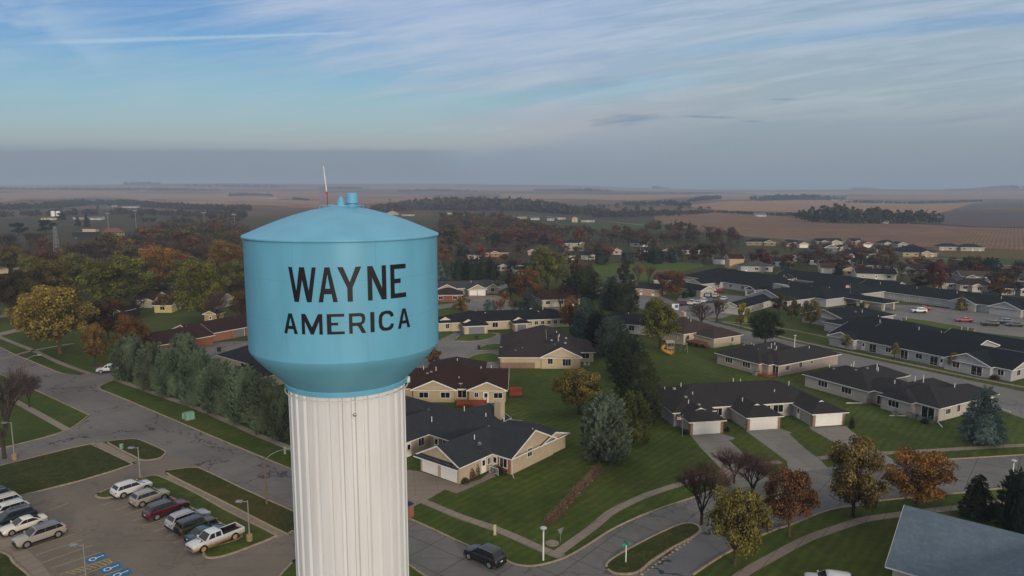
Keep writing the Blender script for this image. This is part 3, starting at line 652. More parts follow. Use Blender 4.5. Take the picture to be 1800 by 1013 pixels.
# ---- background houses: x0,x1,ybase,roof,wall,label,kwargs
DK = '24262c'; BR = '3f3230'; TP = '574d47'; GY = '44464c'
HB = [
 (762, 812, 531, '3b302e', '7c4a38', 'low dark brown roofed brick house touching the right edge of the tank', dict(ang=4, kind='hip')),
 (820, 847, 456, GY, '8f6a52', 'blue-grey roofed brick house with a white garage, left of the tan brick house', dict(ang=8, doors=[(.7, 4)])),
 (848, 894, 452, '3a3030', '9a6a42', 'tan orange brick house with a lit front gable and large window under a dark roof', dict(ang=10, fg=[(.3, .62)], kind='hip')),
 (874, 930, 476, '47403f', 'a39a8b', 'beige house with brown roof seen through bare trees', dict(ang=5, fg=[(.05, .3)])),
 (904, 926, 484, '2a2629', '8f8578', 'small dark-roofed shed in front of the big olive tree', dict(ang=12, dep=6)),
 (996, 1046, 457, '34353d', 'c2bcb0', 'white house with dark roof and white chimney above the green lawn', dict(ang=12, fg=[(.78, .98)])),
 (993, 1026, 441, '20262e', 'a09780', 'tall dark blue roofed house with pointed dormer gables', dict(ang=8, kind='hip', storey=2, fg=[(.75, 1.)])),
 (1076, 1092, 448, '4a3c3a', 'b3a49c', 'pinkish gabled house between the orange trees', dict(ang=-8, kind='gv')),
 (952, 1021, 539, '4d3428', 'b1a696', 'rusty brown hip roofed house half behind a bare tree', dict(ang=14, kind='hip', dep=13)),
 (1090, 1113, 503, '33302f', 'aaa292', 'small pale house with one dark window behind the spruces', dict(ang=0)),
 (1116, 1158, 520, '30323a', 'b08f78', 'peach gabled house with slate roof right of the dark spruces', dict(ang=-32, kind='gu', dep=8)),
 (1150, 1180, 503, '2f2a2e', 'a5a09a', 'dark maroon roofed house left of the care home back range', dict(ang=-10, kind='hip')),
 (1046, 1062, 519, '3a3a3c', 'ab9d86', 'narrow cream house wall behind the big dark spruce', dict(ang=-30, kind='gv', dep=7)),
 (1282, 1307, 473, '401f22', 'b8a17a', 'two-storey yellow house with dark red roof', dict(ang=-2, storey=2, wins=False)),
 (1303, 1357, 478, '55565a', 'a8a6a2', 'low grey roofed house right of the yellow two-storey house', dict(ang=-6, kind='hip')),
 (1256, 1282, 465, '3c3c40', 'c9c6c0', 'low white garden building left of the yellow house', dict(ang=-5, dep=5, wins=False)),
 (1350, 1390, 469, '272c35', 'aab0b6', 'pale blue-white house with navy roof and lit cream gable', dict(ang=-20, fg=[(.72, 1.)])),
 (1388, 1412, 460, '3c3a40', '9fa3a6', 'light grey gabled house behind the maroon tree', dict(ang=-15, kind='gv')),
 (1313, 1362, 432, '23262b', '8a7a62', 'wide black-roofed house at the edge of the ploughed field with cream gables', dict(ang=-12, kind='hip', fg=[(.6, .95)])),
 (1383, 1404, 434, '2b2b30', '9c8b70', 'dark-roofed house left of the cream double garage gable', dict(ang=-5, fg=[(.4, .8)])),
 (1405, 1421, 436, '3a3836', 'c0b69f', 'cream gable with twin white garage doors by the field', dict(ang=-5, kind='gv', doors=[(.3, 2.6), (.7, 2.6)])),
 (1425, 1457, 447, '20262e', '5c7382', 'blue house with dark roof in the second row from the field', dict(ang=-14)),
 (1435, 1458, 431, '22272d', '6d5f52', 'dark roofed house with brown gable in the field row', dict(ang=0, fg=[(.3, .75)])),
 (1458, 1481, 431, '262a30', 'b0a184', 'dark roofed house with wide cream gable in the field row', dict(ang=0, fg=[(.1, .7)])),
 (1449, 1471, 450, '2d3036', '6e6e70', 'tall grey gabled house with white rakes', dict(ang=-4, kind='gv', storey=2)),
 (1476, 1495, 443, '2f3238', 'b4a78d', 'low beige hip-gabled house left of the long porch house', dict(ang=-4, kind='gv')),
 (1481, 1537, 454, '24262b', '6a655e', 'long dark house with posts and a bright door', dict(ang=-2, kind='hip', doors=[(.75, 1.6)])),
 (1497, 1515, 431, '22272c', '85685a', 'dark roofed house with small reddish gable next to the red double garage', dict(ang=0, fg=[(.2, .8)])),
 (1517, 1533, 436, '5a3028', 'a3513a', 'red gabled house with two white garage doors', dict(ang=-4, kind='gv', doors=[(.3, 2.8), (.7, 2.8)])),
 (1541, 1570, 445, '282b31', 'a89c84', 'beige house with central gable standing on a green lawn', dict(ang=-4, fg=[(.45, .85)])),
 (1549, 1578, 434, '20282f', '9a9482', 'black-roofed house with small cream gables behind the lawn', dict(ang=0, kind='hip', fg=[(.1, .45)])),
 (1578, 1594, 436, '2a2f35', '8f8f8c', 'grey gabled garage house left of the big black roof', dict(ang=0, kind='gv')),
 (1588, 1646, 452, '1d242c', 'a58f6e', 'big black-roofed house with tan gable garage by the curved road', dict(ang=-4, kind='hip', fg=[(.5, .78)], dep=20)),
 (1652, 1690, 441, '24303a', 'a89f8a', 'left half of the long pale ranch under a dark hip roof by the field', dict(ang=-6, kind='hip')),
 (1690, 1729, 442, '24303a', 'a39c88', 'right half of the long pale ranch, at the end of the field road', dict(ang=-6, kind='hip')),
 (1520, 1562, 476, '272931', '9c9ea4', 'dark roofed house with pale blue porch gable', dict(ang=-24, fg=[(.5, .85)])),
 (1576, 1630, 482, '2e2d33', 'a7a59c', 'dark roofed house with mint green front gable', dict(ang=-22, fg=[(.2, .5)])),
 (1508, 1572, 492, '2b272c', 'b7b3ad', 'long white house with dark plum roof directly behind the care home', dict(ang=-14, kind='gu')),
 (1481, 1506, 485, '6b4a36', 'b9a684', 'cream gabled house with tan orange roof', dict(ang=-24, kind='gv')),
 (1444, 1468, 481, '4a3830', 'b2aca4', 'brown roofed house with white garage door', dict(ang=-14, doors=[(.4, 4.5)])),
 (1485, 1499, 470, '55565c', '9aa7b0', 'small pale blue house with two garage doors', dict(ang=-14, kind='gv')),
 (1424, 1442, 466, '33323a', 'a7a9ad', 'white garage front under a dark roof behind bare trees', dict(ang=-14, dep=7)),
 (1645, 1698, 490, '3b2a2e', 'a79c7c', 'pale yellow house with maroon roof right of the red tree', dict(ang=-16, fg=[(.72, .98)])),
 (1693, 1745, 497, '564c44', '83858a', 'grey house with taupe roof and two gables below the dark fir clump', dict(ang=-12, fg=[(.1, .4), (.66, .95)])),
 (1662, 1681, 509, '35363c', 'a9b0b8', 'little white-blue house just behind the care home roof', dict(ang=-8, dep=6)),
 (1690, 1747, 513, '3b3238', 'bdb9b0', 'white house with grey-plum roof behind the care home', dict(ang=-14, kind='hip', fg=[(.3, .55)])),
 (1762, 1806, 519, '35323a', 'a9a7a2', 'dim grey house under the brown tree at the right edge', dict(ang=-6, fg=[(.6, 1.)])),
 (1786, 1812, 499, '3d4a4c', '7e8c86', 'grey-green house with white window at the right edge', dict(ang=-6)),
 (1640, 1662, 512, '4d3d36', 'b5a07c', 'tan gable end at the foot of the red tree', dict(ang=-20, kind='gv', dep=6)),
 (1128, 1160, 449, '3c3236', 'a89c94', 'brown roofed house hidden among firs above the green lawn', dict(ang=-6, fg=[(.1, .3)])),
 (1166, 1180, 448, '40383a', 'b4a68e', 'cream gable end right of the tall firs', dict(ang=-28, kind='gv')),
 (1185, 1212, 447, '3b3338', 'a5989a', 'maroon roofed house with pinkish walls', dict(ang=-8, fg=[(.1, .45)])),
 (1228, 1244, 448, '3a3a40', 'b9bdbd', 'white house glimpsed between bare trees', dict(ang=-8, kind='gv')),
 (1110, 1138, 434, '25282e', 'b0b2b0', 'long low white-edged dark roof above the firs', dict(ang=-3)),
 (928, 942, 449, '4a4044', 'ab9a8c', 'tiny gabled house right of the tan brick house', dict(ang=0, kind='gv')),
 # beyond the woods
 (883, 926, 385, '6f6c60', 'b5a888', 'long cream barn along the far lane', dict(ang=0, dep=12, pit=.2)),
 (933, 948, 387, '6a6c72', 'c5c3bd', 'white farmhouse right of the cream barn', dict(ang=0)),
 (962, 974, 388, '5f6670', 'b9bcc2', 'pale blue roofed cottage on the far lane', dict(ang=0)),
 (980, 994, 386, '584b46', 'b9a78a', 'tan cottage beside a round evergreen on the far lane', dict(ang=0)),
 (1006, 1015, 391, '5a5350', 'c4b291', 'tall cream gable end on the far lane', dict(ang=0, kind='gv', storey=2)),
 (1022, 1045, 391, '50484a', 'a39c93', 'grey house right of the tall cream gable', dict(ang=0)),
 (786, 798, 377, '5f544e', 'b09c8c', 'pinkish far house just right of the tank roof', dict(ang=0)),
 (680, 700, 378, '4b4140', 'b0a08a', 'small tan house above the right shoulder of the tank', dict(ang=0, kind='gv')),
 (706, 728, 380, '4b4348', 'a89c88', 'low tan house near the tank roof edge', dict(ang=0)),
 (1329, 1347, 381, '6f7a82', 'b7bcc0', 'white barn at the end of the hedge line between fields', dict(ang=0, dep=14)),
 (1539, 1562, 393, '9aa09c', 'b6bab2', 'long white shed in front of the dark wood', dict(ang=0, dep=10, pit=.15)),
 (1591, 1599, 393, '8f9aa2', 'a7adb2', 'small pale blue barn in front of the dark wood', dict(ang=0, kind='gv')),
 (1133, 1142, 361, '7a7e84', 'c0c0be', 'white farm building nearest the trees in the far hollow', dict(ang=0)),
 (1150, 1159, 361, '7a7e84', 'bcbcb8', 'middle white farm building in the far hollow', dict(ang=0)),
 (1162, 1183, 360, '7c7d80', 'c4bfb6', 'long white farm building in the far hollow', dict(ang=0)),
 (1465, 1476, 353, '8b8d90', 'c9c9c9', 'white farmhouse in the trees on the far ridge', dict(ang=0)),
 (1485, 1495, 354, '8b8d90', 'bfbfbf', 'white farm shed right of the ridge farmhouse', dict(ang=0)),
 (72, 99, 387, '6e6350', 'bdb08c', 'long cream building left of the silos', dict(ang=0)),
 (128, 149, 386, '5a4c46', 'a89884', 'low tan building right of the silos', dict(ang=0)),
 (158, 178, 387, '70757a', 'b3b1a9', 'white shed beyond the scoreboard', dict(ang=0)),
 (190, 202, 364, '6a7076', 'a9adb0', 'leftmost grey-white shed in the trees under the pale field', dict(ang=0)),
 (214, 242, 366, '6f777e', 'b4b6b8', 'long grey-white shed in the trees under the pale field', dict(ang=0)),
 (293, 303, 366, '8f959a', 'b9bcbe', 'small white shed alone under the pale field', dict(ang=0)),
 (245, 256, 336, '90969c', 'c2c4c4', 'white farm in the far treeline left of the tower', dict(ang=0)),
 (458, 477, 350, '8a6a52', 'b09880', 'long tan farm building behind the tower roof', dict(ang=0)),
 (474, 485, 350, '9aa0a4', 'b9bfc4', 'silver farm shed right of the tan farm building', dict(ang=0)),
 (438, 452, 348, '77706a', 'a09a90', 'grey farmhouse against the dark farm wood', dict(ang=0)),
 # left neighbourhood
 (264, 306, 508, '6a4230', 'a89a84', 'pale house with orange-brown roof among the olive trees', dict(ang=10, kind='hip')),
 (236, 272, 540, '3c2e2c', 'b3a991', 'white-trimmed house with brown roof and porch on a small lawn', dict(ang=0, fg=[(.6, 1.)])),
 (272, 302, 550, '3f2c2a', 'b8b070', 'open yellow-posted porch under a brown roof', dict(ang=2, dep=7)),
 (300, 318, 537, '5a4a3c', 'b5aa94', 'cream house wall behind the olive tree', dict(ang=-10, kind='gv')),
 (362, 386, 543, '4f4a48', 'aca595', 'pale house behind the bare tree beside the tank', dict(ang=-8)),
 (359, 382, 567, '3b3230', 'a89364', 'small yellow garden shed with white door', dict(ang=-8, kind='gv', dep=4)),
 (46, 74, 577, '6c6a68', 'b0b0ae', 'white house half hidden by the yellow tree', dict(ang=-10, kind='gv')),
 (194, 215, 562, '2e2c2c', '3c2f2c', 'dark house with one white window behind the rust tree', dict(ang=-8, kind='gv')),
 (418, 440, 551, '3c3836', 'a6a49e', 'pale house just left of the tank', dict(ang=0)),
]
for (x0, x1, yb, rf, wl, lab, kw) in HB: bgh(x0, x1, yb, rf, wl, lab, **kw)
# ---- industrial sheds on the left
building('warehouse', 'long cream warehouse with grey-green metal roof at the left edge', 'warehouse', P(-30, 482).to_tuple()[:2], 14, [(0, 36, 0, 24, 'gu', 4.6, .18)], 'b3a98c', '7f8a86', [('s', 0, 12+i*7, 1.2, 1.6, 1.2, 'w') for i in range(3)])
building('warehouse', 'lower cream warehouse annex at the foot of the lattice mast', 'warehouse', P(82, 462).to_tuple()[:2], 3, [(0, 14, 0, 12, 'gu', 3.2, .12)], 'bdb295', '7a7f86')
# ---- ground, streets and fields
def terrain():
    rs = [0, 15]
    while rs[-1] < 1450: rs.append(rs[-1]*1.12+4)
    while rs[-1] < 12500: rs.append(rs[-1]*1.03)
    az = []
    a = -180.
    while a < 180: az.append(a); a += .6 if -48 <= a < 48 else 6.
    mb = MB(); n = len(az)
    mb.v = [(r*math.sin(R(t)), r*math.cos(R(t)), terr(r*math.sin(R(t)), r*math.cos(R(t)))) for r in rs[1:] for t in az]
    for k in range(len(rs)-2):
        for i in range(n):
            j = (i+1) % n; mb.f.append((k*n+i, k*n+j, (k+1)*n+j, (k+1)*n+i)); mb.mi.append(0)
    mb.v.append((0, 0, 0)); c = len(mb.v)-1
    for i in range(n): mb.f.append((c, (i+1) % n, i)); mb.mi.append(0)
    tag(mb.build('ground', M['ground'], smooth=True), kind='structure')
terrain()
def field(name, top, bot, mat, dz=.7, rows=5, cols=None):
    """patch between two pixel lines, draped on the land"""
    x0 = max(top[0][0], bot[0][0]); x1 = min(top[-1][0], bot[-1][0])
    cols = cols or max(4, int((x1-x0)/12))
    def at(l, x):
        for i in range(len(l)-1):
            if l[i][0] <= x <= l[i+1][0]:
                t = (x-l[i][0])/max(1e-6, l[i+1][0]-l[i][0]); t2 = t*t*(3-2*t)
                return l[i][1]+(l[i+1][1]-l[i][1])*t2
        return l[-1][1]
    mb = MB()
    for i in range(cols+1):
        x = x0+(x1-x0)*i/cols; a = at(top, x); b = at(bot, x)
        for k in range(rows+1):
            y = a+(b-a)*k/rows; p = PT(x, y) if y < 380 else P(x, y)
            mb.v.append((p.x, p.y, terr(p.x, p.y)+dz))
    for i in range(cols):
        for k in range(rows):
            q = i*(rows+1)+k; mb.f.append((q, q+1, q+rows+2, q+rows+1)); mb.mi.append(0)
    return tag(mb.build(name, mat, smooth=True), kind='structure')
ftan = fieldmat('harvested field', '86694f', 'a17f62', 12, .03, 2., .4); fbr = fieldmat('ploughed field', '644e3d', '866a54', 35, .11, 1.5, .35)
fdk = fieldmat('dark ploughed field', '4a4044', '5f5352', -20, .05, 1., .3); fred = fieldmat('stubble field', '7d553f', '9a7050', 4, .03, 1.5, .4); fpal = fieldmat('pale far field', '826c59', '967c67', 4, .01, 2., .4)
fgr = grassmat('pasture', '37452a', '46522c', '4b4a2c', .6); wfl = grassmat('woodland floor', '3d3524', '463b28', '50402a', .8); fdr = grassmat('dry verge', '5c5230', '66532f', '6d5a36', .8)
field('field', [(-60, 336), (90, 335), (180, 336), (420, 337), (560, 337)], [(-60, 361), (60, 352), (180, 347), (300, 360), (420, 360), (560, 366)], ftan, .9)
field('field', [(400, 336), (560, 339), (660, 341), (760, 343)], [(400, 366), (560, 366), (660, 362), (760, 358)], fred, .6)
field('field', [(650, 329), (900, 331), (1200, 330), (1500, 331)], [(650, 334), (900, 336), (1200, 335), (1500, 335)], fpal, 1.2)
field('field', [(-60, 327), (120, 326), (330, 328), (560, 329)], [(-60, 332), (120, 330), (330, 332), (560, 333)], fpal, 1.2)
field('field', [(880, 341), (1000, 342), (1100, 343), (1250, 342)], [(880, 350), (1000, 350), (1100, 353), (1250, 346)], ftan, .7)
field('field', [(1250, 339), (1400, 338), (1600, 337), (1850, 336)], [(1250, 352), (1400, 350), (1600, 352), (1850, 350)], fpal, .8)
field('field', [(1200, 361), (1290, 354), (1420, 352), (1560, 357), (1727, 354)], [(1200, 364), (1290, 372), (1420, 374), (1640, 376), (1727, 356)], ftan, .6)
field('field', [(1640, 377), (1727, 356), (1850, 352)], [(1640, 396), (1727, 400), (1850, 402)], fdk, .7)
field('field', [(1150, 376), (1250, 374), (1340, 379), (1480, 392), (1700, 396), (1880, 402)], [(1150, 392), (1250, 410), (1340, 418), (1480, 428), (1700, 437), (1880, 442)], fbr, .12, 8)
field('field', [(1335, 418), (1420, 422), (1600, 436), (1740, 440)], [(1335, 432), (1420, 430), (1600, 441), (1740, 444)], fdr, .16)
field('field', [(1530, 452), (1640, 437), (1740, 439), (1880, 441)], [(1530, 458), (1640, 480), (1740, 486), (1880, 490)], fdr, .05)
field('pasture', [(885, 388), (1000, 392), (1180, 392), (1330, 414)], [(885, 402), (1000, 424), (1180, 425), (1330, 430)], fgr, .08)
field('pasture', [(1040, 465), (1140, 460), (1235, 462)], [(1040, 500), (1140, 494), (1235, 470)], M['lawn2'], .05)
field('pasture', [(1510, 440), (1560, 440), (1610, 441)], [(1510, 452), (1560, 452), (1610, 452)], M['lawn2'], .25)
field('pasture', [(1640, 450), (1720, 454), (1880, 458)], [(1640, 460), (1720, 466), (1880, 470)], fgr, .2)
field('woodland_floor', [(-80, 366), (200, 368), (430, 372)], [(-80, 470), (200, 500), (430, 520)], wfl, .03)
field('woodland_floor', [(760, 352), (880, 360), (1020, 370), (1150, 372)], [(760, 452), (880, 460), (1020, 450), (1150, 380)], wfl, .03)
for L, w in (([(560, 437-50), (770, 386), (815, 379), (835, 373)], 4), ([(890, 379), (960, 381), (1000, 386), (1070, 390), (1140, 398)], 6), ([(1218, 407), (1300, 413), (1350, 418), (1430, 424), (1560, 431)], 5), ([(0, 398), (100, 397), (160, 394)], 4), ([(1530, 452), (1610, 455), (1700, 458)], 5), ([(1600, 459), (1660, 461), (1740, 467), (1880, 471)], 5), ([(800, 520), (850, 518), (880, 507), (905, 500)], 5)):
    path('lane', L, w, M['roadc'], .34)
# streets left
sheet('street', [(-160, 530), (0, 611), (50, 633), (110, 656), (135, 659), (175, 655), (215, 643), (250, 630), (330, 606), (390, 601), (440, 600), (520, 600), (520, 625), (400, 628), (330, 636), (260, 652), (205, 666), (180, 676), (175, 684), (214, 700), (400, 779), (510, 825), (716, 911), (716, 1002), (600, 940), (513, 899), (435, 864), (360, 828), (342, 823), (311, 826), (291, 832), (235, 812), (255, 790), (242, 771), (180, 777), (122, 789), (0, 820), (-80, 838), (-80, 800), (22, 784), (115, 758), (150, 738), (158, 731), (96, 702), (0, 658), (-160, 585)], M['asph'], .008)
sheet('street', [(700, 904), (716, 911), (820, 959), (884, 984), (907, 993.5), (935, 996), (967, 990), (998, 979), (1033, 959), (1075, 932), (1121, 910), (1160, 895), (1210, 878), (1270, 858), (1330, 838), (1383, 829), (1439, 822), (1553, 815), (1655, 809), (1800, 800), (1950, 792), (1950, 842), (1800, 855), (1678, 868), (1555, 880), (1513, 889), (1458, 898), (1397, 921), (1350, 937), (1274, 975), (1217, 1012), (1190, 1060), (900, 1060), (716, 1002), (690, 990)], M['slab'], .012)
sheet('street', [(1230, 940), (1260, 922), (1310, 902), (1350, 891), (1400, 879), (1450, 870), (1540, 858), (1570, 878), (1513, 889), (1458, 898), (1397, 921), (1350, 937), (1274, 975), (1217, 1012), (1190, 1060), (1060, 1060), (1125, 1009), (1180, 967)], M['lane'], .018)
sheet('parking_lot', [(-90, 902), (0, 880), (38, 872), (138, 847), (195, 830), (233, 817), (251, 811), (278, 808), (291, 797), (355, 823), (291, 832), (300, 850), (400, 900), (485, 940), (513, 935), (640, 960), (690, 1000), (720, 1090), (-90, 1160)], M['lot'], .014)
kerb([(-160, 530), (0, 611), (50, 633), (100, 654), (118, 659)]); kerb([(205, 666), (182, 676), (175, 684), (214, 700), (400, 779), (510, 825), (716, 911), (820, 959), (884, 984), (907, 993.5), (935, 996), (967, 990), (998, 979), (1033, 959), (1075, 932), (1121, 910), (1160, 895), (1210, 878), (1262, 860)])
kerb([(-160, 585), (0, 658), (96, 702), (158, 731)]); kerb([(1217, 1012), (1274, 975), (1350, 937), (1397, 921), (1458, 898), (1513, 889), (1555, 880), (1678, 868), (1800, 855), (1900, 846)]); kerb([(1655, 809), (1800, 800), (1950, 790)])
kerb([(-80, 838), (0, 820), (122, 789), (167, 780)]); kerb([(155, 732), (115, 758), (22, 784), (-80, 806)])
island('lawn', [(-90, 842), (0, 820), (122, 790), (160, 782), (233, 817), (195, 830), (138, 847), (38, 872), (0, 880), (-90, 900)], M['lawn3'], False)
island('lawn', [(190, 778), (215, 774), (240, 773), (262, 781), (288, 793), (290, 799), (278, 807), (251, 810), (235, 803), (207, 789)], M['lawn3'])
island('lawn', [(293, 832), (311, 826), (342, 823), (360, 828), (435, 864), (513, 899), (580, 930), (513, 935), (502, 939), (400, 887), (340, 857)], M['lawn3'])
island('lawn', [(170, 871), (200, 857), (235.5, 847), (262, 838), (273, 837), (287, 841), (340, 866), (400, 900), (478, 939), (481, 945), (456, 956), (408, 974), (381, 981), (364, 981), (358, 975), (365, 966), (425, 945), (395, 925), (330, 890), (290, 870), (262, 857), (230, 866), (195, 875), (176, 876)], M['lawn'])
island('lawn', [(-120, 950), (0, 972), (25, 992), (60, 1030), (60, 1120), (-160, 1120)], M['lawn3'])
island('lawn', [(514, 990), (560, 985), (690, 985), (745, 1013), (790, 1050), (640, 1160), (460, 1090)], M['lawn'])
island('lawn', [(1068, 1002), (1071, 988), (1112, 963), (1161, 938), (1197, 923), (1219, 922), (1231, 931), (1221, 943), (1179, 966), (1145, 988), (1121, 1007), (1088, 1010)], M['lawn3'])
island('lawn', [(1300, 902), (1330, 884), (1370, 868), (1372, 872), (1350, 886)], M['lawn3'])
# sidewalks
SW = [[(-60, 566), (0, 593), (62, 618), (107, 639), (158, 657)], [(205, 668), (278, 694), (344, 717), (400, 741), (451, 764), (509, 788), (600, 826), (713, 872), (747, 883), (807, 908), (860, 926), (900, 942), (944, 962), (989, 980)], [(982, 971), (1022, 942), (1050, 921), (1079, 898), (1139, 870), (1201, 850), (1250, 836), (1275, 829)],
      [(1323, 818), (1372, 812)], [(1439, 806), (1460, 803)], [(1553, 797), (1644, 792), (1711, 788), (1800, 783), (1900, 778)], [(-60, 668), (0, 694), (33, 709), (120, 757)], [(172, 779), (235, 812)], [(289, 838), (344, 866), (400, 893), (478, 936), (494, 944)],
      [(1270, 1040), (1308, 1008), (1370, 973), (1414, 950), (1453, 935), (1515, 915), (1564, 907), (1618, 900), (1691, 892), (1770, 882), (1880, 872)], [(1225, 557), (1300, 573), (1400, 599), (1500, 620), (1600, 641), (1700, 662), (1800, 681), (1900, 700)], [(1240, 563), (1330, 571), (1400, 582), (1457, 594)], [(0, 632), (60, 616), (130, 604)]]
for i, s in enumerate(SW): path('sidewalk', s, 1.25 if i != 11 else 1., M['walk'], .03)
path('sidewalk', [(-40, 597), (0, 588), (45, 577)], 4, M['walk'], .022); path('street', [(-60, 560), (0, 557), (40, 549)], 6, M['roadc'], .02)
# walk by the lot, driveways
sheet('sidewalk', [(-90, 905), (0, 936), (18, 943), (47, 966), (73, 990), (90, 1013), (120, 1060), (60, 1060), (47, 1013), (25, 992), (0, 972), (-90, 945)], M['walk'], .022)
DW = [[(680, 822), (738, 829), (808, 852), (820, 850), (845, 843), (862, 829), (872, 831), (870, 838), (853, 846), (826, 858), (803, 868), (782, 861), (753, 878), (727, 891), (716, 912), (660, 890)],
      [(1212, 763), (1270, 763), (1292, 770), (1287, 774), (1280, 773), (1297, 788), (1325, 817), (1352, 845), (1290, 862), (1273, 830), (1232, 788)], [(1311, 758), (1370, 753), (1392, 761), (1387, 763), (1414, 788), (1441, 808), (1456, 824), (1386, 832), (1383, 811), (1352, 788)],
      [(1415, 733), (1422, 731), (1433, 752), (1487, 749), (1495, 757), (1544, 792), (1569, 808), (1572, 816), (1512, 820), (1500, 803), (1473, 782), (1425, 755)]]
sheet('driveway', DW[0], M['drive'], .024)
for d in DW[1:]: sheet('driveway', d, M['driveg'], .026)
# street by the care home, its car parks, turning circle by the tank
sheet('street', [(1100, 505), (1150, 515), (1180, 528), (1240, 563), (1330, 586), (1400, 603), (1578, 642), (1800, 689), (1980, 728), (1980, 800), (1760, 722), (1700, 700), (1560, 670), (1400, 630), (1300, 602), (1235, 590), (1170, 560), (1120, 540)], M['roadc'], .016)
sheet('parking_lot', [(1180, 545), (1195, 520), (1235, 510), (1250, 517), (1330, 522), (1345, 532), (1300, 548), (1270, 560), (1225, 560)], M['roadc'], .03)
sheet('parking_lot', [(1510, 545), (1530, 538), (1560, 535), (1620, 538), (1700, 547), (1760, 553), (1840, 566), (1860, 600), (1790, 592), (1700, 582), (1600, 566), (1550, 558)], M['roadc'], .03)
island('lawn', [(1585, 561), (1612, 562), (1705, 577), (1712, 581), (1700, 584), (1600, 572)], M['lawn2'])
sheet('street', [(600, 604), (768, 600), (800, 584), (820, 590), (850, 583), (878, 586), (887, 600), (888, 640), (870, 652), (760, 662), (700, 660), (600, 630)], M['roadc'], .02)
for g in ([(802, 599), (812, 588), (830, 583), (873, 588), (862, 595), (838, 600)], [(838, 616), (855, 607), (880, 606), (884, 613), (868, 616)], [(818, 636), (838, 624), (872, 623), (874, 637)]): island('lawn', g, M['lawn2'])
sheet('driveway', [(845, 517), (875, 520), (910, 534), (880, 540), (815, 524), (820, 521)], M['drive'], .03)
sheet('street', [(830, 528), (900, 540), (960, 545), (960, 535), (1000, 540), (1000, 550), (880, 556), (800, 540), (760, 545), (760, 538)], M['roadc'], .026)
sheet('driveway', [(425, 603), (460, 597), (470, 606), (430, 612)], M['roadc'], .03)
# parking stripes
def lines(segs, w, mat, name='parking_stripe', z=.03):
    mb = MB()
    for a, b in segs:
        a = P(*a); b = P(*b); d = (b-a).normalized(); n = Vector((-d.y, d.x, 0))*w/2
        mb.poly([(q.x, q.y, z) for q in (a+n, a-n, b-n, b+n)])
    return tag(mb.build(name, mat), kind='structure')
lines([((48, 966), (132, 939)), ((62, 977), (146, 949)), ((74, 990), (162, 959)), ((92, 999), (178, 971)), ((20, 943), (118, 928)), ((40, 960), (119, 928)), ((179, 889), (250, 865)), ((202, 898), (262, 876)), ((218, 906), (292, 882)), ((234, 916), (290, 897)), ((251, 925), (330, 899)), ((270, 935), (330, 914)), ((292, 944), (345, 925)), ((305, 955), (350, 940)), ((323, 966), (352, 956)), ((56, 893), (64, 890)), ((68, 903), (75, 900)), ((84, 913), (92, 910)), ((75, 902), (120, 885))], .11, M['yell'])
lines([((105, 1010), (190, 983)), ((125, 1020), (198, 990)), ((190, 983), (198, 990))]+[((105+i*9.5, 1010-i*3), (124+i*9.2, 1012-i*2.6)) for i in range(1, 9)]+[((182, 1012), (213, 1002))], .13, M['yell'])
for (x, y) in ((169, 981.5), (195, 999), (212, 1009)):
    p = P(x, y); t = thing('accessible_parking_symbol', 'blue painted wheelchair square, '+{169: 'farthest of the three from the camera', 195: 'middle one of the three', 212: 'nearest of the three to the camera'}[x], 'road marking', (p.x, p.y, .03), R(51), 'accessible parking symbols')
    m = MB(); m.poly([(-1.0, -.75, 0), (1.0, -.75, 0), (1.0, .75, 0), (-1.0, .75, 0)]); m.build('blue_square', plain('worn blue paint', '2a6690', .9, var=.35), t)
    m = MB()
    for k in range(14):
        a0 = math.pi*(.15+1.5*k/14); a1 = math.pi*(.15+1.5*(k+1)/14)
        m.poly([(-.3+.42*math.cos(a0), .42*math.sin(a0), .006), (-.3+.42*math.cos(a1), .42*math.sin(a1), .006), (-.3+.3*math.cos(a1), .3*math.sin(a1), .006), (-.3+.3*math.cos(a0), .3*math.sin(a0), .006)])
    m.poly([(-.1, -.07, .008), (.5, -.07, .008), (.5, .07, .008), (-.1, .07, .008)]); m.poly([(-.12, -.3, .01), (-.0, -.3, .01), (-.0, .1, .01), (-.12, .1, .01)])
    m.lathe([(0, .012), (.12, .012)], 10, (.68, 0)); m.build('wheelchair_mark', M['white'], t)
# ------------------------------------------------------------------ trees (unit height prototypes)
def rnd_dir(r):
    z = r.uniform(-1, 1); t = r.uniform(0, 2*math.pi); s = math.sqrt(1-z*z); return Vector((s*math.cos(t), s*math.sin(t), z))
def leaf(mb, p, s, r, n=None, asp=1.):
    n = n or rnd_dir(r); u = n.orthogonal().normalized(); a = r.uniform(0, 6.283)
    u = (u*math.cos(a)+n.cross(u)*math.sin(a)); w = n.cross(u)
    k = len(mb.v); u = u*s; w = w*s*asp
    mb.v += [tuple(p-u*.9-w*.3), tuple(p+w*.9-u*.2), tuple(p+u+w*.2), tuple(p-w*.8+u*.3)]; mb.f.append((k, k+1, k+2, k+3)); mb.mi.append(0)
def limb(mb, a, b, r0, r1, r, n=5, seg=3, wob=.04):
    a = Vector(a); b = Vector(b); L = (b-a).length; pts = [a]
    for i in range(1, seg+1): pts.append(a.lerp(b, i/seg)+(rnd_dir(r)*wob*L if i < seg else Vector()))
    for i in range(seg): mb.tube(pts[i], pts[i+1], r0+(r1-r0)*i/seg, r0+(r1-r0)*(i+1)/seg, n, cap=False)
    return pts
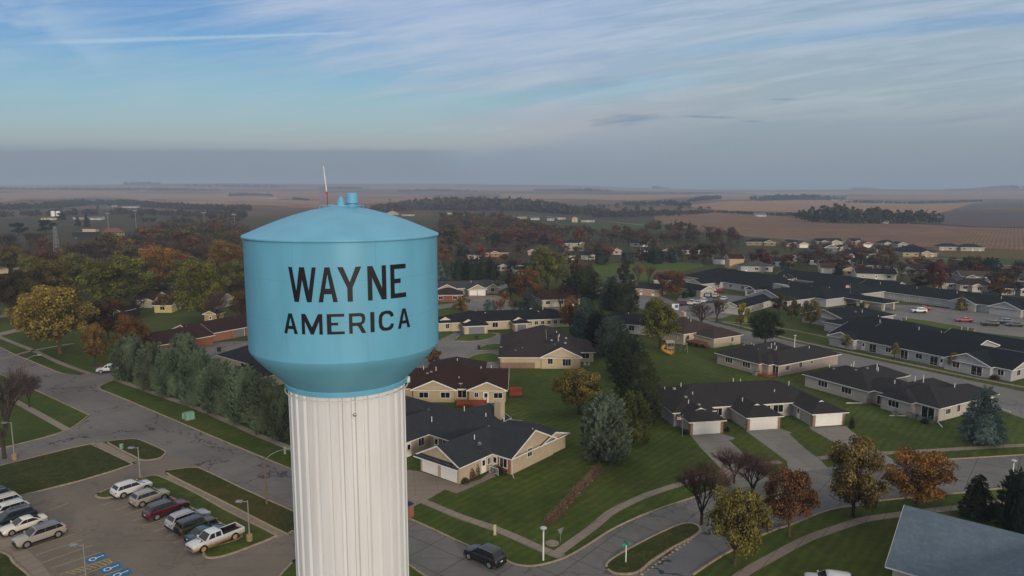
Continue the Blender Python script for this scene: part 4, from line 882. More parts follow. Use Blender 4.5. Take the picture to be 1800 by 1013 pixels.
def proto(kind, seed, lod):
    """crown and trunk meshes of height 1 and crown radius .5 (before scaling)"""
    r = random.Random(seed); cr = MB(); tk = MB()
    near = lod == 0
    if kind == 'leafy':
        base = r.uniform(.16, .24)
        nl = 34 if near else 16
        per = 330 if near else 75
        cl = []
        for i in range(nl):
            for _ in range(30):
                h = r.uniform(base+.05, .93); t = (h-base)/(1-base)
                env = .47*math.sin(math.pi*min(1, max(0, t))**.8)**.65
                rr = env*math.sqrt(r.random())*.92; a = r.uniform(0, 6.283)
                p = Vector((rr*math.cos(a), rr*math.sin(a), h))
                if all((p-q).length > .13 for q, _ in cl): break
            cl.append((p, r.uniform(.10, .165)))
        for p, s in cl:
            for i in range(per):
                d = rnd_dir(r)
                if d.z < -.3 and r.random() < .6: d.z = -d.z
                q = p+Vector((d.x, d.y, d.z*.8))*s*(r.random()**.35)*r.choice((1, 1, 1.12))
                leaf(cr, q, r.uniform(.011, .019) if near else r.uniform(.034, .052), r, (d+rnd_dir(r)*.8).normalized())
            limb(tk, (0, 0, base*r.uniform(.8, 1.6)), p, .014, .004, r, 4, 3)
        limb(tk, (0, 0, 0), (r.uniform(-.02, .02), r.uniform(-.02, .02), .7), .028, .01, r, 7, 4, .02)
        tk.tube((0, 0, -.01), (0, 0, .04), .042, .028, 7)
    elif kind == 'bare':
        def br(p, d, L, rad, lv):
            q = p+d*L
            tw = cr if lv >= (4 if near else 3) else tk
            if lv >= (5 if near else 4):
                n = d.orthogonal().normalized()*rad*1.5; k = len(cr.v)
                cr.v += [tuple(p-n), tuple(p+n), tuple(q)]; cr.f.append((k, k+1, k+2)); cr.mi.append(0)
            else: tw.tube(p, q, rad, rad*.65, 5 if lv < 2 else 3, cap=False)
            if lv >= (7 if near else 5): return
            for i in range(3 if lv < 5 else 2):
                dd = (d+rnd_dir(r)*.62+Vector((0, 0, .16))).normalized()
                br(q if i else p+d*L*.7, dd, L*r.uniform(.66, .84), rad*.62, lv+1)
            if lv > 1:
                dd = (d+rnd_dir(r)*.9).normalized(); br(p+d*L*.4, dd, L*.6, rad*.45, lv+2)
        tk.tube((0, 0, -.01), (0, 0, .16), .024, .02, 6, cap=False)
        for i in range(4):
            a = i*1.57+r.uniform(-.4, .4); d = Vector((math.cos(a)*.42, math.sin(a)*.42, 1)).normalized()
            br(Vector((0, 0, .13+.02*i)), d, .2, .014, 1)
        if near: pass
        # fine twig haze
        pts = list(cr.v)
        for i in range(3200 if near else 900):
            p = Vector(r.choice(pts)); d = (rnd_dir(r)+Vector((p.x, p.y, .6))).normalized(); q = p+d*r.uniform(.03, .07); n = d.orthogonal().normalized()*(.0019 if near else .006); k = len(cr.v)
            cr.v += [tuple(p-n), tuple(p+n), tuple(q)]; cr.f.append((k, k+1, k+2)); cr.mi.append(0)
    elif kind in ('spruce', 'pine', 'fir'):
        N = {'spruce': 27000, 'pine': 33000, 'fir': 16000}[kind] if near else 1900
        bs = {'spruce': .04, 'pine': .03, 'fir': .05}[kind]
        def env(t):
            if kind == 'spruce': return .5*(1-t)**.72*min(1, .72+t*2.2)
            if kind == 'fir': return .5*(1-t)**1.0
            return .5*math.sqrt(max(0, 1-(max(0, t-.25)/.75)**2.3))*min(1, .84+t*.8)
        NT_ = {'spruce': 520, 'pine': 560, 'fir': 360}[kind] if near else 90
        k = 0
        while k < NT_:
            t = r.random(); e = env(t)
            if r.random() > e/.5: continue
            k += 1
            a = r.uniform(0, 6.283); L = e*r.uniform(.62, .98); h = bs+(1-bs)*t
            out = Vector((math.cos(a), math.sin(a), r.uniform(.35, 1.0) if kind == 'pine' else r.uniform(-.35, .15))).normalized()
            p0 = Vector((L*.86*math.cos(a), L*.86*math.sin(a), h-(.03 if kind == 'pine' else -.02))); ln = r.uniform(.05, .085)*(1 if near else 1.4)
            if kind != 'pine': ln *= 1.1
            for q in range(N//NT_):
                f = r.random(); w = (.034 if near else .05)*(1-f*.7)*(1.25 if kind != 'pine' else 1.)
                d = rnd_dir(r)*w*r.random()**.5
                leaf(cr, p0+out*ln*f+d, r.uniform(.008, .014) if near else r.uniform(.026, .042), r, (rnd_dir(r)*.7+d.normalized()).normalized(), .55)
        # dark inner mass
        prof = [(.001, bs)]+[(env(t)*.55, bs+(1-bs)*t*.96) for t in [k/8 for k in range(8)]]+[(.001, .95)]
        cr.lathe(prof, 10)
        limb(tk, (0, 0, -.01), (0, 0, .9), .022, .003, r, 6, 3, .0)
    elif kind == 'shrub':
        for i in range(900 if near else 260):
            d = rnd_dir(r); d.z = abs(d.z); leaf(cr, Vector((d.x*.5, d.y*.5, d.z*.95))*(r.random()**.3), .04, r)
    con = kind in ('pine', 'spruce', 'fir')
    rad = sorted(math.hypot(v[0], v[1]) for v in cr.v)[int(len(cr.v)*(.90 if con else .985))]; top = sorted(v[2] for v in cr.v)[int(len(cr.v)*(.9965 if con else .9999))]; kx = .5/rad
    for q in (cr, tk): q.v = [(v[0]*kx, v[1]*kx, v[2]/top) for v in q.v]
    c = cr.build('crown', LEAF, None); t = tk.build('trunk', BARK, None) if tk.f else None
    cm = c.data; tm = t.data if t else None
    bpy.data.objects.remove(c)
    if t: bpy.data.objects.remove(t)
    return cm, tm
PR = {}
def get(kind, var, lod):
    k = (kind, var, lod)
    if k not in PR: PR[k] = proto(kind, hash((len(kind), var, lod)) % 9999 + var*17, lod)
    return PR[k]
NM = {'leafy': ('leafy_tree', 'tree'), 'bare': ('bare_tree', 'tree'), 'spruce': ('spruce_tree', 'tree'), 'pine': ('pine_tree', 'tree'), 'fir': ('fir_tree', 'tree'), 'shrub': ('shrub', 'shrub')}
TR = random.Random(5)
def tree(kind, x, yb, yt, w, col, label, group=None, bark='4a4038', pos=None, hgt=None, wid=None, tiny=False):
    p = pos or P(x, yb)
    h = hgt or (ztop(p, yt)-p.z); dp = depth(p); wd = wid or w*dp/F
    pxh = h*F/dp
    lod = 0 if pxh > 48 else 1
    var = TR.randrange(3 if lod == 0 else 4)
    cm, tm = get(kind, var, lod)
    rz = TR.uniform(0, 6.28); c = hexc(col); v = TR.uniform(.88, 1.12)
    c = (c[0]*v*TR.uniform(.93, 1.07), c[1]*v, c[2]*v, 1)
    nm, cat = NM[kind]
    if tiny or tm is None:
        o = bpy.data.objects.new(nm, cm); COL.objects.link(o); o.location = p; o.scale = (wd, wd, h); o.rotation_euler = (0, 0, rz); o.color = c
        return tag(o, label, cat, group)
    e = thing(nm, label, cat, p, rz, group); e.scale = (wd, wd, h)
    a = bpy.data.objects.new('crown', cm); COL.objects.link(a); a.parent = e; a.color = c
    b = bpy.data.objects.new('trunk', tm); COL.objects.link(b); b.parent = e; b.color = hexc(bark)
    return e
OL = '5f5a2c'; YL = '84713a'; OR = '7a552c'; RU = '6b4326'; RD = '6e3426'; DG = '24301f'; PG = '5c6c55'; BS = '4a5a54'; BRN = '5a4a3c'; BN = '5f4c46'
PINES = [(232, 665, 588, 62, 'leftmost, beside the side street'), (272, 682, 602, 62, 'second from the left end'), (303, 693, 614, 60, 'third from the left end'), (349, 708, 614, 66, 'fourth from the left end'), (388, 724, 634, 68, 'fifth from the left end'), (430, 741, 644, 66, 'third from the tower end'), (468, 757, 661, 62, 'second from the tower end'), (499, 772, 688, 46, 'half hidden by the tower stem')]
for x, yb, yt, w, s in PINES: tree('pine', x, yb, yt, w*.98, PG, 'rounded grey-green pine in the street row, '+s, 'pines in a row along the sidewalk')
T = [
 ('pine', 325, 648, 586, 52, PG, 'grey-green pine standing just behind the street row'),
 ('pine', 434, 700, 640, 44, DG, 'darker pine squeezed behind the street row near the tower'),
 ('leafy', 106, 622, 500, 128, YL, 'largest yellow-olive tree, left lawn by the street', '5a4a36'), ('leafy', 62, 600, 512, 74, '867238', 'yellow tree fused to the left side of the largest yellow tree'),
 ('leafy', 168, 640, 567, 46, '7c5c36', 'small orange-brown tree in front of the largest yellow tree'), ('leafy', 237, 640, 552, 68, '70502a', 'rust brown tree behind the leftmost pine'),
 ('leafy', 190, 596, 524, 62, '4b3222', 'dark maroon tree between the yellow and rust trees'), ('leafy', 22, 556, 474, 76, '40371f', 'dark olive tree at the left edge'), ('leafy', 48, 560, 490, 60, '4c4322', 'shaded olive tree right of the left edge tree'),
 ('leafy', 88, 532, 456, 86, '5b4d28', 'brown-olive tree behind the yellow tree'), ('leafy', 60, 500, 450, 50, '6c6a36', 'light olive tree in front of the warehouse'), ('leafy', 134, 506, 444, 60, '66653a', 'grey-olive tree at the foot of the lattice mast'),
 ('leafy', 208, 540, 449, 124, '60602c', 'broad olive tree in the middle of the left woods'), ('leafy', 170, 520, 462, 54, '5d5a2c', 'smaller olive tree joined to the broad olive tree'), ('leafy', 279, 506, 431, 72, '8a6236', 'tall orange tree with forked pale trunks', '8a7c6a'),
 ('leafy', 319, 494, 446, 25, '80402a', 'narrow brick-red tree beside the orange forked tree'), ('leafy', 356, 562, 454, 86, '68662f', 'tall yellow-olive tree right of the orange forked tree'), ('leafy', 412, 520, 454, 58, '565530', 'olive tree against the left side of the tank'),
 ('leafy', 398, 474, 421, 72, '7c6234', 'golden tree behind the tank on its left'), ('leafy', 392, 468, 438, 40, '7c4628', 'reddish tree under the golden tree'), ('bare', 384, 574, 502, 52, BN, 'bare grey-purple tree by the yellow garden shed'),
 ('bare', 240, 556, 516, 56, '5c4c4a', 'bare tree spreading over the white-trimmed house roof'), ('bare', 8, 806, 636, 120, '5c5250', 'large sparse bare tree by the left frame edge over the street', '4a423c'), ('bare', 52, 716, 650, 50, '5f4c4a', 'small bare sapling beside the left street'),
 ('leafy', 427, 560, 510, 44, '5a4426', 'rusty tree tucked behind the tank'), ('fir', 170, 516, 494, 16, '23302e', 'little blue-black fir under the broad olive tree'), ('leafy', 286, 520, 502, 22, DG, 'dark round evergreen beside the orange-brown roof'),
 # centre
 ('leafy', 1018, 727, 651, 92, '776a34', 'round orange-olive tree on the back lawn', '4a3a28'), ('pine', 1064, 806, 692, 86, '616f5c', 'large round blue-green pine behind the grass clump row'), ('pine', 1112, 776, 690, 62, '555a30', 'olive pine right of the large blue-green pine'),
 ('pine', 1128, 742, 668, 64, '414a2c', 'dark pine topping the olive pine'), ('pine', 1119, 704, 624, 74, '384428', 'dark pine midway up the pine column'), ('pine', 1103, 664, 588, 72, '3c4a2e', 'green pine in the upper pine column'), ('pine', 1076, 626, 556, 60, '4a5a4e', 'blue-grey pine on the left of the upper column'),
 ('spruce', 1028, 594, 525, 48, '4e5d54', 'pale blue spruce left of the pine column'), ('pine', 1050, 610, 546, 40, DG, 'black-green pine between the two blue spruces'), ('leafy', 1002, 584, 522, 36, '7d5634', 'bare orange-brown tree left of the pale blue spruce'),
 ('leafy', 963, 512, 431, 74, '696a33', 'largest olive-green tree in the middle neighbourhood'), ('leafy', 926, 538, 472, 54, '66482a', 'orange-brown tree below the largest olive tree'), ('spruce', 929, 566, 506, 38, '47524a', 'grey spruce behind the navy roofed ranch'),
 ('pine', 861, 556, 526, 24, '4d5d5c', 'small blue pine beside the cul-de-sac'), ('leafy', 812, 552, 522, 32, '76622c', 'small yellow tree at the street corner by the tank'), ('leafy', 886, 532, 511, 18, '8a5a2c', 'tiny orange tree above the blue pine'),
 ('bare', 882, 556, 521, 36, '7c5c50', 'pale bare tree pair beside the blue pine', '8a6a52'), ('bare', 902, 556, 524, 30, '7c5c50', 'pinkish bare tree behind the ranch roof', '8a6a52'), ('bare', 898, 530, 468, 34, '523f3c', 'dark bare tree left of the orange-brown tree'),
 ('bare', 985, 546, 494, 50, '5a3c30', 'bare brown tree in front of the rusty roofed house'), ('pine', 1028, 525, 472, 60, '37422a', 'broad black-green yew above the rusty roofed house'), ('pine', 1006, 520, 484, 40, '2c3320', 'low dark yew left of the broad yew'), ('leafy', 1012, 490, 448, 34, '5a4330', 'brown tree above the broad yew'), ('bare', 1036, 500, 458, 28, '5f4a38', 'bare brown tree on the left rim of the green lawn'),
 ('pine', 1056, 465, 436, 30, '242e20', 'round black-green tree above the green lawn'), ('leafy', 1052, 450, 424, 30, '6a4a30', 'rusty tree behind the round evergreen'), ('leafy', 1070, 450, 432, 22, '8a4a2c', 'orange tree beside the pinkish gabled house'),
 ('pine', 1095, 548, 498, 54, '36422c', 'dark green conifer beside the peach house'), ('spruce', 1072, 544, 492, 40, '3c4a42', 'grey-green spruce left of the dark conifer'), ('leafy', 1099, 506, 462, 30, '4b3530', 'dark maroon tree on the green lawn'), ('shrub', 1082, 498, 482, 22, DG, 'dark round bush beside the maroon lawn tree'),
 ('bare', 1122, 502, 460, 26, '77584c', 'pinkish bare tree on the green lawn'), ('bare', 1140, 500, 462, 30, '6e5a44', 'tan bare tree on the right of the green lawn'), ('leafy', 1182, 524, 474, 46, '6a4a34', 'rusty tree in front of the care home back range'), ('bare', 1164, 520, 472, 34, '8a5f64', 'pink-purple bare tree left of the care home'),
 ('leafy', 1160, 612, 522, 72, '66662f', 'olive-yellow tree beside the yellow slide'), ('pine', 1215, 522, 505, 16, '1d2a24', 'small black conifer by the grey garage block'), ('pine', 1203, 524, 512, 12, '1f2c26', 'smallest black conifer by the grey garage block'),
 ('bare', 1263, 509, 491, 16, '5a3a36', 'little round maroon tree against the care home wall'), ('leafy', 1302, 578, 532, 28, '857a30', 'yellow-green tree at the end of the white garage row'), ('bare', 1260, 566, 520, 40, '6a524e', 'bare tree over the car park edge', '5a443c'), ('bare', 1232, 574, 530, 66, '66504a', 'widest bare tree in front of the car park', '5a443c'),
 ('leafy', 1345, 606, 546, 64, '2c3720', 'round dark green tree by the street behind the taupe house'), ('leafy', 1368, 552, 512, 26, '5a4e38', 'leftmost of three brown-green trees before the care home gable'), ('leafy', 1391, 562, 519, 30, '5a4e38', 'middle of three brown-green trees on the care home lawn'), ('leafy', 1424, 576, 526, 34, '645a34', 'rightmost of three brown-green trees on the care home lawn'),
 ('leafy', 1487, 614, 587, 20, '79703a', 'small yellow street tree by the left end of the near care home wing'), ('leafy', 1572, 631, 601, 18, '79703a', 'small yellow street tree in the middle of the near care home wing'), ('leafy', 1676, 652, 619, 20, '76683a', 'small yellow street tree by the right gable of the near care home wing'),
 ('spruce', 1725, 780, 681, 68, '586a66', 'large blue spruce on the lawn beside the long pale house'), ('spruce', 1716, 912, 836, 52, '1f2c20', 'dark green spruce beside the lower right sidewalk'), ('pine', 1787, 934, 828, 66, '1f2e26', 'thick dark spruce at the right frame edge'), ('spruce', 1746, 908, 884, 30, '1f2a20', 'low dark spruce sapling left of the frame edge spruce'),
 ('leafy', 1499, 908, 765, 110, '6f5f36', 'tall brown-olive tree standing between road and lower sidewalk', '4a3a2c'), ('leafy', 1613, 886, 789, 116, '835d32', 'spreading orange maple on the road verge', '40342a'), ('leafy', 1291, 992, 850, 108, '7e733c', 'yellow-olive tree nearest the camera on the road verge', '5a4c38'), ('leafy', 1387, 942, 824, 94, '6f4a34', 'russet orange tree between the two olive trees', '6a5a48'),
 ('bare', 1233, 922, 812, 104, '5c4440', 'bare multi-stemmed tree at the island tip', '3c302c'), ('bare', 1322, 876, 790, 100, '5c4440', 'bare dark tree at the foot of the first driveway', '3c302c'), ('bare', 1290, 850, 790, 74, '6a4c4a', 'reddish bare tree left of the dark bare tree', '4c3a36'), ('leafy', 760, 640, 608, 34, '6a5228', 'half-bare yellow tree behind the tank cone'),
 # right neighbourhood and beyond
 ('leafy', 1640, 520, 458, 38, '6a3c34', 'brick red tree behind the care home roof'), ('leafy', 1615, 516, 484, 30, '3b2c28', 'dark brown tree left of the brick red tree'), ('leafy', 1612, 474, 448, 40, '7c5a30', 'orange tree below the big black roof'), ('leafy', 1757, 524, 486, 46, '6a5030', 'brown-gold tree right of the white house'), ('leafy', 1786, 500, 466, 36, '5f4030', 'rusty tree by the right frame edge'),
 ('fir', 1689, 546, 517, 18, '6a6038', 'slim yellowish tree at the round car park'), ('pine', 1700, 478, 450, 22, '1c2c24', 'tallest of the dark fir clump right of the maroon house'), ('pine', 1686, 478, 460, 24, '1c2c24', 'left end of the dark fir clump'), ('pine', 1718, 480, 461, 26, '1c2c24', 'low middle of the dark fir clump'), ('pine', 1742, 482, 452, 30, '1c2c24', 'right end of the dark fir clump'), ('pine', 1731, 480, 456, 24, '1e2e26', 'fourth tree of the dark fir clump'),
 ('pine', 1795, 476, 458, 30, '22382a', 'dark green bush tree at the right frame edge'), ('pine', 1474, 484, 464, 20, '1f2f26', 'dark evergreen behind the care home roofs'), ('leafy', 1516, 476, 465, 26, '7e602c', 'low golden tree between the tan and plum roofs'), ('leafy', 1385, 476, 447, 30, '5e4636', 'brown tree among the rows right of the navy roof'), ('leafy', 1420, 468, 444, 34, '4e3a3a', 'dull maroon tree among the field rows'),
 ('leafy', 1343, 468, 436, 46, '5f3636', 'maroon tree behind the low grey roof'), ('bare', 1322, 466, 440, 40, '6a5658', 'grey-purple bare tree behind the low grey roof'), ('pine', 1378, 484, 458, 18, '22302a', 'dark evergreen at the corner of the navy roofed house'), ('leafy', 1382, 472, 453, 20, '8a6434', 'small orange tree right of the navy roofed house'),
 ('bare', 1260, 440, 396, 26, '6a3f34', 'reddish round-headed tree standing tall above the others'), ('bare', 1284, 442, 398, 34, '54403e', 'bare brown tree right of the reddish round-headed tree'), ('bare', 1268, 462, 420, 50, '4e3c38', 'broad brown tree below the two tall heads'), ('leafy', 1240, 456, 428, 44, '4a3e36', 'dark tree left of the broad brown tree'),
 ('fir', 1179, 406, 388, 8, '1d2b22', 'leftmost spire of three pointed firs on the pasture'), ('fir', 1187, 407, 386, 9, '1d2b22', 'middle spire of three pointed firs on the pasture'), ('fir', 1196, 407, 388, 9, '1d2b22', 'rightmost spire of three pointed firs on the pasture'), ('fir', 1212, 412, 389, 11, '2a3a34', 'grey fir standing right of the three pointed firs'),
 ('spruce', 1188, 460, 440, 16, '3d5050', 'blue spruce by the green lawn'), ('pine', 1180, 462, 438, 18, '1f2d22', 'black fir left of the blue spruce'), ('pine', 1155, 464, 436, 24, '26342a', 'dark green fir in the fir row above the lawn'), ('pine', 1144, 462, 434, 22, '2c3c32', 'grey-green fir in the fir row above the lawn'), ('leafy', 1128, 462, 438, 26, '3e2e2a', 'dark maroon tree in the fir row'), ('pine', 1104, 464, 440, 24, '2a3630', 'grey fir at the left of the fir row'), ('leafy', 1218, 462, 438, 22, '4a342c', 'brown tree at the right corner of the green lawn'),
 ('leafy', 1020, 438, 400, 24, '7a4638', 'tall salmon-red tree behind the dark blue roofed house'), ('leafy', 984, 442, 420, 28, '83402c', 'red-orange tree left of the dark blue roofed house'), ('leafy', 1150, 440, 416, 24, '6e5444', 'tan tree behind the black roof row'), ('leafy', 1194, 424, 418, 14, '7a6430', 'small yellow tree by the pasture'),
 ('fir', 843, 448, 424, 12, '8a4a2c', 'small cone-shaped orange tree beside the brick house'), ('leafy', 849, 458, 434, 14, '8a2c2c', 'vivid crimson tree in front of the tan brick house'), ('leafy', 889, 434, 408, 28, '5c2c28', 'dark red tree behind the tan brick house'), ('leafy', 824, 436, 412, 26, '7a4428', 'rust orange tree right of the tank'), ('leafy', 857, 430, 396, 34, '616434', 'pale green tree behind the brick houses'), ('pine', 872, 432, 408, 20, '20321f', 'dark green tree left of the dark red tree'),
 ('leafy', 794, 440, 400, 50, '5b5030', 'brown-olive tree beside the top of the tank'), ('leafy', 780, 462, 430, 38, '66502e', 'golden-brown tree touching the tank edge'), ('pine', 816, 456, 434, 18, '252e28', 'dark juniper left of the blue-grey roof'), ('spruce', 774, 494, 458, 34, '4b544c', 'grey spruce beside the tank'), ('pine', 808, 492, 456, 34, '232d20', 'first of four dark firs beside the grey spruce'), ('pine', 830, 494, 452, 36, '232d20', 'second of four dark firs beside the grey spruce'), ('pine', 852, 490, 450, 34, '252f22', 'third of four dark firs, behind the grey roofed house'), ('pine', 868, 492, 460, 22, '262c24', 'rightmost of four dark firs'),
 ('leafy', 955, 436, 412, 24, '3b2c38', 'plum-dark tree near the tiny gable'), ('bare', 918, 452, 424, 50, '5a4546', 'purple-brown bare tree over the far houses'), ('leafy', 908, 428, 404, 40, '6c4238', 'russet crown behind the purple bare tree'), ('leafy', 938, 430, 406, 40, '64423a', 'second russet crown right of the first'),
 ('fir', 908, 398, 379, 12, '20302a', 'tall dark fir on the left of the pasture'), ('fir', 932, 410, 390, 10, '20302a', 'dark fir low on the pasture'), ('fir', 924, 404, 384, 12, '26362c', 'middle dark fir on the pasture'), ('leafy', 920, 412, 398, 14, '263026', 'small round evergreen under the pasture firs'),
 ('leafy', 80, 412, 386, 34, '1a2a1c', 'large black-green tree left of the scoreboard'), ('leafy', 34, 414, 391, 34, '1f2d20', 'dark green tree at the left behind the warehouse'), ('fir', 153, 400, 374, 10, '1e2c2a', 'dark spire tree above the scoreboard'), ('fir', 137, 398, 376, 10, '1e2c2a', 'dark spire tree left of the scoreboard'), ('leafy', 108, 392, 374, 18, '1f2c26', 'dark tree between silos and spire trees'),
]
for a in T:
    tree(a[0], a[1], a[2], a[3], a[4], a[5], a[6], bark=a[7] if len(a) > 7 else '4a4038')
def inpoly(x, y, poly):
    c = False; n = len(poly)
    for i in range(n):
        x0, y0 = poly[i]; x1, y1 = poly[(i+1) % n]
        if (y0 > y) != (y1 > y) and x < (x1-x0)*(y-y0)/(y1-y0)+x0: c = not c
    return c
def scatter(poly, n, kinds, group, hr=(8, 13), wr=(.85, 1.2), gap=.6, seed=1):
    r = random.Random(seed); pts = []
    xs = [p[0] for p in poly]; ys = [p[1] for p in poly]; tries = 0
    while len(pts) < n and tries < 4000:
        tries += 1
        x = r.uniform(min(xs), max(xs)); y = r.uniform(min(ys), max(ys))
        if not inpoly(x, y, poly): continue
        if any(abs(x-q[0]) < gap*13*(.3+(y-340)/160) and abs(y-q[1]) < gap*5*(.3+(y-340)/160) for q in pts): continue
        pts.append((x, y))
    for x, y in pts:
        k = r.choices(kinds, [q[2] for q in kinds])[0]
        h = r.uniform(*hr)*(1 if k[0] != 'fir' else .9); w = h*r.uniform(*wr)*(.55 if k[0] in ('fir', 'spruce') else .8 if k[0] == 'pine' else 1)
        tree(k[0], x, y, 0, 0, r.choice(k[1]), k[3], group, hgt=h, wid=w, tiny=y < 420)
BNS = ['54463c', '4e4238', '5c4c3c', '463c36', '5c4c42']; OLS = ['5a5430', '4e4c2c', '625630', '6a5c30']; RS = ['66462f', '6e4a33', '5c4032']; EG = ['26332a', '223026', '2f3b30']
scatter([(-40, 446), (60, 446), (150, 450), (235, 446), (250, 420), (420, 405), (428, 470), (250, 470), (120, 462), (100, 440), (-40, 440)], 78, [('bare', BNS, 7, 'bare brown tree in the dark belt between the sports ground and the olive trees'), ('leafy', OLS, 4, 'olive-brown tree in the dark belt between the sports ground and the olive trees'), ('leafy', RS, 2, 'rusty tree in the dark belt between the sports ground and the olive trees')], 'woods behind the left neighbourhood', (10, 15), (.9, 1.25), seed=3)
scatter([(-40, 356), (60, 352), (200, 350), (300, 362), (425, 366), (425, 392), (300, 384), (200, 378), (-40, 376)], 34, [('bare', BNS, 6, 'bare brown tree in the wood under the pale field, left of the tower'), ('leafy', ['3c3a2c', '34342a', '453f2e'], 5, 'dark leafy tree in the wood under the pale field, left of the tower'), ('fir', EG, 2, 'dark fir in the wood under the pale field, left of the tower')], 'wood under the pale field', (8, 13), seed=5)
scatter([(230, 388), (425, 382), (428, 408), (330, 410), (240, 402)], 26, [('bare', BNS, 5, 'bare tree around the sports field, left of the tower'), ('leafy', OLS, 3, 'olive tree around the sports field, left of the tower')], 'trees round the sports field', (9, 13), seed=6)
scatter([(650, 362), (720, 350), (850, 348), (900, 358), (960, 362), (1000, 368), (1060, 374), (1060, 384), (920, 378), (860, 378), (700, 374)], 46, [('bare', ['4c4440', '54483f', '443e3c'], 5, 'bare tree in the hazy wood right of the tank roof'), ('leafy', ['3f4232', '4a4a34', '37382e'], 6, 'dull green tree in the hazy wood right of the tank roof'), ('leafy', RS, 1, 'russet tree in the hazy wood right of the tank roof')], 'hazy wood right of the tank', (10, 16), seed=8)
scatter([(775, 385), (880, 386), (900, 400), (960, 412), (1040, 420), (1040, 434), (900, 420), (775, 412)], 64, [('bare', BNS, 7, 'bare brown tree in the belt between pasture and houses'), ('leafy', OLS, 2, 'olive tree in the belt between pasture and houses'), ('leafy', RS, 2, 'rusty tree in the belt between pasture and houses')], 'tree belt under the pasture', (10, 15), seed=9)
scatter([(1040, 416), (1180, 408), (1300, 420), (1300, 440), (1180, 440), (1060, 440)], 30, [('bare', BNS, 7, 'bare tree scattered between the pasture and the roofs'), ('leafy', RS, 1, 'rusty tree scattered between the pasture and the roofs')], 'trees between pasture and roofs', (9, 14), seed=10)
scatter([(1010, 362), (1150, 366), (1250, 372), (1140, 388), (1060, 388)], 30, [('bare', ['4c4440', '54483f', '443e3c'], 5, 'bare tree by the far lane right of the farmhouses'), ('leafy', ['3c3f30', '46442f'], 4, 'dull tree by the far lane right of the farmhouses')], 'trees by the far lane', (8, 13), seed=11)
scatter([(1400, 440), (1560, 452), (1700, 478), (1790, 500), (1790, 524), (1640, 505), (1500, 484), (1400, 472)], 30, [('bare', BNS, 6, 'small bare tree among the houses behind the care home'), ('leafy', RS, 2, 'small rusty tree among the houses behind the care home')], 'trees among the far right houses', (6, 10), seed=12)
scatter([(770, 470), (880, 470), (900, 505), (890, 520), (780, 505)], 10, [('bare', BNS, 6, 'bare tree in the gardens right of the tank'), ('shrub', EG, 2, 'dark bush in the gardens right of the tank')], 'garden trees right of the tank', (3, 6), seed=13)
scatter([(240, 510), (425, 500), (425, 560), (300, 560)], 12, [('bare', BNS, 3, 'bare garden tree left of the tank'), ('leafy', OLS, 3, 'olive garden tree left of the tank')], 'garden trees left of the tank', (5, 8), seed=14)
scatter([(775, 438), (1000, 440), (1240, 446), (1300, 452), (1250, 468), (1100, 462), (1000, 466), (900, 480), (775, 470)], 40, [('bare', BNS, 6, 'bare brown tree among the roofs between the tank and the care home'), ('leafy', RS+OLS, 4, 'autumn leafed tree among the roofs between the tank and the care home'), ('pine', EG, 1, 'dark evergreen among the roofs between the tank and the care home')], 'trees among the centre roofs', (5, 8.5), seed=21)
scatter([(1300, 436), (1500, 438), (1640, 456), (1790, 500), (1790, 520), (1620, 492), (1440, 470), (1300, 466)], 40, [('bare', BNS, 6, 'low bare tree in the far right streets'), ('leafy', RS, 2, 'low rusty tree in the far right streets'), ('pine', EG, 2, 'low dark evergreen in the far right streets')], 'low trees in the far right streets', (4, 7), seed=22)
scatter([(0, 470), (425, 462), (428, 520), (240, 535), (150, 510), (0, 500)], 22, [('leafy', OLS, 6, 'olive tree filling the left neighbourhood canopy'), ('leafy', RS, 2, 'rust tree filling the left neighbourhood canopy'), ('bare', BNS, 2, 'bare tree filling the left neighbourhood canopy')], 'canopy of the left neighbourhood', (10, 14), (.95, 1.3), gap=1., seed=23)
scatter([(880, 470), (1020, 470), (1150, 500), (1180, 530), (1060, 560), (1000, 555), (900, 520)], 16, [('bare', BNS, 5, 'bare garden tree between the middle houses'), ('pine', EG, 3, 'dark garden evergreen between the middle houses')], 'garden trees between the middle houses', (5, 8), seed=24)
# far woods as masses
def wood(base, hts, name, label, col, dens=1., dep=60, seed=1, fine=False):
    r = random.Random(seed); mb = MB(); L = []
    for i in range(len(base)-1):
        a = P(*base[i]); b = P(*base[i+1]); n = max(2, int((b-a).length/7*dens))
        for k in range(n):
            t = k/n; p = a.lerp(b, t); h = hts[i]+(hts[i+1]-hts[i])*t
            for q in range(2):
                x = p.x+r.uniform(-4, 4); y = p.y+r.uniform(0, dep); z = terr(x, y)-.5; hh = h*r.uniform(.6, 1.15); w = hh*r.uniform(.4, .6)
                for _ in range(150 if fine else 34):
                    d = rnd_dir(r); s = r.random()**.3
                    leaf(mb, Vector((x+d.x*w*s, y+d.y*w*s, z+hh*.55+d.z*hh*.45*s)), hh*(.055 if fine else .15), r)
    o = mb.build(name, LEAF); o.color = hexc(col)
    return tag(o, label, 'wood', kind='stuff')
wood([(-60, 333), (60, 334), (150, 335), (290, 336), (380, 336)], [14, 12, 16, 20, 10], 'far_wood', 'dark treeline on the top edge of the pale field, left', '34362c', 1, 90, 1)
wood([(-60, 372), (60, 368), (130, 362), (200, 361), (260, 366), (330, 370), (425, 372)], [11, 13, 15, 14, 12, 11, 12], 'wood_mass', 'dark brown wood lying along the foot of the pale field, left of the tower', '3a352c', 2.2, 70, 21)
wood([(-60, 384), (60, 381), (200, 377), (300, 380), (425, 384)], [9, 10, 10, 9, 10], 'wood_mass', 'lower belt of dark trees in front of the wood under the pale field', '443a30', 1.3, 40, 22)
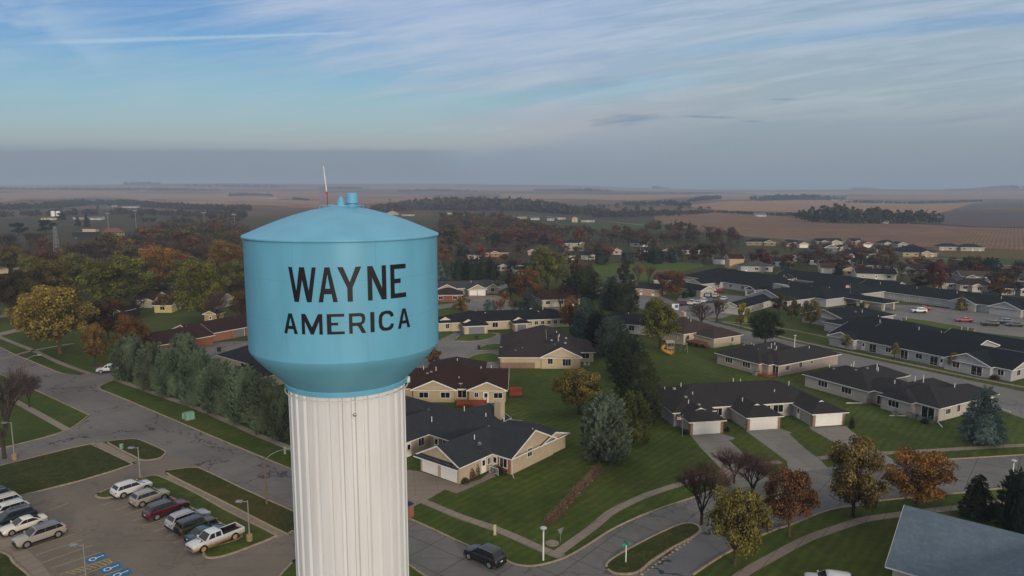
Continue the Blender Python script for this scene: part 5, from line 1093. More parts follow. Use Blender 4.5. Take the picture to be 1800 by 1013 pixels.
wood([(640, 376), (700, 372), (770, 370), (860, 372), (930, 373), (1010, 378), (1060, 380)], [12, 18, 23, 24, 21, 15, 10], 'wood_mass', 'large hazy wood rising behind the far farmhouses, right of the tank roof', '4a4438', 2.2, 170, 23)
wood([(1050, 384), (1120, 382), (1180, 380), (1250, 376)], [9, 10, 9, 7], 'wood_mass', 'brown trees along the hollow at the left end of the ploughed field', '433b33', 1.8, 60, 24)
wood([(775, 398), (830, 396), (890, 396), (930, 402)], [9, 10, 9, 7], 'wood_mass', 'bare brown woodland just right of the tank rim', '4c3f38', 2.4, 60, 25)
wood([(235, 424), (290, 421), (430, 416)], [9, 11, 12], 'wood_mass', 'brown bare woodland behind the scoreboard end of the left neighbourhood', '574739', 1.5, 26, 31, True)
wood([(-60, 442), (60, 440), (150, 446), (260, 438), (430, 428)], [7, 6, 6.5, 9, 11], 'wood_mass', 'rusty brown woodland above the olive trees, left', '5c4632', 1.3, 20, 32, True)
wood([(150, 462), (260, 458), (340, 452), (430, 446)], [10, 11, 11, 10], 'wood_mass', 'dim brown trees massed between the orange forked tree and the tank', '4f4232', 1.2, 16, 33, True)
wood([(770, 412), (840, 410), (920, 412), (1000, 418)], [10, 12, 12, 10], 'wood_mass', 'russet woodland massed right of the tank shoulder', '5e463a', 1.6, 30, 34, True)
wood([(775, 428), (840, 424), (900, 424), (960, 430), (1050, 432)], [10, 11, 12, 11, 9], 'wood_mass', 'reddish brown trees massed behind the brick houses', '63493c', 1.2, 22, 35, True)
wood([(1050, 428), (1130, 424), (1230, 430), (1300, 436)], [9, 10, 10, 8], 'wood_mass', 'greyish brown trees massed between pasture and fir row', '55463e', 1., 22, 36, True)
wood([(400, 346), (430, 345), (470, 345), (476, 347)], [15, 16, 13, 8], 'far_wood', 'dark clump of trees round the tan farm building', '1e2a24', 1.5, 40, 2)
wood([(515, 351), (530, 352), (542, 353)], [9, 8, 7], 'far_wood', 'little dark clump in the stubble field left of the antenna', '20292a', 1.5, 20, 3)
wood([(565, 333), (600, 333), (632, 333)], [12, 20, 12], 'far_wood', 'dark distant wood just right of the antenna', '2c332c', .8, 80, 4)
wood([(1335, 354), (1380, 353), (1440, 352), (1490, 354)], [12, 18, 18, 14], 'far_wood', 'large dark wood on the ridge, right', '2b342e', 1, 110, 5)
wood([(1490, 357), (1600, 359), (1660, 358), (1727, 355)], [9, 8, 9, 8], 'far_hedge', 'dark hedge line trailing right from the ridge wood', '2a3230', 1.2, 16, 6)
wood([(1435, 391), (1500, 394), (1560, 394), (1600, 394), (1660, 395)], [16, 22, 18, 15, 14], 'far_wood', 'long dark wood behind the white shed', '383a2e', 1.6, 50, 7)
wood([(1220, 373), (1290, 375), (1340, 378), (1400, 380), (1440, 384)], [4, 5, 4, 6, 9], 'far_hedge', 'hedge line between two ploughed fields ending at the white barn', '333429', 2., 8, 8)
wood([(1212, 355), (1240, 353), (1268, 350)], [8, 14, 12], 'far_wood', 'dark farm grove in the far right hollow', '2c3430', 1., 50, 9)
wood([(1100, 342), (1180, 341), (1260, 341), (1330, 341)], [8, 9, 9, 7], 'far_hedge', 'row of tiny trees on the middle ridge', '35382f', .35, 10, 10)
wood([(1150, 332), (1192, 332)], [22, 22], 'far_wood', 'isolated faint wood on the skyline, centre right', '353b33', .8, 80, 11)
wood([(215, 326), (275, 325)], [26, 24], 'far_wood', 'faint wood on the left skyline', '353b33', .6, 80, 12)
wood([(320, 329), (400, 330), (500, 331)], [16, 22, 16], 'far_wood', 'faint blue wood behind the tower roof, left skyline', '353b33', .4, 100, 13)
wood([(700, 338), (760, 337), (840, 338)], [14, 18, 12], 'far_wood', 'faint wood above the hazy wood right of the tank', '353b33', .7, 60, 14)
wood([(940, 336), (1040, 337), (1080, 338)], [14, 18, 12], 'far_wood', 'faint wood behind the pale field, centre', '353b33', .6, 60, 15)
wood([(1500, 333), (1620, 332), (1800, 332), (1880, 332)], [18, 20, 22, 20], 'far_wood', 'faint wood on the right skyline', '353b33', .25, 100, 16)
wood([(1100, 362), (1180, 362), (1215, 364)], [10, 13, 10], 'far_wood', 'dark trees round the white farm buildings in the hollow', '30352c', 1.3, 30, 17)
# ------------------------------------------------------------------ water tower
def tower():
    X, Y = -13.8, 58.0
    cam = math.atan2(-Y, -X)          # direction from the tower to the camera
    t = thing('water_tower', 'pale blue municipal water tower on a fluted white column, lettered WAYNE AMERICA', 'water tower', (X, Y, 0), 0)
    RT, RS = 7.65, 4.77
    tb, b_ = new('light blue tank paint', .42, .35); tc = tb.node('ShaderNodeTexCoord').outputs['Object']
    n1 = tb.noise(tb.map(tc, sc=(1, 1, .25)), .5, 5.); n2 = tb.noise(tb.map(tc, sc=(3, 3, .25)), 1.2, 4.)
    col = tb.mix(tb.ss(n1, .3, .7), hexc('62a3c1'), hexc('6aaccb')); col = tb.mix(tb.math('MULTIPLY', tb.ss(n2, .6, .85), .18), col, hexc('4f8dab'))
    tb.l.new(col, b_.inputs['Base Color']); BL = tb.m
    tb, b_ = new('white column paint', .6, .25); tc = tb.node('ShaderNodeTexCoord').outputs['Object']
    n1 = tb.noise(tb.map(tc, sc=(1, 1, .06)), 1.6, 5.); n2 = tb.noise(tc, .3, 3.)
    col = tb.mix(tb.ss(n1, .35, .75), hexc('d8d9dc'), hexc('cdcdcf')); col = tb.mix(tb.math('MULTIPLY', tb.ss(n2, .4, .8), .25), col, hexc('d0cdc8'))
    tb.l.new(col, b_.inputs['Base Color']); WH = tb.m
    NR = 30
    def rf(f):
        a = (f*NR) % 1.
        k = min(1, max(0, (abs(a-.5)-.33)/.035))
        return 1-.040*k
    m = MB(); n = NR*20
    m.lathe([(RS, 0), (RS, 8), (RS, 16), (RS, 24.2)], n, rf=rf); m.build('column', WH, t, smooth=False)
    m = MB()
    for i in range(72):
        a, b = 2*math.pi*i/72, 2*math.pi*(i+1)/72; m.tube((5.0*math.cos(a), 5.0*math.sin(a), 23.75), (5.0*math.cos(b), 5.0*math.sin(b), 23.75), .05, n=6)
    m.build('safety_ring', WH, t)
    m = MB(); a = cam+.10; m.lathe([(0, .14), (.12, .1), (.14, 0)], 12); o = m.build('column_vent', M['steel'], t); o.location = (math.cos(a)*RS*1.0, math.sin(a)*RS*1.0, 22.6); o.rotation_euler = (0, R(90), a)
    m = MB(); a = cam+1.42; m.tube((math.cos(a)*4.7, math.sin(a)*4.7, 24.1), (math.cos(a)*5.2, math.sin(a)*5.2, 24.1), .28, n=12); m.build('overflow_port', WH, t)
    m = MB(); m.lathe([(4.7, 24.1), (5.02, 24.1), (5.04, 24.42), (4.98, 24.5)], 96); m.build('collar', BL, t, smooth=False)
    m = MB(); m.lathe([(4.98, 24.5), (5.5, 25.0), (6.3, 25.78), (7.1, 26.62), (RT-.06, 27.26), (RT, 27.45)], 128); cone = m.build('tank_cone', BL, t, smooth=True)
    m = MB(); m.lathe([(RT, 27.45), (RT, 30.5), (RT, 33.5), (RT, 36.3)], 160); tank = m.build('tank', BL, t, smooth=True)
    m = MB()
    for z in (30.45, 33.45):
        for i in range(120):
            a, b = 2*math.pi*i/120, 2*math.pi*(i+1)/120; r = RT+.006
            m.poly([(r*math.cos(a), r*math.sin(a), z), (r*math.cos(b), r*math.sin(b), z), (r*math.cos(b), r*math.sin(b), z+.025), (r*math.cos(a), r*math.sin(a), z+.025)])
    for a0 in range(8):
        a = cam+.2+a0*math.pi/4
        for z0, z1, o in ((27.5, 30.45, 0), (30.47, 33.45, .35), (33.47, 36.3, .1)):
            r = RT+.006; b = a+o; m.poly([(r*math.cos(b), r*math.sin(b), z0), (r*math.cos(b+.003), r*math.sin(b+.003), z0), (r*math.cos(b+.003), r*math.sin(b+.003), z1), (r*math.cos(b), r*math.sin(b), z1)])
    m.build('weld_seam', plain('weld seam blue', '5a94b4', .6), tank)  # thin seam lines, slightly darker blue than the tank paint
    m = MB(); m.lathe([(RT+.01, 36.22), (RT+.14, 36.26), (RT+.14, 36.4), (RT+.02, 36.46), (6.6, 36.92), (5.2, 37.5), (3.8, 37.98), (2.4, 38.36), (1.1, 38.6), (.05, 38.68)], 128); roof = m.build('tank_roof', BL, t, smooth=True)
    # right is perpendicular to the camera direction
    rt = Vector((-math.sin(cam), math.cos(cam)));
    if rt.x < 0: rt = -rt
    def at(px, back, z):
        X_ = (px-900)/F
        # lateral offset for pixel px at distance of the axis
        off = (px-601)/F*58.2; fw = Vector((math.cos(cam), math.sin(cam)))
        q = rt*off-fw*back; return (q.x, q.y, z)
    m = MB(); m.lathe([(0, 39.72), (.30, 39.72), (.47, 39.62), (.47, 38.9), (.32, 38.8), (.30, 38.3)], 20); o = m.build('roof_vent', BL, roof, smooth=False); p = at(619, 0, 0); o.location = p
    m = MB(); m.lathe([(0, 39.42), (.12, 39.42), (.15, 39.3), (.26, 39.2), (.26, 39.05), (.36, 38.98), (.36, 38.7), (.5, 38.66), (.5, 38.4)], 16); o = m.build('access_hatch', BL, roof); o.location = at(600, .4, 0)
    m = MB()
    for i in range(28):
        a, b = 2*math.pi*i/28, 2*math.pi*(i+1)/28; rr = 1.75
        m.tube((rr*math.cos(a), rr*math.sin(a), 38.72), (rr*math.cos(b), rr*math.sin(b), 38.72), .04, n=4)
        if i % 4 == 0: m.tube((rr*math.cos(a), rr*math.sin(a), 38.4), (rr*math.cos(a), rr*math.sin(a), 38.72), .03, n=4)
    m.build('roof_rail', BL, roof)
    p = at(577, .3, 0)
    a = thing('antenna', 'thin white whip antenna with red base on the tower roof', 'antenna', (X+p[0], Y+p[1], 38.3), 0)
    m = MB(); m.tube((0, 0, 0), (0, 0, 1.35), .05, .04); m.tube((0, 0, .2), (.35, 0, -.1), .03); m.build('mast', plain('rusty mast', '6b4a3a'), a)
    m = MB(); m.tube((-.02, 0, 1.3), (-.03, 0, 1.5), .1, .08, 8); m.tube((-.03, 0, 1.5), (-.03, 0, 1.62), .05); m.build('red_clamp', plain('red clamp paint', 'b3262c'), a)
    m = MB(); m.tube((-.03, 0, 1.5), (-.22, 0, 3.55), .05, .03, 8); m.build('whip', M['white'], a)
    # lettering
    def theta(px, z):
        lo, hi = -1.4, 1.4
        for _ in range(40):
            th = (lo+hi)/2; q = (X+RT*math.cos(cam+th), Y+RT*math.sin(cam+th)); dp = q[1]*math.cos(PITCH)+(H-z)*math.sin(PITCH); x = 900+F*q[0]/dp
            if x < px: lo = th
            else: hi = th
        return (lo+hi)/2
    CO = [(1, .69), (.95, .86), (.78, .98), (.5, 1.01), (.2, .96), (.04, .8), (0, .5), (.04, .2), (.2, .04), (.5, -.01), (.78, .02), (.95, .14), (1, .31)]
    CI = [(.78, .66), (.75, .76), (.66, .82), (.5, .85), (.34, .81), (.24, .7), (.22, .5), (.24, .3), (.34, .19), (.5, .15), (.66, .18), (.75, .24), (.78, .34)]
    hA = [(0, 0), (.24, 0), (.31, .23), (.5, .23), (.5, .39), (.37, .39), (.5, .80), (.5, 1), (.37, 1)]
    LT = {'W': [[(0, 1), (.14, 1), (.275, .32), (.41, 1), (.59, 1), (.725, .32), (.86, 1), (1, 1), (.81, 0), (.645, 0), (.5, .64), (.355, 0), (.19, 0)]],
     'A': [hA, [(1-x, y) for x, y in reversed(hA)]],
     'Y': [[(0, 1), (.24, 1), (.5, .56), (.76, 1), (1, 1), (.61, .40), (.61, 0), (.39, 0), (.39, .40)]],
     'N': [[(0, 0), (0, 1), (.27, 1), (.76, .34), (.76, 1), (1, 1), (1, 0), (.73, 0), (.24, .66), (.24, 0)]],
     'E': [[(0, 0), (0, 1), (1, 1), (1, .86), (.25, .86), (.25, .575), (.64, .575), (.64, .44), (.25, .44), (.25, .14), (1, .14), (1, 0)]],
     'M': [[(0, 0), (0, 1), (.2, 1), (.5, .36), (.8, 1), (1, 1), (1, 0), (.84, 0), (.84, .64), (.57, 0), (.43, 0), (.16, .64), (.16, 0)]],
     'R': [[(0, 0), (0, 1), (.2, 1), (.2, 0)], [(.2, 1), (.68, 1), (.9, .93), (.97, .72), (.9, .5), (.73, .42), (1, 0), (.74, 0), (.5, .37), (.2, .37), (.2, .53), (.66, .53), (.75, .6), (.76, .77), (.66, .84), (.2, .84)]],
     'I': [[(0, 0), (0, 1), (1, 1), (1, 0)]],
     'C': [[CO[k], CO[k+1], CI[k+1], CI[k]] for k in range(len(CO)-1)]}
    INK = plain('black lettering paint', '17161c', .5, .3, var=.1)
    def word(items, z0, z1):
        for ch, x0, x1 in items:
            a0, a1 = theta(x0, z0), theta(x1, z0)
            bm = bmesh.new()
            for poly in LT[ch]:
                vs = [bm.verts.new((a0+(a1-a0)*x, z0+(z1-z0)*y, 0)) for x, y in poly]; bm.faces.new(vs)
            bmesh.ops.triangulate(bm, faces=bm.faces[:])
            for _ in range(3):
                ed = [e for e in bm.edges if abs(e.verts[0].co.x-e.verts[1].co.x) > .02]
                if not ed: break
                bmesh.ops.subdivide_edges(bm, edges=ed, cuts=1); bmesh.ops.triangulate(bm, faces=bm.faces[:])
            for v in bm.verts:
                th, z = v.co.x, v.co.y; r = RT+.022; v.co = (r*math.cos(cam+th), r*math.sin(cam+th), z)
            me = bpy.data.meshes.new('letter'); bm.to_mesh(me); bm.free(); me.materials.append(INK)
            o = bpy.data.objects.new('letter', me); COL.objects.link(o); o.parent = tank; o['label'] = 'black letter '+ch
    word([('W', 509.5, 557.5), ('A', 560.2, 594), ('Y', 594.6, 636.7), ('N', 646.9, 679.6), ('E', 686.9, 713.8)], 31.98, 34.5)
    word([('A', 500, 524), ('M', 531.2, 567.8), ('E', 575.5, 606.2), ('R', 614.2, 644), ('I', 651.5, 658.7), ('C', 665.8, 692.5), ('A', 699.3, 720.8)], 29.62, 31.12)
tower()
# ------------------------------------------------------------------ vehicles (x forward, origin at ground centre)
def section(mb, st, mi=0):
    """st: list of (x, [(y,z)...half ring from bottom to top centre])"""
    k = len(st[0][1]); base = len(mb.v)
    for x, ring in st:
        for y, z in ring: mb.v.append((x, y, z))
        for y, z in reversed(ring): mb.v.append((x, -y, z))
    n = 2*k
    for i in range(len(st)-1):
        for j in range(n-1):
            a = base+i*n+j; mb.f.append((a, a+1, a+n+1, a+n)); mb.mi.append(mi)
        a = base+i*n; mb.f.append((a+n-1, a, a+n, a+2*n-1)); mb.mi.append(mi)
    mb.f.append(tuple(range(base, base+n))); mb.mi.append(mi); e = base+(len(st)-1)*n; mb.f.append(tuple(range(e+n-1, e-1, -1))); mb.mi.append(mi)
def carpaint(hx, dirty=False):
    k = ('cp', hx, dirty)
    if k in MC: return MC[k]
    t, b = new('car paint', .28, .6, .1); b.inputs['Coat Weight'].default_value = .6; b.inputs['Coat Roughness'].default_value = .08
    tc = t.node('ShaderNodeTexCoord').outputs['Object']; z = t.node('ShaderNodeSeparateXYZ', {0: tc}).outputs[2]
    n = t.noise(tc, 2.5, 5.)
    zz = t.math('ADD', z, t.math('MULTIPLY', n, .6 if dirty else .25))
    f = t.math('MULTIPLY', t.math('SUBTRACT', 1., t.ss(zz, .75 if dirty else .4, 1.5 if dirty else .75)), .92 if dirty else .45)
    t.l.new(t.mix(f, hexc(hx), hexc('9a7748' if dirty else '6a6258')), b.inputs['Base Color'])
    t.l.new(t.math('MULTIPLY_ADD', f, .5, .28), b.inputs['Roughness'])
    MC[k] = t.m; return t.m
def vehicle(name, label, style, x, y, head, col, L=4.7, group=None, roofc=None, far=False, dirty=False, hood=None, off=True, cat=None):
    h = R(head); side = Vector((-math.sin(h), math.cos(h), 0)); p = P(x, y)
    if off: p = p+(side if side.y > 0 else -side)*.85
    W = .93; spec = {'suv': (.30, 1.10, 1.76, 1.04), 'sedan': (.22, .93, 1.46, 1.0), 'pickup': (.42, 1.12, 1.86, 1.08), 'jeep': (.45, 1.12, 1.84, 1.0), 'hatch': (.24, .9, 1.48, 1.0), 'van': (.28, 1.0, 1.75, 1.02)}[style]
    gz, bz, rz, wf = spec; W *= wf
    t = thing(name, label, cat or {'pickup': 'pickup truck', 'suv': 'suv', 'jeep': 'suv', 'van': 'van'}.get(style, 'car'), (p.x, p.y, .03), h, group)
    paint = carpaint(col, dirty); a = L/2
    hz = bz-.02; mb = MB()
    def ring(w, zb, zs, crown=.03, tuck=.9): return [(w*tuck, zb), (w, zb+.18), (w*1.0, zs-.28), (w*.97, zs-.06), (w*.86, zs+.005), (w*.4, zs+crown), (0, zs+crown+.01)]
    if style == 'sedan': fr_, ws, rs_, rb = (a*.93, a*.40, -a*.36, -a*.74)
    elif style == 'pickup': fr_, ws, rs_, rb = (a*.94, a*.48, -a*.12, -a*.17)
    elif style == 'jeep': fr_, ws, rs_, rb = (a*.92, a*.34, -a*.86, -a*.9)
    elif style == 'hatch': fr_, ws, rs_, rb = (a*.93, a*.50, -a*.55, -a*.88)
    else: fr_, ws, rs_, rb = (a*.93, a*.46, -a*.78, -a*.95)
    st = [(a, ring(W*.82, gz+.12, bz-.27)), (a*.965, ring(W*.92, gz+.05, bz-(.24 if style == 'sedan' else .15))), (a*.88, ring(W*.97, gz, bz-(.14 if style == 'sedan' else .08))), (ws+.15, ring(W, gz, bz-.02)), (0, ring(W, gz, bz)), (-a*.5, ring(W, gz, bz+.01)), (-a*.86, ring(W*.98, gz+.02, bz+.02)), (-a*.965, ring(W*.93, gz+.08, bz-.02)), (-a, ring(W*.86, gz+.2, bz-.15))]
    if style == 'pickup': st = [s for s in st if s[0] > -a*.16]+[(-a*.17, ring(W, gz, bz))]
    section(mb, st)
    if style == 'pickup':
        bed0, bed1 = -a*.165, -a
        for y0, y1 in ((-W, -W+.12), (W-.12, W)): mb.box((bed1, y0, gz+.12), (bed0, y1, bz+.02))
        mb.box((bed1, -W+.12, gz+.12), (bed1+.08, W-.12, bz+.02)); mb.box((bed1+.08, -W+.12, gz+.12), (bed0, W-.12, gz+.25)); mb.box((bed0-.05, -W+.12, gz+.25), (bed0, W-.12, bz+.02))
    body = mb.build('body', [paint], t, smooth=True)
    m = body.modifiers.new('e', 'EDGE_SPLIT'); m.split_angle = R(38)
    if style == 'pickup':
        m = MB(); m.box((bed1+.09, -W+.13, gz+.26), (bed0-.06, W-.13, gz+.29)); m.box((bed1+.1, -W+.13, gz+.29), (bed0-.06, -W+.16, bz-.02)); m.box((bed1+.1, W-.16, gz+.29), (bed0-.06, W-.13, bz-.02)); m.build('bed_liner', M['black'], t)
    # cabin: body-coloured shell with glass laid into it
    w0, w1 = W*.93, W*.74
    x0 = ws+.15; x1 = ws-{'jeep': .12, 'pickup': .55, 'sedan': .75}.get(style, .68); x2 = rs_+(.1 if style == 'suv' else 0); x3 = rb if style != 'pickup' else rb+.04
    z0, z1 = bz-.04, rz-.12
    mb = MB(); C = [(x0, w0, z0), (x1, w1, z1), (x2, w1, z1), (x3, w0, z0)]
    for sg in (1, -1): mb.poly([(x, sg*y, z) for x, y, z in C])
    mb.poly([(x0, w0, z0), (x0, -w0, z0), (x1, -w1, z1), (x1, w1, z1)]); mb.poly([(x3, w0, z0), (x3, -w0, z0), (x2, -w1, z1), (x2, w1, z1)])
    mb.build('cabin_shell', paint, t)
    mb = MB(); rc = carpaint(roofc) if roofc else paint
    def rr_(w, dz): return [(w, z1-.005), (w*.985, z1+.045*dz), (w*.86, z1+.09*dz), (w*.5, z1+.125*dz), (0, z1+.135*dz)]
    section(mb, [(x1+.0, rr_(w1*.99, .05)), (x1-.14, rr_(w1, .65)), (x1-.4, rr_(w1, .95)), ((x1+x2)/2, rr_(w1, 1.05)), (x2+.3, rr_(w1, .9)), (x2+.08, rr_(w1, .55)), (x2, rr_(w1*.98, .05))])
    rf_ = mb.build('roof', rc, t, smooth=True); mm = rf_.modifiers.new('e', 'EDGE_SPLIT'); mm.split_angle = R(50)
    gb = MB(); o = .014
    def sp(x, f, sg): return (x, sg*(w0+(w1-w0)*f+o), z0+(z1-z0)*f)
    def xa(f): return x0+(x1-x0)*f
    def xb(f): return x3+(x2-x3)*f
    lo, hi = .16, .93; gw = .05 if style == 'pickup' else .012
    xm = (x1+x2)/2+.12; gaps = [xm] if style in ('pickup', 'sedan', 'jeep') else [xm+.25, xm-(L*.17)]
    for sg in (1, -1):
        cur = (xa(lo)-.24, xa(hi)-.10)
        for gx in gaps+[None]:
            nx = (gx+gw, gx+gw) if gx is not None else (xb(lo)+.16, xb(hi)+.10)
            if cur[0]-nx[0] > .1: gb.poly([sp(cur[0], lo, sg), sp(cur[1], hi, sg), sp(min(nx[1], cur[1]-.05), hi, sg), sp(nx[0], lo, sg)])
            if gx is not None: cur = (gx-gw, gx-gw)
    def sl(xA, zA, xB, zB, f, y, d): return (xA+(xB-xA)*f+d, y*(w0+(w1-w0)*f)*.9, zA+(zB-zA)*f+.012)
    gb.poly([sl(x0, z0, x1, z1, .08, 1, o), sl(x0, z0, x1, z1, .08, -1, o), sl(x0, z0, x1, z1, .95, -1, o), sl(x0, z0, x1, z1, .95, 1, o)])
    fl_ = .3 if style in ('suv', 'van', 'jeep') else .1
    gb.poly([sl(x3, z0, x2, z1, fl_, 1, -o), sl(x3, z0, x2, z1, fl_, -1, -o), sl(x3, z0, x2, z1, .92, -1, -o), sl(x3, z0, x2, z1, .92, 1, -o)])
    gb.build('windows', M['dark'], t)
    mb = MB()
    for sg in (1, -1):
        y0, y1 = sorted((sg*(W-.03), sg*(W+.015))); mb.box((-a*.42, y0, gz-.03), (a*.44, y1, gz+.15))
    mb.build('sill', M['black'] if not dirty else plain('muddy sill', '80653e'), t)
    if hood:
        mb = MB(); mb.poly([(a*.9, -.55, bz-.095), (ws+.2, -.62, bz+.018), (ws+.2, .62, bz+.018), (a*.9, .55, bz-.095)]); mb.build('hood_panel', carpaint(hood), t)
    # wheels
    r = {'pickup': .42, 'jeep': .42, 'suv': .40, 'van': .36}.get(style, .345); wx = (a*.63, -a*.60)
    for xx in wx:
        for s in (1, -1):
            mb = MB(); mb.tube((xx, s*(W+.006), r), (xx, s*(W-.16), r), r*1.14, n=14); mb.build('wheel_arch', M['black'], t)
            mb = MB(); mb.tube((xx, s*(W+.03), r), (xx, s*(W-.2), r), r, n=16); w = mb.build('wheel', M['tyre'], t)
            if not far:
                mb = MB(); mb.tube((xx, s*(W+.034), r), (xx, s*(W-.05), r), r*.66, n=12)
                mb.build('rim', plain('muddy rim', '9a7b50') if dirty else M['rim'], w)
    for s in (1, -1):
        mb = MB(); y0, y1 = sorted((s*W*.50, s*W*.84)); mb.box((a*.90, y0, bz-.36), (a*.995, y1, bz-.20)); mb.build('headlight', M['head'], t)
        mb = MB(); y0, y1 = sorted((s*W*.66, s*W*.93)); mb.box((-a*.985, y0, bz-.36), (-a*.93, y1, bz-.08)); mb.build('taillight', M['red'], t)
        if not far:
            mb = MB(); y0, y1 = sorted((s*(W-.02), s*(W+.16))); mb.box((ws-.05, y0, bz-.02), (ws+.10, y1, bz+.14)); mb.build('mirror', paint, t)
    mb = MB(); mb.box((a*.93, -.5, gz+.24), (a+.015, .5, bz-.34)); mb.build('grille', M['black'], t)
    if not far:
        mb = MB(); mb.box((a*.9, -W*.86, gz-.02), (a+.03, W*.86, gz+.2)); mb.box((-a-.03, -W*.86, gz+.02), (-a*.94, W*.86, gz+.24)); mb.build('bumper', M['black'] if style != 'pickup' else M['rim'], t)
        mb = MB(); mb.box((-a-.045, -.16, bz-.38), (-a+.0, .16, bz-.28)); mb.build('number_plate', M['white'], t)
        if style in ('suv', 'van'):
            mb = MB()
            for s in (1, -1): mb.tube((x1-.2, s*w1*.93, z1+.11), (x2+.15, s*w1*.93, z1+.11), .022, n=5)
            mb.build('roof_rail', M['steel'], t)
    if style == 'jeep':
        mb = MB(); mb.tube((-a-.02, 0, .95), (-a-.24, 0, .95), .38, n=14); mb.build('spare_wheel', M['tyre'], t)
    return t
G1 = 'vehicles parked in the lower left car park'
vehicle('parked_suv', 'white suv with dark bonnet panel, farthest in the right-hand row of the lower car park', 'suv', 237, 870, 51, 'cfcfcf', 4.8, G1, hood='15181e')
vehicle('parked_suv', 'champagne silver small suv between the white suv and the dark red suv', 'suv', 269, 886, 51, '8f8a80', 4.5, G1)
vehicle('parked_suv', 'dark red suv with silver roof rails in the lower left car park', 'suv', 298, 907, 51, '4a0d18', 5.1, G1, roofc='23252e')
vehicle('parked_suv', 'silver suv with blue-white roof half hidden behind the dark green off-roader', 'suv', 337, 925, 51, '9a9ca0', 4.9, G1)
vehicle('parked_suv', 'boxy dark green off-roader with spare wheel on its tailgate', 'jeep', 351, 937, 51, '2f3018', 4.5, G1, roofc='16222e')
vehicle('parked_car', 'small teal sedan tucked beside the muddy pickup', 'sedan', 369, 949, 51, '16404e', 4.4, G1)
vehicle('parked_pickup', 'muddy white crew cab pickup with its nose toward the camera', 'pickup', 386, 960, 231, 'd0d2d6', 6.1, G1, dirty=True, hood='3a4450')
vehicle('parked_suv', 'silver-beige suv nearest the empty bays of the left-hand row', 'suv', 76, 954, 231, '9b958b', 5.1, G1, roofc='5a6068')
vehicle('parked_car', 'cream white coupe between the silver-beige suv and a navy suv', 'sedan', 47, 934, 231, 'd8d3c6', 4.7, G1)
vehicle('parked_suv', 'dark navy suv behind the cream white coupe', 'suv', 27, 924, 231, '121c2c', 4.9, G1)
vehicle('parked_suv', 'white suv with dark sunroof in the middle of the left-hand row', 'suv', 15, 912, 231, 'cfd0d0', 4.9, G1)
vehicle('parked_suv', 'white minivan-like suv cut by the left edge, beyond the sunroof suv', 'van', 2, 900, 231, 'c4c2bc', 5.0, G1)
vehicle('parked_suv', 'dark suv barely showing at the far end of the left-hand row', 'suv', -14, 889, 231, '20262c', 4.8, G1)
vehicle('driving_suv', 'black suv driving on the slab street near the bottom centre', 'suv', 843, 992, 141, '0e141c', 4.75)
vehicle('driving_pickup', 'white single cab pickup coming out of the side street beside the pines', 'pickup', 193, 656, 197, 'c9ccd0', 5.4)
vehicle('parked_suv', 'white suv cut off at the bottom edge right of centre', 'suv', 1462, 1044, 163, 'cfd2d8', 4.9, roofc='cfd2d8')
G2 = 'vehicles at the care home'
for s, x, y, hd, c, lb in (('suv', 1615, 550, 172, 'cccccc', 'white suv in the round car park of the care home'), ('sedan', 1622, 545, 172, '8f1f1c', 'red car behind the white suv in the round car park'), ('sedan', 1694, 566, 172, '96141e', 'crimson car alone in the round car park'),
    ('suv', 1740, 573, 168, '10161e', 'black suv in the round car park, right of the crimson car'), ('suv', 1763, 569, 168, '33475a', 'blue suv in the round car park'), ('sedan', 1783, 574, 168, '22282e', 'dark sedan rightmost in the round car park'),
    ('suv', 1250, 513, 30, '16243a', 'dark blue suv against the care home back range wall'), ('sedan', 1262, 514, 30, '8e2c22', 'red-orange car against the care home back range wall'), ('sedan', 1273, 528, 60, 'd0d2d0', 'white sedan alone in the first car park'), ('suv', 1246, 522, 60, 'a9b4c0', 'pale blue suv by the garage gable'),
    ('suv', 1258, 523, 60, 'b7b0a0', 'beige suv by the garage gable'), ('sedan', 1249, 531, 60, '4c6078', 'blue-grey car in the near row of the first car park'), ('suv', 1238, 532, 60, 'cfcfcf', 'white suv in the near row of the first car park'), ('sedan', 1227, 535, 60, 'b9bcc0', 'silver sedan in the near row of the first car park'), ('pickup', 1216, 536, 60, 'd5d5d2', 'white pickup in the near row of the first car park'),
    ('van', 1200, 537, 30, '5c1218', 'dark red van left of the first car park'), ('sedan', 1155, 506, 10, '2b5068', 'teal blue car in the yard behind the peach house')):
    vehicle('parked_'+{'suv': 'suv', 'sedan': 'car', 'pickup': 'pickup', 'van': 'van'}[s], lb, s, x, y, hd, c, 4.7, G2, far=True, off=False)
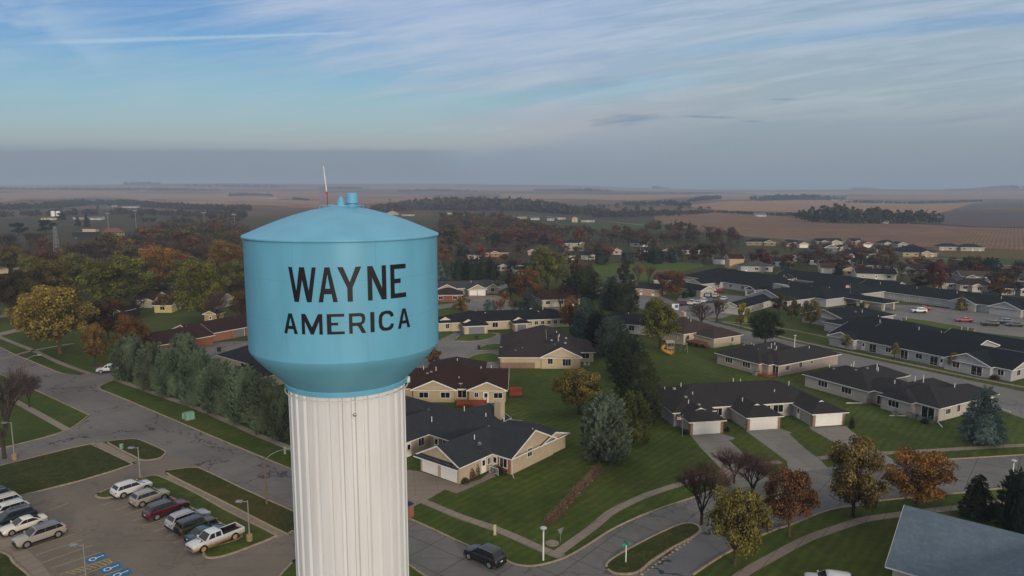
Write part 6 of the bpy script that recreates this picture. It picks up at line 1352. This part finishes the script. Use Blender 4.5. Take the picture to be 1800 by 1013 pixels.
# ------------------------------------------------------------------ street furniture and garden things
def lampost(x, yb, yt, kind, label, **kw):
    p = P(x, yb); h = ztop(p, yt); t = thing('street_lamp', label, 'street lamp', p, kw.get('rz', 0), kw.get('group'))
    if kind == 'arm':
        m = MB(); m.tube((0, 0, 0), (0, 0, h), .13, .09, 8); m.build('pole', M['pole'], t)
        m = MB(); pts = [(0, 0, h-.4), (.8, 0, h+.2), (1.7, 0, h+.6), (2.6, 0, h+.75)]
        for a, b in zip(pts, pts[1:]): m.tube(a, b, .05)
        m.build('arm', M['steel'], t); m = MB(); m.box((2.5, -.16, h+.66), (3.2, .16, h+.82)); m.build('lamp_head', M['steel'], t)
    elif kind == 'top':
        m = MB(); m.tube((0, 0, 0), (0, 0, h-.3), .10, .08, 10); m.build('pole', M['white'], t)
        m = MB(); m.lathe([(.08, h-.5), (.16, h-.35), (.36, h-.2), (.38, h-.12), (.24, h-.04), (0, h)], 14); m.build('lamp_head', plain('frosted lamp dome', 'aab6be', .3), t)
    else:
        m = MB(); m.tube((0, 0, .6), (0, 0, h), .09, .06, 8); m.build('pole', M['steel'], t)
        m = MB(); m.lathe([(.34, 0), (.34, .85), (.3, .9), (0, .9)], 12); m.build('concrete_base', M['wall_lot'], t)
        m = MB(); m.tube((0, 0, h-.15), (-.7, 0, h-.1), .04); m.box((-1.3, -.2, h-.18), (-.6, .2, h-.02)); m.build('lamp_head', M['steel'], t)
    return t
lampost(469, 888, 803, 'arm', 'wooden street lamp with curved arm over the left street', rz=R(15)); lampost(47, 690, 632, 'arm', 'curved arm street lamp by the left edge kerb', rz=R(15)); lampost(955, 985, 926, 'top', 'white post-top lamp on the corner lawn')
lampost(1779, 845, 808, 'top', 'white post-top lamp by the right frame edge'); lampost(1396, 618, 589, 'top', 'white post-top lamp by the care home street')
lampost(439, 952, 880, 'lot', 'car park lamp behind the muddy pickup'); lampost(247, 848, 786, 'lot', 'car park lamp at the white suv'); lampost(26, 808, 742, 'lot', 'car park lamp by the lot road at the left'); lampost(153, 1034, 957, 'lot', 'car park lamp between the blue wheelchair squares')
p = P(1100, 990); t = thing('street_sign', 'green street name sign on a white post at the island tip', 'street sign', p, R(20)); h = ztop(p, 959)
m = MB(); m.tube((0, 0, 0), (0, 0, h), .07); m.build('post', M['white'], t)
m = MB(); m.box((-.5, -.02, h), (.5, .02, h+.22)); m.box((-.02, -.5, h+.23), (.02, .5, h+.45)); m.build('name_blade', plain('street sign green', '1f8f6a'), t)
p = P(985, 952); t = thing('yield_sign', 'grey back of a triangular yield sign on the corner lawn', 'road sign', p, R(35)); h = ztop(p, 929)
m = MB(); m.tube((0, 0, 0), (0, 0, h), .04); m.build('post', M['steel'], t); m = MB(); m.add([(-.45, -.04, h), (.45, -.04, h), (0, -.04, h-.8), (-.45, -.01, h), (.45, -.01, h), (0, -.01, h-.8)], [(0, 1, 2), (3, 5, 4), (0, 3, 4, 1), (1, 4, 5, 2), (2, 5, 3, 0)]); m.build('sign_plate', M['steel'], t)
def ubox(x, y, s, mat, name, label, cat='utility box', rz=0.):
    t = thing(name, label, cat, P(x, y), rz); m = MB(); a, b, c = s
    m.box((-a/2, -b/2, .08), (a/2, b/2, c)); m.build('cabinet', mat, t); m = MB(); m.box((-a/2-.12, -b/2-.12, 0), (a/2+.12, b/2+.12, .08)); m.build('pad', M['walk'], t)
    m = MB(); m.box((-a/2-.03, -b/2-.03, c), (a/2+.03, b/2+.03, c+.06)); m.build('lid', mat, t)
ubox(333, 737, (1.4, 1.2, 1.2), M['green'], 'utility_box', 'large pale green utility box on the pine verge', rz=.8); ubox(323, 736, (.35, .35, .9), M['green'], 'utility_pedestal', 'slim green pedestal beside the large utility box')
ubox(400, 736, (.3, .3, .9), M['green'], 'utility_pedestal', 'slim green pedestal under the pines further along the verge'); ubox(214, 790, (.4, .4, .8), M['green'], 'utility_pedestal', 'green pedestal in the small kerbed lawn by the lot entrance')
ubox(1062, 808, (.6, .5, 1.2), M['green'], 'utility_pedestal', 'green pedestal at the foot of the blue-green pine'); ubox(1070, 805, (1.0, .7, .8), plain('tan utility box', '8c7a62'), 'utility_box', 'tan utility box beside the green pedestal under the blue-green pine')
ubox(870, 940, (.28, .28, 1.1), plain('cream pedestal', 'b5b58c'), 'utility_pedestal', 'cream pedestal on the verge beside the black suv'); ubox(501, 798, (.25, .25, 1.), plain('cream pedestal', 'b5b58c'), 'utility_pedestal', 'cream marker post on the verge left of the tower stem')
ubox(288, 692, (.25, .25, 1.), plain('cream pedestal', 'b5b58c'), 'utility_pedestal', 'cream post under the third pine'); ubox(361, 717, (.3, .3, 1.1), plain('cream pedestal', 'b5b58c'), 'utility_pedestal', 'cream post under the fourth pine')
t = thing('manhole_cover', 'round pale manhole cover on the corner lawn', 'manhole cover', P(970.5, 955)); m = MB(); m.lathe([(0, .09), (.6, .09), (.75, .06), (.78, 0)], 20); m.build('ring', M['walk'], t); m = MB(); m.lathe([(0, .105), (.38, .105), (.4, .09)], 16); m.build('lid', M['rock'], t)
# mailbox pillar by the tower, bins
t = thing('mailbox_pillar', 'brick mailbox pillar with blue top beside the tower stem', 'mailbox', P(718, 908), R(-39)); m = MB(); m.box((-.5, -.45, 0), (.5, .45, 1.6)); m.build('pillar', brick('8a4a34'), t); m = MB(); m.box((-.55, -.5, 1.6), (.55, .5, 1.72)); m.tube((-.4, 0, 1.85), (.4, 0, 1.85), .2, n=10); m.build('mailbox', plain('dark blue plastic', '20305a'), t)
def bin_(x, y, col, label):
    t = thing('wheelie_bin', label, 'bin', P(x, y)); m = MB(); m.add([(-.3, -.35, .06), (.3, -.35, .06), (.3, .35, .06), (-.3, .35, .06), (-.38, -.45, 1.), (.38, -.45, 1.), (.38, .45, 1.), (-.38, .45, 1.)], [(0, 3, 2, 1), (4, 5, 6, 7), (0, 1, 5, 4), (1, 2, 6, 5), (2, 3, 7, 6), (3, 0, 4, 7)]); m.build('bin_body', plain('bin plastic', col), t)
    m = MB(); m.box((-.4, -.47, 1.), (.4, .47, 1.08)); m.build('lid', plain('bin plastic', col), t)
    for s in (-.3, .3):
        m = MB(); m.tube((s-.04, .36, .13), (s+.04, .36, .13), .13, n=10); m.build('wheel', M['tyre'], t)
bin_(810.5, 590, '1d3a78', 'blue bin on the cul-de-sac near the ranch'); bin_(842, 615, '14221c', 'dark green bin at the kerb left of the cream gable house'); bin_(838, 597, '1c2420', 'black bin on the small lawn of the cul-de-sac'); bin_(385, 618, '16203a', 'navy bin with white lid in front of the brick garages')
# ornamental grass clumps
cl = get('shrub', 0, 1)[0]; rr = random.Random(4); A = P(966, 918); B = P(1052, 826); n = 18
for i in range(n):
    p = A.lerp(B, i/(n-1)); o = bpy.data.objects.new('grass_clump', cl); COL.objects.link(o); o.location = (p.x+rr.uniform(-.1, .1), p.y+rr.uniform(-.1, .1), 0); s = rr.uniform(.9, 1.1); o.scale = (1.35*s, 1.35*s, 1.2*s); o.rotation_euler = (0, 0, rr.uniform(0, 6)); o.color = hexc(rr.choice(['80664c', '705842', '8a7054']))
    tag(o, 'dried brown clump in the long row of ornamental grass across the corner lawn', 'grass clump', 'row of dried grass clumps')
path('mulch_bed', [(960, 922), (1003, 876), (1056, 822)], 1.6, M['soil'], .024, sm=False)
def shrub(x, y, w, h, col, label, lod=0):
    cm = get('shrub', 1, lod)[0]; o = bpy.data.objects.new('shrub', cm); COL.objects.link(o); o.location = P(x, y); o.scale = (w, w, h); o.color = hexc(col); tag(o, label, 'shrub')
for a in ((829, 841, 1.2, 1.6, '4a3030', 'maroon shrub against the beige garage side wall'), (838, 836, 1.0, 2.0, '26331c', 'pointed green shrub beside the maroon shrub'), (817, 849, 1.4, .8, '4a4430', 'low brown shrub at the garage corner'), (880, 829, 3., 1.1, '20301a', 'clipped green hedge at the brick entry'),
    (1278, 758, 1., .9, '283420', 'dark bush right of the first garage door'), (1204, 762, 1.6, .8, '383a2a', 'low bush round the flagpole'), (1497, 752, 1.0, 2.0, '232c1e', 'dark upright shrub right of the third garage door'), (1692, 722, 2.2, 2.0, '5c2026', 'crimson bush behind the large blue spruce'),
    (1625, 744, 1.4, 1., '26331f', 'small green bush by the green patio chairs'), (1542, 614, 2.6, 1.1, '2c1c22', 'dark plum bush against the near care home wing'), (1506, 610, 2.4, .9, '2a2c20', 'low hedge at the left end of the near care home wing'), (1350, 722, 1.6, 1.2, '26301e', 'bush at the middle garage entry'), (1377, 728, 1.3, 1.8, '28321f', 'upright shrub beside the entry between garages'),
    (1748, 666, 2.2, .9, '3a1f26', 'red-brown bush at the care home right gable'), (1278, 606, 3, 1.2, '242c1c', 'dark hedge below the wooden deck'), (1765, 664, 1.8, .9, '3a2226', 'second red-brown bush at the care home right gable')): shrub(*a)
t = thing('flower_bed', 'oval bed of yellow ornamental grass beside the white pickup', 'flower bed', P(178, 644), R(-38)); m = MB(); m.lathe([(0, .12), (1., .1), (1.05, 0)], 20); o = m.build('bed', M['soil'], t); o.scale = (3.6, 1.4, 1)
for i in range(9): o = bpy.data.objects.new('plant_tuft', cl); COL.objects.link(o); o.parent = t; o.location = (-3.+i*.75, rr.uniform(-.5, .5), .05); o.scale = (1., 1., .6); o.color = hexc('8a6a2a')
# stones along the island
for i in range(16):
    s = i/15; x = 1128+s*92; y = 1008-s*66; p = P(x+rr.uniform(-1, 1), y+3); m = MB(); q = rr.uniform(.12, .24)
    m.lathe([(0, q), (q*.7, q*.8), (q*1.1, q*.3), (q, 0)], 6); o = m.build('edging_stone', M['rock']); o.location = (p.x, p.y, .01); o.rotation_euler = (0, 0, i); tag(o, 'pale edging stone lying along the lower kerb of the road island', 'stone', 'stones along the road island')
# play set
t = thing('play_set', 'wooden play tower with twisting yellow slide and swing beam on the green lawn', 'play set', P(1176, 621), R(10))
m = MB()
for x in (-.9, .9):
    for y in (-.8, .8): m.box((x-.08, y-.08, 0), (x+.08, y+.08, 2.7))
m.box((-1, -.9, 1.2), (1, .9, 1.3)); m.box((-1, -.9, 1.3), (1, -.82, 1.9)); m.box((-.8, -.85, .2), (.8, -.8, .9)); m.build('tower_frame', plain('weathered play wood', '7d6a52'), t)
m = MB(); m.poly([(-1.1, -1, 2.7), (1.1, -1, 2.7), (1.1, 0, 3.3), (-1.1, 0, 3.3)]); m.poly([(-1.1, 1, 2.7), (-1.1, 0, 3.3), (1.1, 0, 3.3), (1.1, 1, 2.7)]); m.build('canopy', plain('grey canopy', '8a8580'), t)
m = MB(); pts = [(-1+-1.1*math.sin(a*.9), -1.1*(1-math.cos(a*.9))+.2, 1.9-a*.36) for a in [k*.5 for k in range(11)]]
for a, b in zip(pts, pts[1:]): m.tube(a, b, .38, n=8)
m.build('slide', plain('yellow plastic', 'b5832a', .4), t)
m = MB(); m.tube((1, 0, 2.3), (4.6, 0, 2.3), .07); m.tube((4.6, 0, 2.3), (4.4, -1, 0), .08); m.tube((4.6, 0, 2.3), (4.4, 1, 0), .08); m.build('swing_beam', plain('weathered play wood', '7d6a52'), t)
m = MB(); m.tube((2.8, .1, 2.3), (2.8, .1, .5), .02); m.tube((3.3, .1, 2.3), (3.3, .1, .5), .02); m.box((2.75, -.05, .45), (3.35, .25, .5)); m.build('swing', M['blue'], t)
# flags
def flag(x, yb, yt, label):
    p = P(x, yb); h = ztop(p, yt); t = thing('flagpole', label, 'flagpole', p, R(0)); m = MB(); m.tube((0, 0, 0), (0, 0, h), .06, .04, 8); m.lathe([(0, h+.12), (.08, h+.05), (0, h)], 8); m.build('pole', M['steel'], t)
    fl = MB(); w, hh = min(1.9, h*.24), min(1.2, h*.16); N = 8
    for r in range(7):
        for k in range(N):
            x0, x1 = -w*k/N, -w*(k+1)/N; z0, z1 = h-.15-hh*r/7, h-.15-hh*(r+1)/7; y0, y1 = .12*math.sin(k*1.1), .12*math.sin((k+1)*1.1)
            dx0 = -.15*k/N; dx1 = -.15*(k+1)/N
            fl.poly([(x0, y0, z0+dx0), (x1, y1, z0+dx1), (x1, y1, z1+dx1), (x0, y0, z1+dx0)], 2 if (r < 4 and k < 3) else r % 2)
    fl.build('flag', [plain('flag red', '9c2a34'), M['white'], plain('flag blue', '24305a')], t)
flag(1199, 768, 730, 'small flagpole with limp flag in front of the first garage'); flag(1493, 533, 500, 'tall flagpole flying a red and white flag before the entrance canopy')
# deck things, patio chairs
for (x, y, c, lb) in ((1609, 737, '1f7a5c', 'left green patio chair on the corner porch'), (1632, 741, '1f7a5c', 'right green patio chair on the corner porch'), (1027, 645, 'b9b5ac', 'white patio chair left on the cream house terrace'), (1034, 645, 'a8a49c', 'white patio chair right on the cream house terrace'), (1194, 712, '2c2a2a', 'spare')):
    if lb == 'spare': continue
    t = thing('patio_chair', lb, 'chair', P(x, y), R(200)); mt = plain('chair plastic', c, .4)
    m = MB(); m.box((-.3, -.3, .42), (.3, .3, .47)); m.build('seat', mt, t); m = MB(); m.box((-.3, .26, .47), (.3, .31, 1.05)); m.build('backrest', mt, t)
    for a in (-.27, .27):
        for b in (-.27, .27): m = MB(); m.box((a-.03, b-.03, 0), (a+.03, b+.03, .42)); m.build('leg', mt, t)
for x, y, lb in ((1476, 690, 'grey air conditioner behind the long pale house'), (1573, 731, 'dark air conditioner by the long pale house'), (1327, 660, 'dark air conditioner under the taupe house wall')):
    t = thing('air_conditioner', lb, 'air conditioner', P(x, y), R(-60)); m = MB(); m.box((-.4, -.4, .05), (.4, .4, .85)); m.build('casing', M['steel'], t); m = MB(); m.lathe([(0, .9), (.3, .89), (.33, .85)], 12); m.build('fan_grille', M['black'], t)
# bus shelter like sign by the care home drive
t = thing('care_home_sign', 'white double-post notice board with blue panel by the care home drive', 'sign', P(1187, 548), R(10)); m = MB(); m.box((-1.2, -.1, .5), (1.2, .1, 2.6)); m.build('board', M['white'], t); m = MB(); m.box((-.3, -.13, 1.3), (.9, -.1, 2.3)); m.build('blue_panel', M['blue'], t); m = MB(); m.box((-1.1, -.06, 0), (-1., .06, .5)); m.box((1., -.06, 0), (1.1, .06, .5)); m.build('posts', M['steel'], t)
# sports ground
t = thing('lattice_mast', 'grey lattice mast rising from the warehouse annex', 'mast', P(101, 457)); p = P(101, 457); h = ztop(p, 398); m = MB()
for i in range(4):
    a = i*math.pi/2+.4; m.tube((1.9*math.cos(a), 1.9*math.sin(a), 0), (.6*math.cos(a), .6*math.sin(a), h), .14, n=4)
m.build('legs', M['steel'], t); m = MB()
for k in range(9):
    z0, z1 = h*k/9, h*(k+1)/9; r0, r1 = 1.9-1.3*k/9, 1.9-1.3*(k+1)/9
    for i in range(4):
        a = i*math.pi/2+.4; b = a+math.pi/2; m.tube((r0*math.cos(a), r0*math.sin(a), z0), (r1*math.cos(b), r1*math.sin(b), z1), .08, n=3); m.tube((r0*math.cos(b), r0*math.sin(b), z0), (r1*math.cos(a), r1*math.sin(a), z1), .08, n=3)
m.build('bracing', M['steel'], t)
p = P(178, 420); t = thing('grandstand', 'black grandstand with red deck and lit WILDCATS lettering at the sports ground', 'grandstand', p, R(2)); s = depth(p)/F
m = MB(); m.box((-49*s, 0, 1.5), (-2*s, 6, 5.5)); m.build('back_wall', plain('black cladding', '171c24'), t)
m = MB(); m.box((-2*s, -.5, 1.5), (48*s, 2, 5)); m.build('front_wall', plain('black cladding', '171c24'), t)
m = MB(); m.poly([(-2*s, 2, 5.0), (40*s, 2, 5.0), (18*s, 12, 8.2), (-2*s, 12, 8.2)]); m.build('red_deck', plain('red seating', '6b3a30'), t)
m = MB(); m.box((-36*s, 4, 5.5), (-13*s, 9, 8)); m.build('press_box', siding('c0aa92'), t); m = MB(); m.box((-37*s, 3.5, 8), (-12*s, 9.5, 8.5)); m.build('press_box_roof', M['black'], t)
m = MB(); m.box((16*s, -.6, 0), (18*s, 0, 1.5)); m.box((42*s, -1, 0), (46*s, 1, 2)); m.box((-46*s, 1, 0), (-44*s, 5, 1.5)); m.build('supports', M['steel'], t)
cu = bpy.data.curves.new('w', 'FONT'); cu.body = 'WILDCATS'; cu.size = 3.4; cu.extrude = .05; cu.align_x = 'CENTER'; cu.space_character = 1.25
o = bpy.data.objects.new('w', cu); COL.objects.link(o); bpy.context.view_layer.update(); me = bpy.data.meshes.new_from_object(o); bpy.data.objects.remove(o)
me.materials.append(plain('cream sign letters', 'e0c896', .6)); o = bpy.data.objects.new('lettering', me); COL.objects.link(o); o.parent = t; o.rotation_euler = (R(90), 0, 0); o.location = (31*s, -.62, 2.2); w_ = max(v.co.x for v in me.vertices)-min(v.co.x for v in me.vertices); o.scale = (22*s/w_, 1, 1)
for q in (17*s, 45.5*s): m = MB(); m.lathe([(0, .05), (.7, .05), (.7, 0)], 8); e = m.build('emblem', plain('grey emblem', 'a0a0a4'), t); e.location = (q, -.62, 3.3); e.rotation_euler = (R(90), 0, 0)
for x, yb, yt, lb in ((191, 404, 375, 'floodlight mast nearest the grandstand press box'), (240, 408, 370, 'floodlight mast right of the grandstand'), (360, 406, 374, 'floodlight mast at the middle of the sports field'), (413, 408, 377, 'floodlight mast at the right end of the sports field')):
    p = P(x, yb); h = ztop(p, yt); t = thing('floodlight_mast', lb, 'floodlight', p, 0, 'sports ground floodlights'); m = MB(); m.tube((0, 0, 0), (0, 0, h), .3, .18, 6); m.build('mast', M['steel'], t); m = MB(); m.box((-2.2, -.2, h-.6), (2.2, .2, h+.5)); m.build('lamp_bank', M['steel'], t)
field('sports_field', [(232, 402), (300, 404), (425, 402)], [(232, 414), (300, 412), (425, 412)], fgr, .1)
for x, y in ((94, 386), (103, 386)):
    p = P(x, y); t = thing('storage_tank', 'bright white round storage tank, '+('left' if x < 100 else 'right')+' one of the pair', 'storage tank', p, 0, 'pair of white tanks'); h = ztop(p, 371); m = MB(); m.lathe([(2.6, 0), (2.6, h-1.4), (2.3, h-.6), (0, h)], 16); m.build('shell', plain('white tank', 'e2e0dc'), t)
    m = MB(); m.lathe([(0, h+.5), (.4, h+.4), (.4, h-.2)], 8); m.build('cap', M['steel'], t)
# ------------------------------------------------------------------ haze, light, sky, camera
m = MB(); m.box((-13500, -13500, -1.5), (13500, 13500, 190)); hz = m.build('haze', None) if False else None
me = bpy.data.meshes.new('haze'); me.from_pydata(m.v, [], m.f); mt = bpy.data.materials.new('haze air'); mt.use_nodes = True; nt = mt.node_tree; nt.nodes.clear()
ou = nt.nodes.new('ShaderNodeOutputMaterial'); pv = nt.nodes.new('ShaderNodeVolumePrincipled'); pv.inputs['Color'].default_value = (.58, .71, .92, 1); pv.inputs['Density'].default_value = 2.0e-4; pv.inputs['Anisotropy'].default_value = 0.
nt.links.new(pv.outputs[0], ou.inputs['Volume']); me.materials.append(mt); hz = bpy.data.objects.new('haze', me); COL.objects.link(hz); hz['kind'] = 'stuff'; hz['label'] = 'thin blue-grey air over the whole landscape'
SUN_AZ, SUN_EL = R(160), R(13)    # azimuth measured from +Y clockwise
sd = Vector((math.sin(SUN_AZ)*math.cos(SUN_EL), math.cos(SUN_AZ)*math.cos(SUN_EL), math.sin(SUN_EL)))
l = bpy.data.lights.new('sun', 'SUN'); l.energy = 2.1; l.angle = R(10); l.color = (1., .86, .70); lo = bpy.data.objects.new('sun', l); COL.objects.link(lo); lo.rotation_euler = sd.to_track_quat('Z', 'Y').to_euler()
w = bpy.data.worlds.new('World'); SC.world = w; w.use_nodes = True
class W_: pass
wt = NT.__new__(NT); wt.m = w; wt.t = w.node_tree; wt.n = wt.t.nodes; wt.l = wt.t.links
wt.n.clear()
out = wt.n.new('ShaderNodeOutputWorld'); bg = wt.n.new('ShaderNodeBackground')
sky = wt.node('ShaderNodeTexSky', sky_type='NISHITA', sun_disc=False, sun_elevation=SUN_EL, sun_rotation=SUN_AZ)
D = wt.node('ShaderNodeTexCoord').outputs['Generated']; sx = wt.node('ShaderNodeSeparateXYZ', {0: D})
az = wt.math('ARCTAN2', sx.outputs[0], sx.outputs[1]); el = wt.math('ARCSINE', sx.outputs[2])
def ramp(f, stops):
    n = wt.n.new('ShaderNodeValToRGB'); wt.l.new(f, n.inputs[0]); e = n.color_ramp.elements
    while len(e) < len(stops): e.new(.5)
    for i, (p, c) in enumerate(stops): e[i].position = p; e[i].color = hexc(c)
    return n.outputs[0]
SK = 6.0   # clouds' luminance relative to the background strength
hyp = wt.math('SQRT', wt.math('ADD', wt.math('MULTIPLY', sx.outputs[0], sx.outputs[0]), wt.math('MULTIPLY', sx.outputs[1], sx.outputs[1])))
cosaz = wt.math('MAXIMUM', wt.math('DIVIDE', sx.outputs[1], wt.math('MAXIMUM', hyp, .001)), .45)
e2 = wt.math('MINIMUM', wt.math('DIVIDE', sx.outputs[2], wt.math('MAXIMUM', wt.math('MULTIPLY', hyp, cosaz), .01)), 1.6)
en = wt.math('MULTIPLY', e2, 1.25)
def mul(*a):
    r = a[0]
    for b in a[1:]: r = wt.math('MULTIPLY', r, b)
    return r
def add(*a):
    r = a[0]
    for b in a[1:]: r = wt.math('ADD', r, b)
    return r
def inv(a): return wt.math('SUBTRACT', 1., a)
def nz(fa, fe, shear=0., off=0., detail=7., rough=.6, dist=0.):
    ee = wt.math('SUBTRACT', e2, wt.math('MULTIPLY', az, shear)) if shear else e2
    return wt.noise(wt.node('ShaderNodeCombineXYZ', {0: wt.math('MULTIPLY', az, fa), 1: wt.math('MULTIPLY', ee, fe), 2: off}).outputs[0], 1., detail, rough, dist)
left = ramp(en, [(0, '627a98'), (.068, '738aa4'), (.085, '95a6aa'), (.12, '93b2ba'), (.17, '7fb0c6'), (.24, '629dca'), (.31, '4f8ac6'), (.6, '6f90b8'), (1., 'c6c2bc')])
right = ramp(en, [(0, '708499'), (.05, '7a8b9e'), (.10, '8395a4'), (.16, '91a4b1'), (.24, '97acbb'), (.32, '94abc0'), (.6, '9aa8bf'), (1., 'd2ccc4')])
mid = ramp(en, [(0, '6a7d99'), (.06, '7b89a2'), (.10, '989eaf'), (.16, '95a8bf'), (.24, '98adcc'), (.32, '94a9ce'), (.6, '9aa8bf'), (1., 'd2ccc4')])
n1 = nz(2.6, 14., .13, 0., 6., .55, .4); n2 = nz(4.5, 46., .16, 3., 8., .62, .7); n3 = nz(10., 120., .15, 7., 6., .7, .4); n5 = nz(5., 9., 0., 5., 8., .62, 1.2)
gap1 = mul(inv(wt.ss(wt.math('ABSOLUTE', wt.math('SUBTRACT', e2, add(wt.math('MULTIPLY', az, .10), .1235))), .002, .022)), inv(wt.ss(az, .12, .34)))
gap2 = mul(inv(wt.ss(wt.math('ABSOLUTE', wt.math('SUBTRACT', e2, add(wt.math('MULTIPLY', az, .12), .158))), .002, .016)), wt.ss(az, .1, .35))
veil = wt.ss(add(wt.math('MULTIPLY', az, 1.5), wt.math('MULTIPLY', wt.math('SUBTRACT', e2, .12), 3.2), mul(n1, .9), mul(n2, .3)), .24, .74)
veil = wt.math('SUBTRACT', veil, add(mul(gap1, .8), mul(gap2, .55)), 0., True)
veil = wt.math('MAXIMUM', veil, mul(inv(wt.ss(e2, .075, .10)), wt.ss(az, -.05, .12)))
base = wt.mix(veil, left, wt.mix(wt.ss(az, .0, .34), mid, right))
wc = ramp(en, [(0, '8894a4'), (.10, 'a6a8ae'), (.16, 'b2bdc4'), (.28, 'b4c2d4'), (1., 'd2ccc4')])
wisp = mul(wt.ss(add(mul(n2, .6), mul(n1, .3), mul(n3, .25)), .49, .68), wt.ss(e2, .06, .12), add(.24, mul(veil, .40)))
base = wt.mix(wisp, base, wc)
dk = mul(wt.ss(nz(3.2, 30., .16, 11., 6., .6, .5), .52, .72), wt.ss(az, -.2, .2), .55)
base = wt.mix(dk, base, ramp(en, [(0, '687d94'), (.12, '7a8c9e'), (.3, '7b93b2'), (1., '9a9a9a')]))
pc = mul(wt.ss(n5, .40, .62), inv(wt.ss(az, -.60, -.46)), wt.ss(e2, .13, .18), .62)
base = wt.mix(pc, base, hexc('b2c4d6'))
lowp = mul(inv(wt.ss(wt.math('ABSOLUTE', wt.math('SUBTRACT', e2, .082)), .0, .010)), wt.ss(n3, .42, .62), wt.ss(az, -.5, -.3), inv(wt.ss(az, .0, .1)), .5)
base = wt.mix(lowp, base, hexc('aeb3ba'))
glow = mul(inv(wt.ss(wt.math('ABSOLUTE', wt.math('SUBTRACT', wt.math('SUBTRACT', e2, mul(wt.math('MAXIMUM', az, -.06), .20)), .070)), 0., .024)), .42, inv(wt.ss(az, .15, .42)), wt.ss(az, -.7, -.1))
base = wt.mix(glow, base, hexc('aba6ab'))
edge = add(.0545, mul(wt.math('SUBTRACT', nz(16., 0., 0., 2., 5.), .5), .006))
bank = mul(inv(wt.ss(wt.math('SUBTRACT', e2, edge), -.005, .003)), inv(wt.ss(az, -.14, -.03)))
base = wt.mix(mul(bank, .95), base, ramp(en, [(0, '5f758c'), (.03, '61748b'), (.06, '66778f'), (.07, '5f708a'), (1, '74839d')]))
def ell(ca, ce, ra, re, tilt=0.):
    dx = wt.math('DIVIDE', wt.math('SUBTRACT', az, ca), ra); dy = wt.math('DIVIDE', wt.math('SUBTRACT', wt.math('SUBTRACT', e2, ce), wt.math('MULTIPLY', wt.math('SUBTRACT', az, ca), tilt)), re)
    return wt.math('ADD', wt.math('MULTIPLY', dx, dx), wt.math('MULTIPLY', dy, dy))
n6 = nz(30., 210., .1, 1., 6., .7)
for ca, ce, ra, re, ti in ((.157, .0945, .075, .0125, .09), (.265, .0985, .07, .003, -.03), (.318, .0925, .022, .0022, 0.), (.36, .122, .03, .0015, 0.)):
    sh = inv(wt.ss(add(ell(ca, ce, ra, re, ti), mul(n6, 1.8)), .75, 1.5))
    base = wt.mix(mul(sh, .8), base, hexc('66799b'))
cdz = wt.math('ABSOLUTE', wt.math('SUBTRACT', e2, add(.1966, wt.math('MULTIPLY', add(az, .58), .0366)))); n4 = nz(170., 170., 0., 9., 4., .7)
wid = wt.math('MULTIPLY_ADD', wt.ss(az, -.5, -.2), -.0026, .0046)
ct = mul(inv(wt.ss(wt.math('DIVIDE', add(cdz, mul(wt.math('SUBTRACT', n4, .5), .004)), wid), .1, 1.)), wt.ss(az, -.62, -.5), inv(wt.ss(az, -.25, -.19)))
base = wt.mix(mul(ct, .5), base, hexc('b4cce2'))
scaled = wt.node('ShaderNodeVectorMath', {0: base, 1: (SK, SK, SK)}, operation='MULTIPLY').outputs[0]
final = wt.mix(.90, sky.outputs[0], scaled)
wt.l.new(final, bg.inputs[0]); bg.inputs[1].default_value = .15; wt.l.new(bg.outputs[0], out.inputs[0])
cd_ = bpy.data.cameras.new('camera'); cam = bpy.data.objects.new('camera', cd_); COL.objects.link(cam); cam.location = (0, 0, H); cam.rotation_euler = (R(90)-PITCH, 0, 0)
cd_.sensor_width = 36; cd_.lens = 36*F/1800; cd_.clip_end = 40000; cd_.clip_start = .5; SC.camera = cam
SC.view_settings.view_transform = 'Standard'; SC.view_settings.look = 'None'; SC.view_settings.exposure = .25; SC.view_settings.gamma = 1
SC.cycles.volume_bounces = 0; SC.cycles.max_bounces = 5; SC.cycles.diffuse_bounces = 3
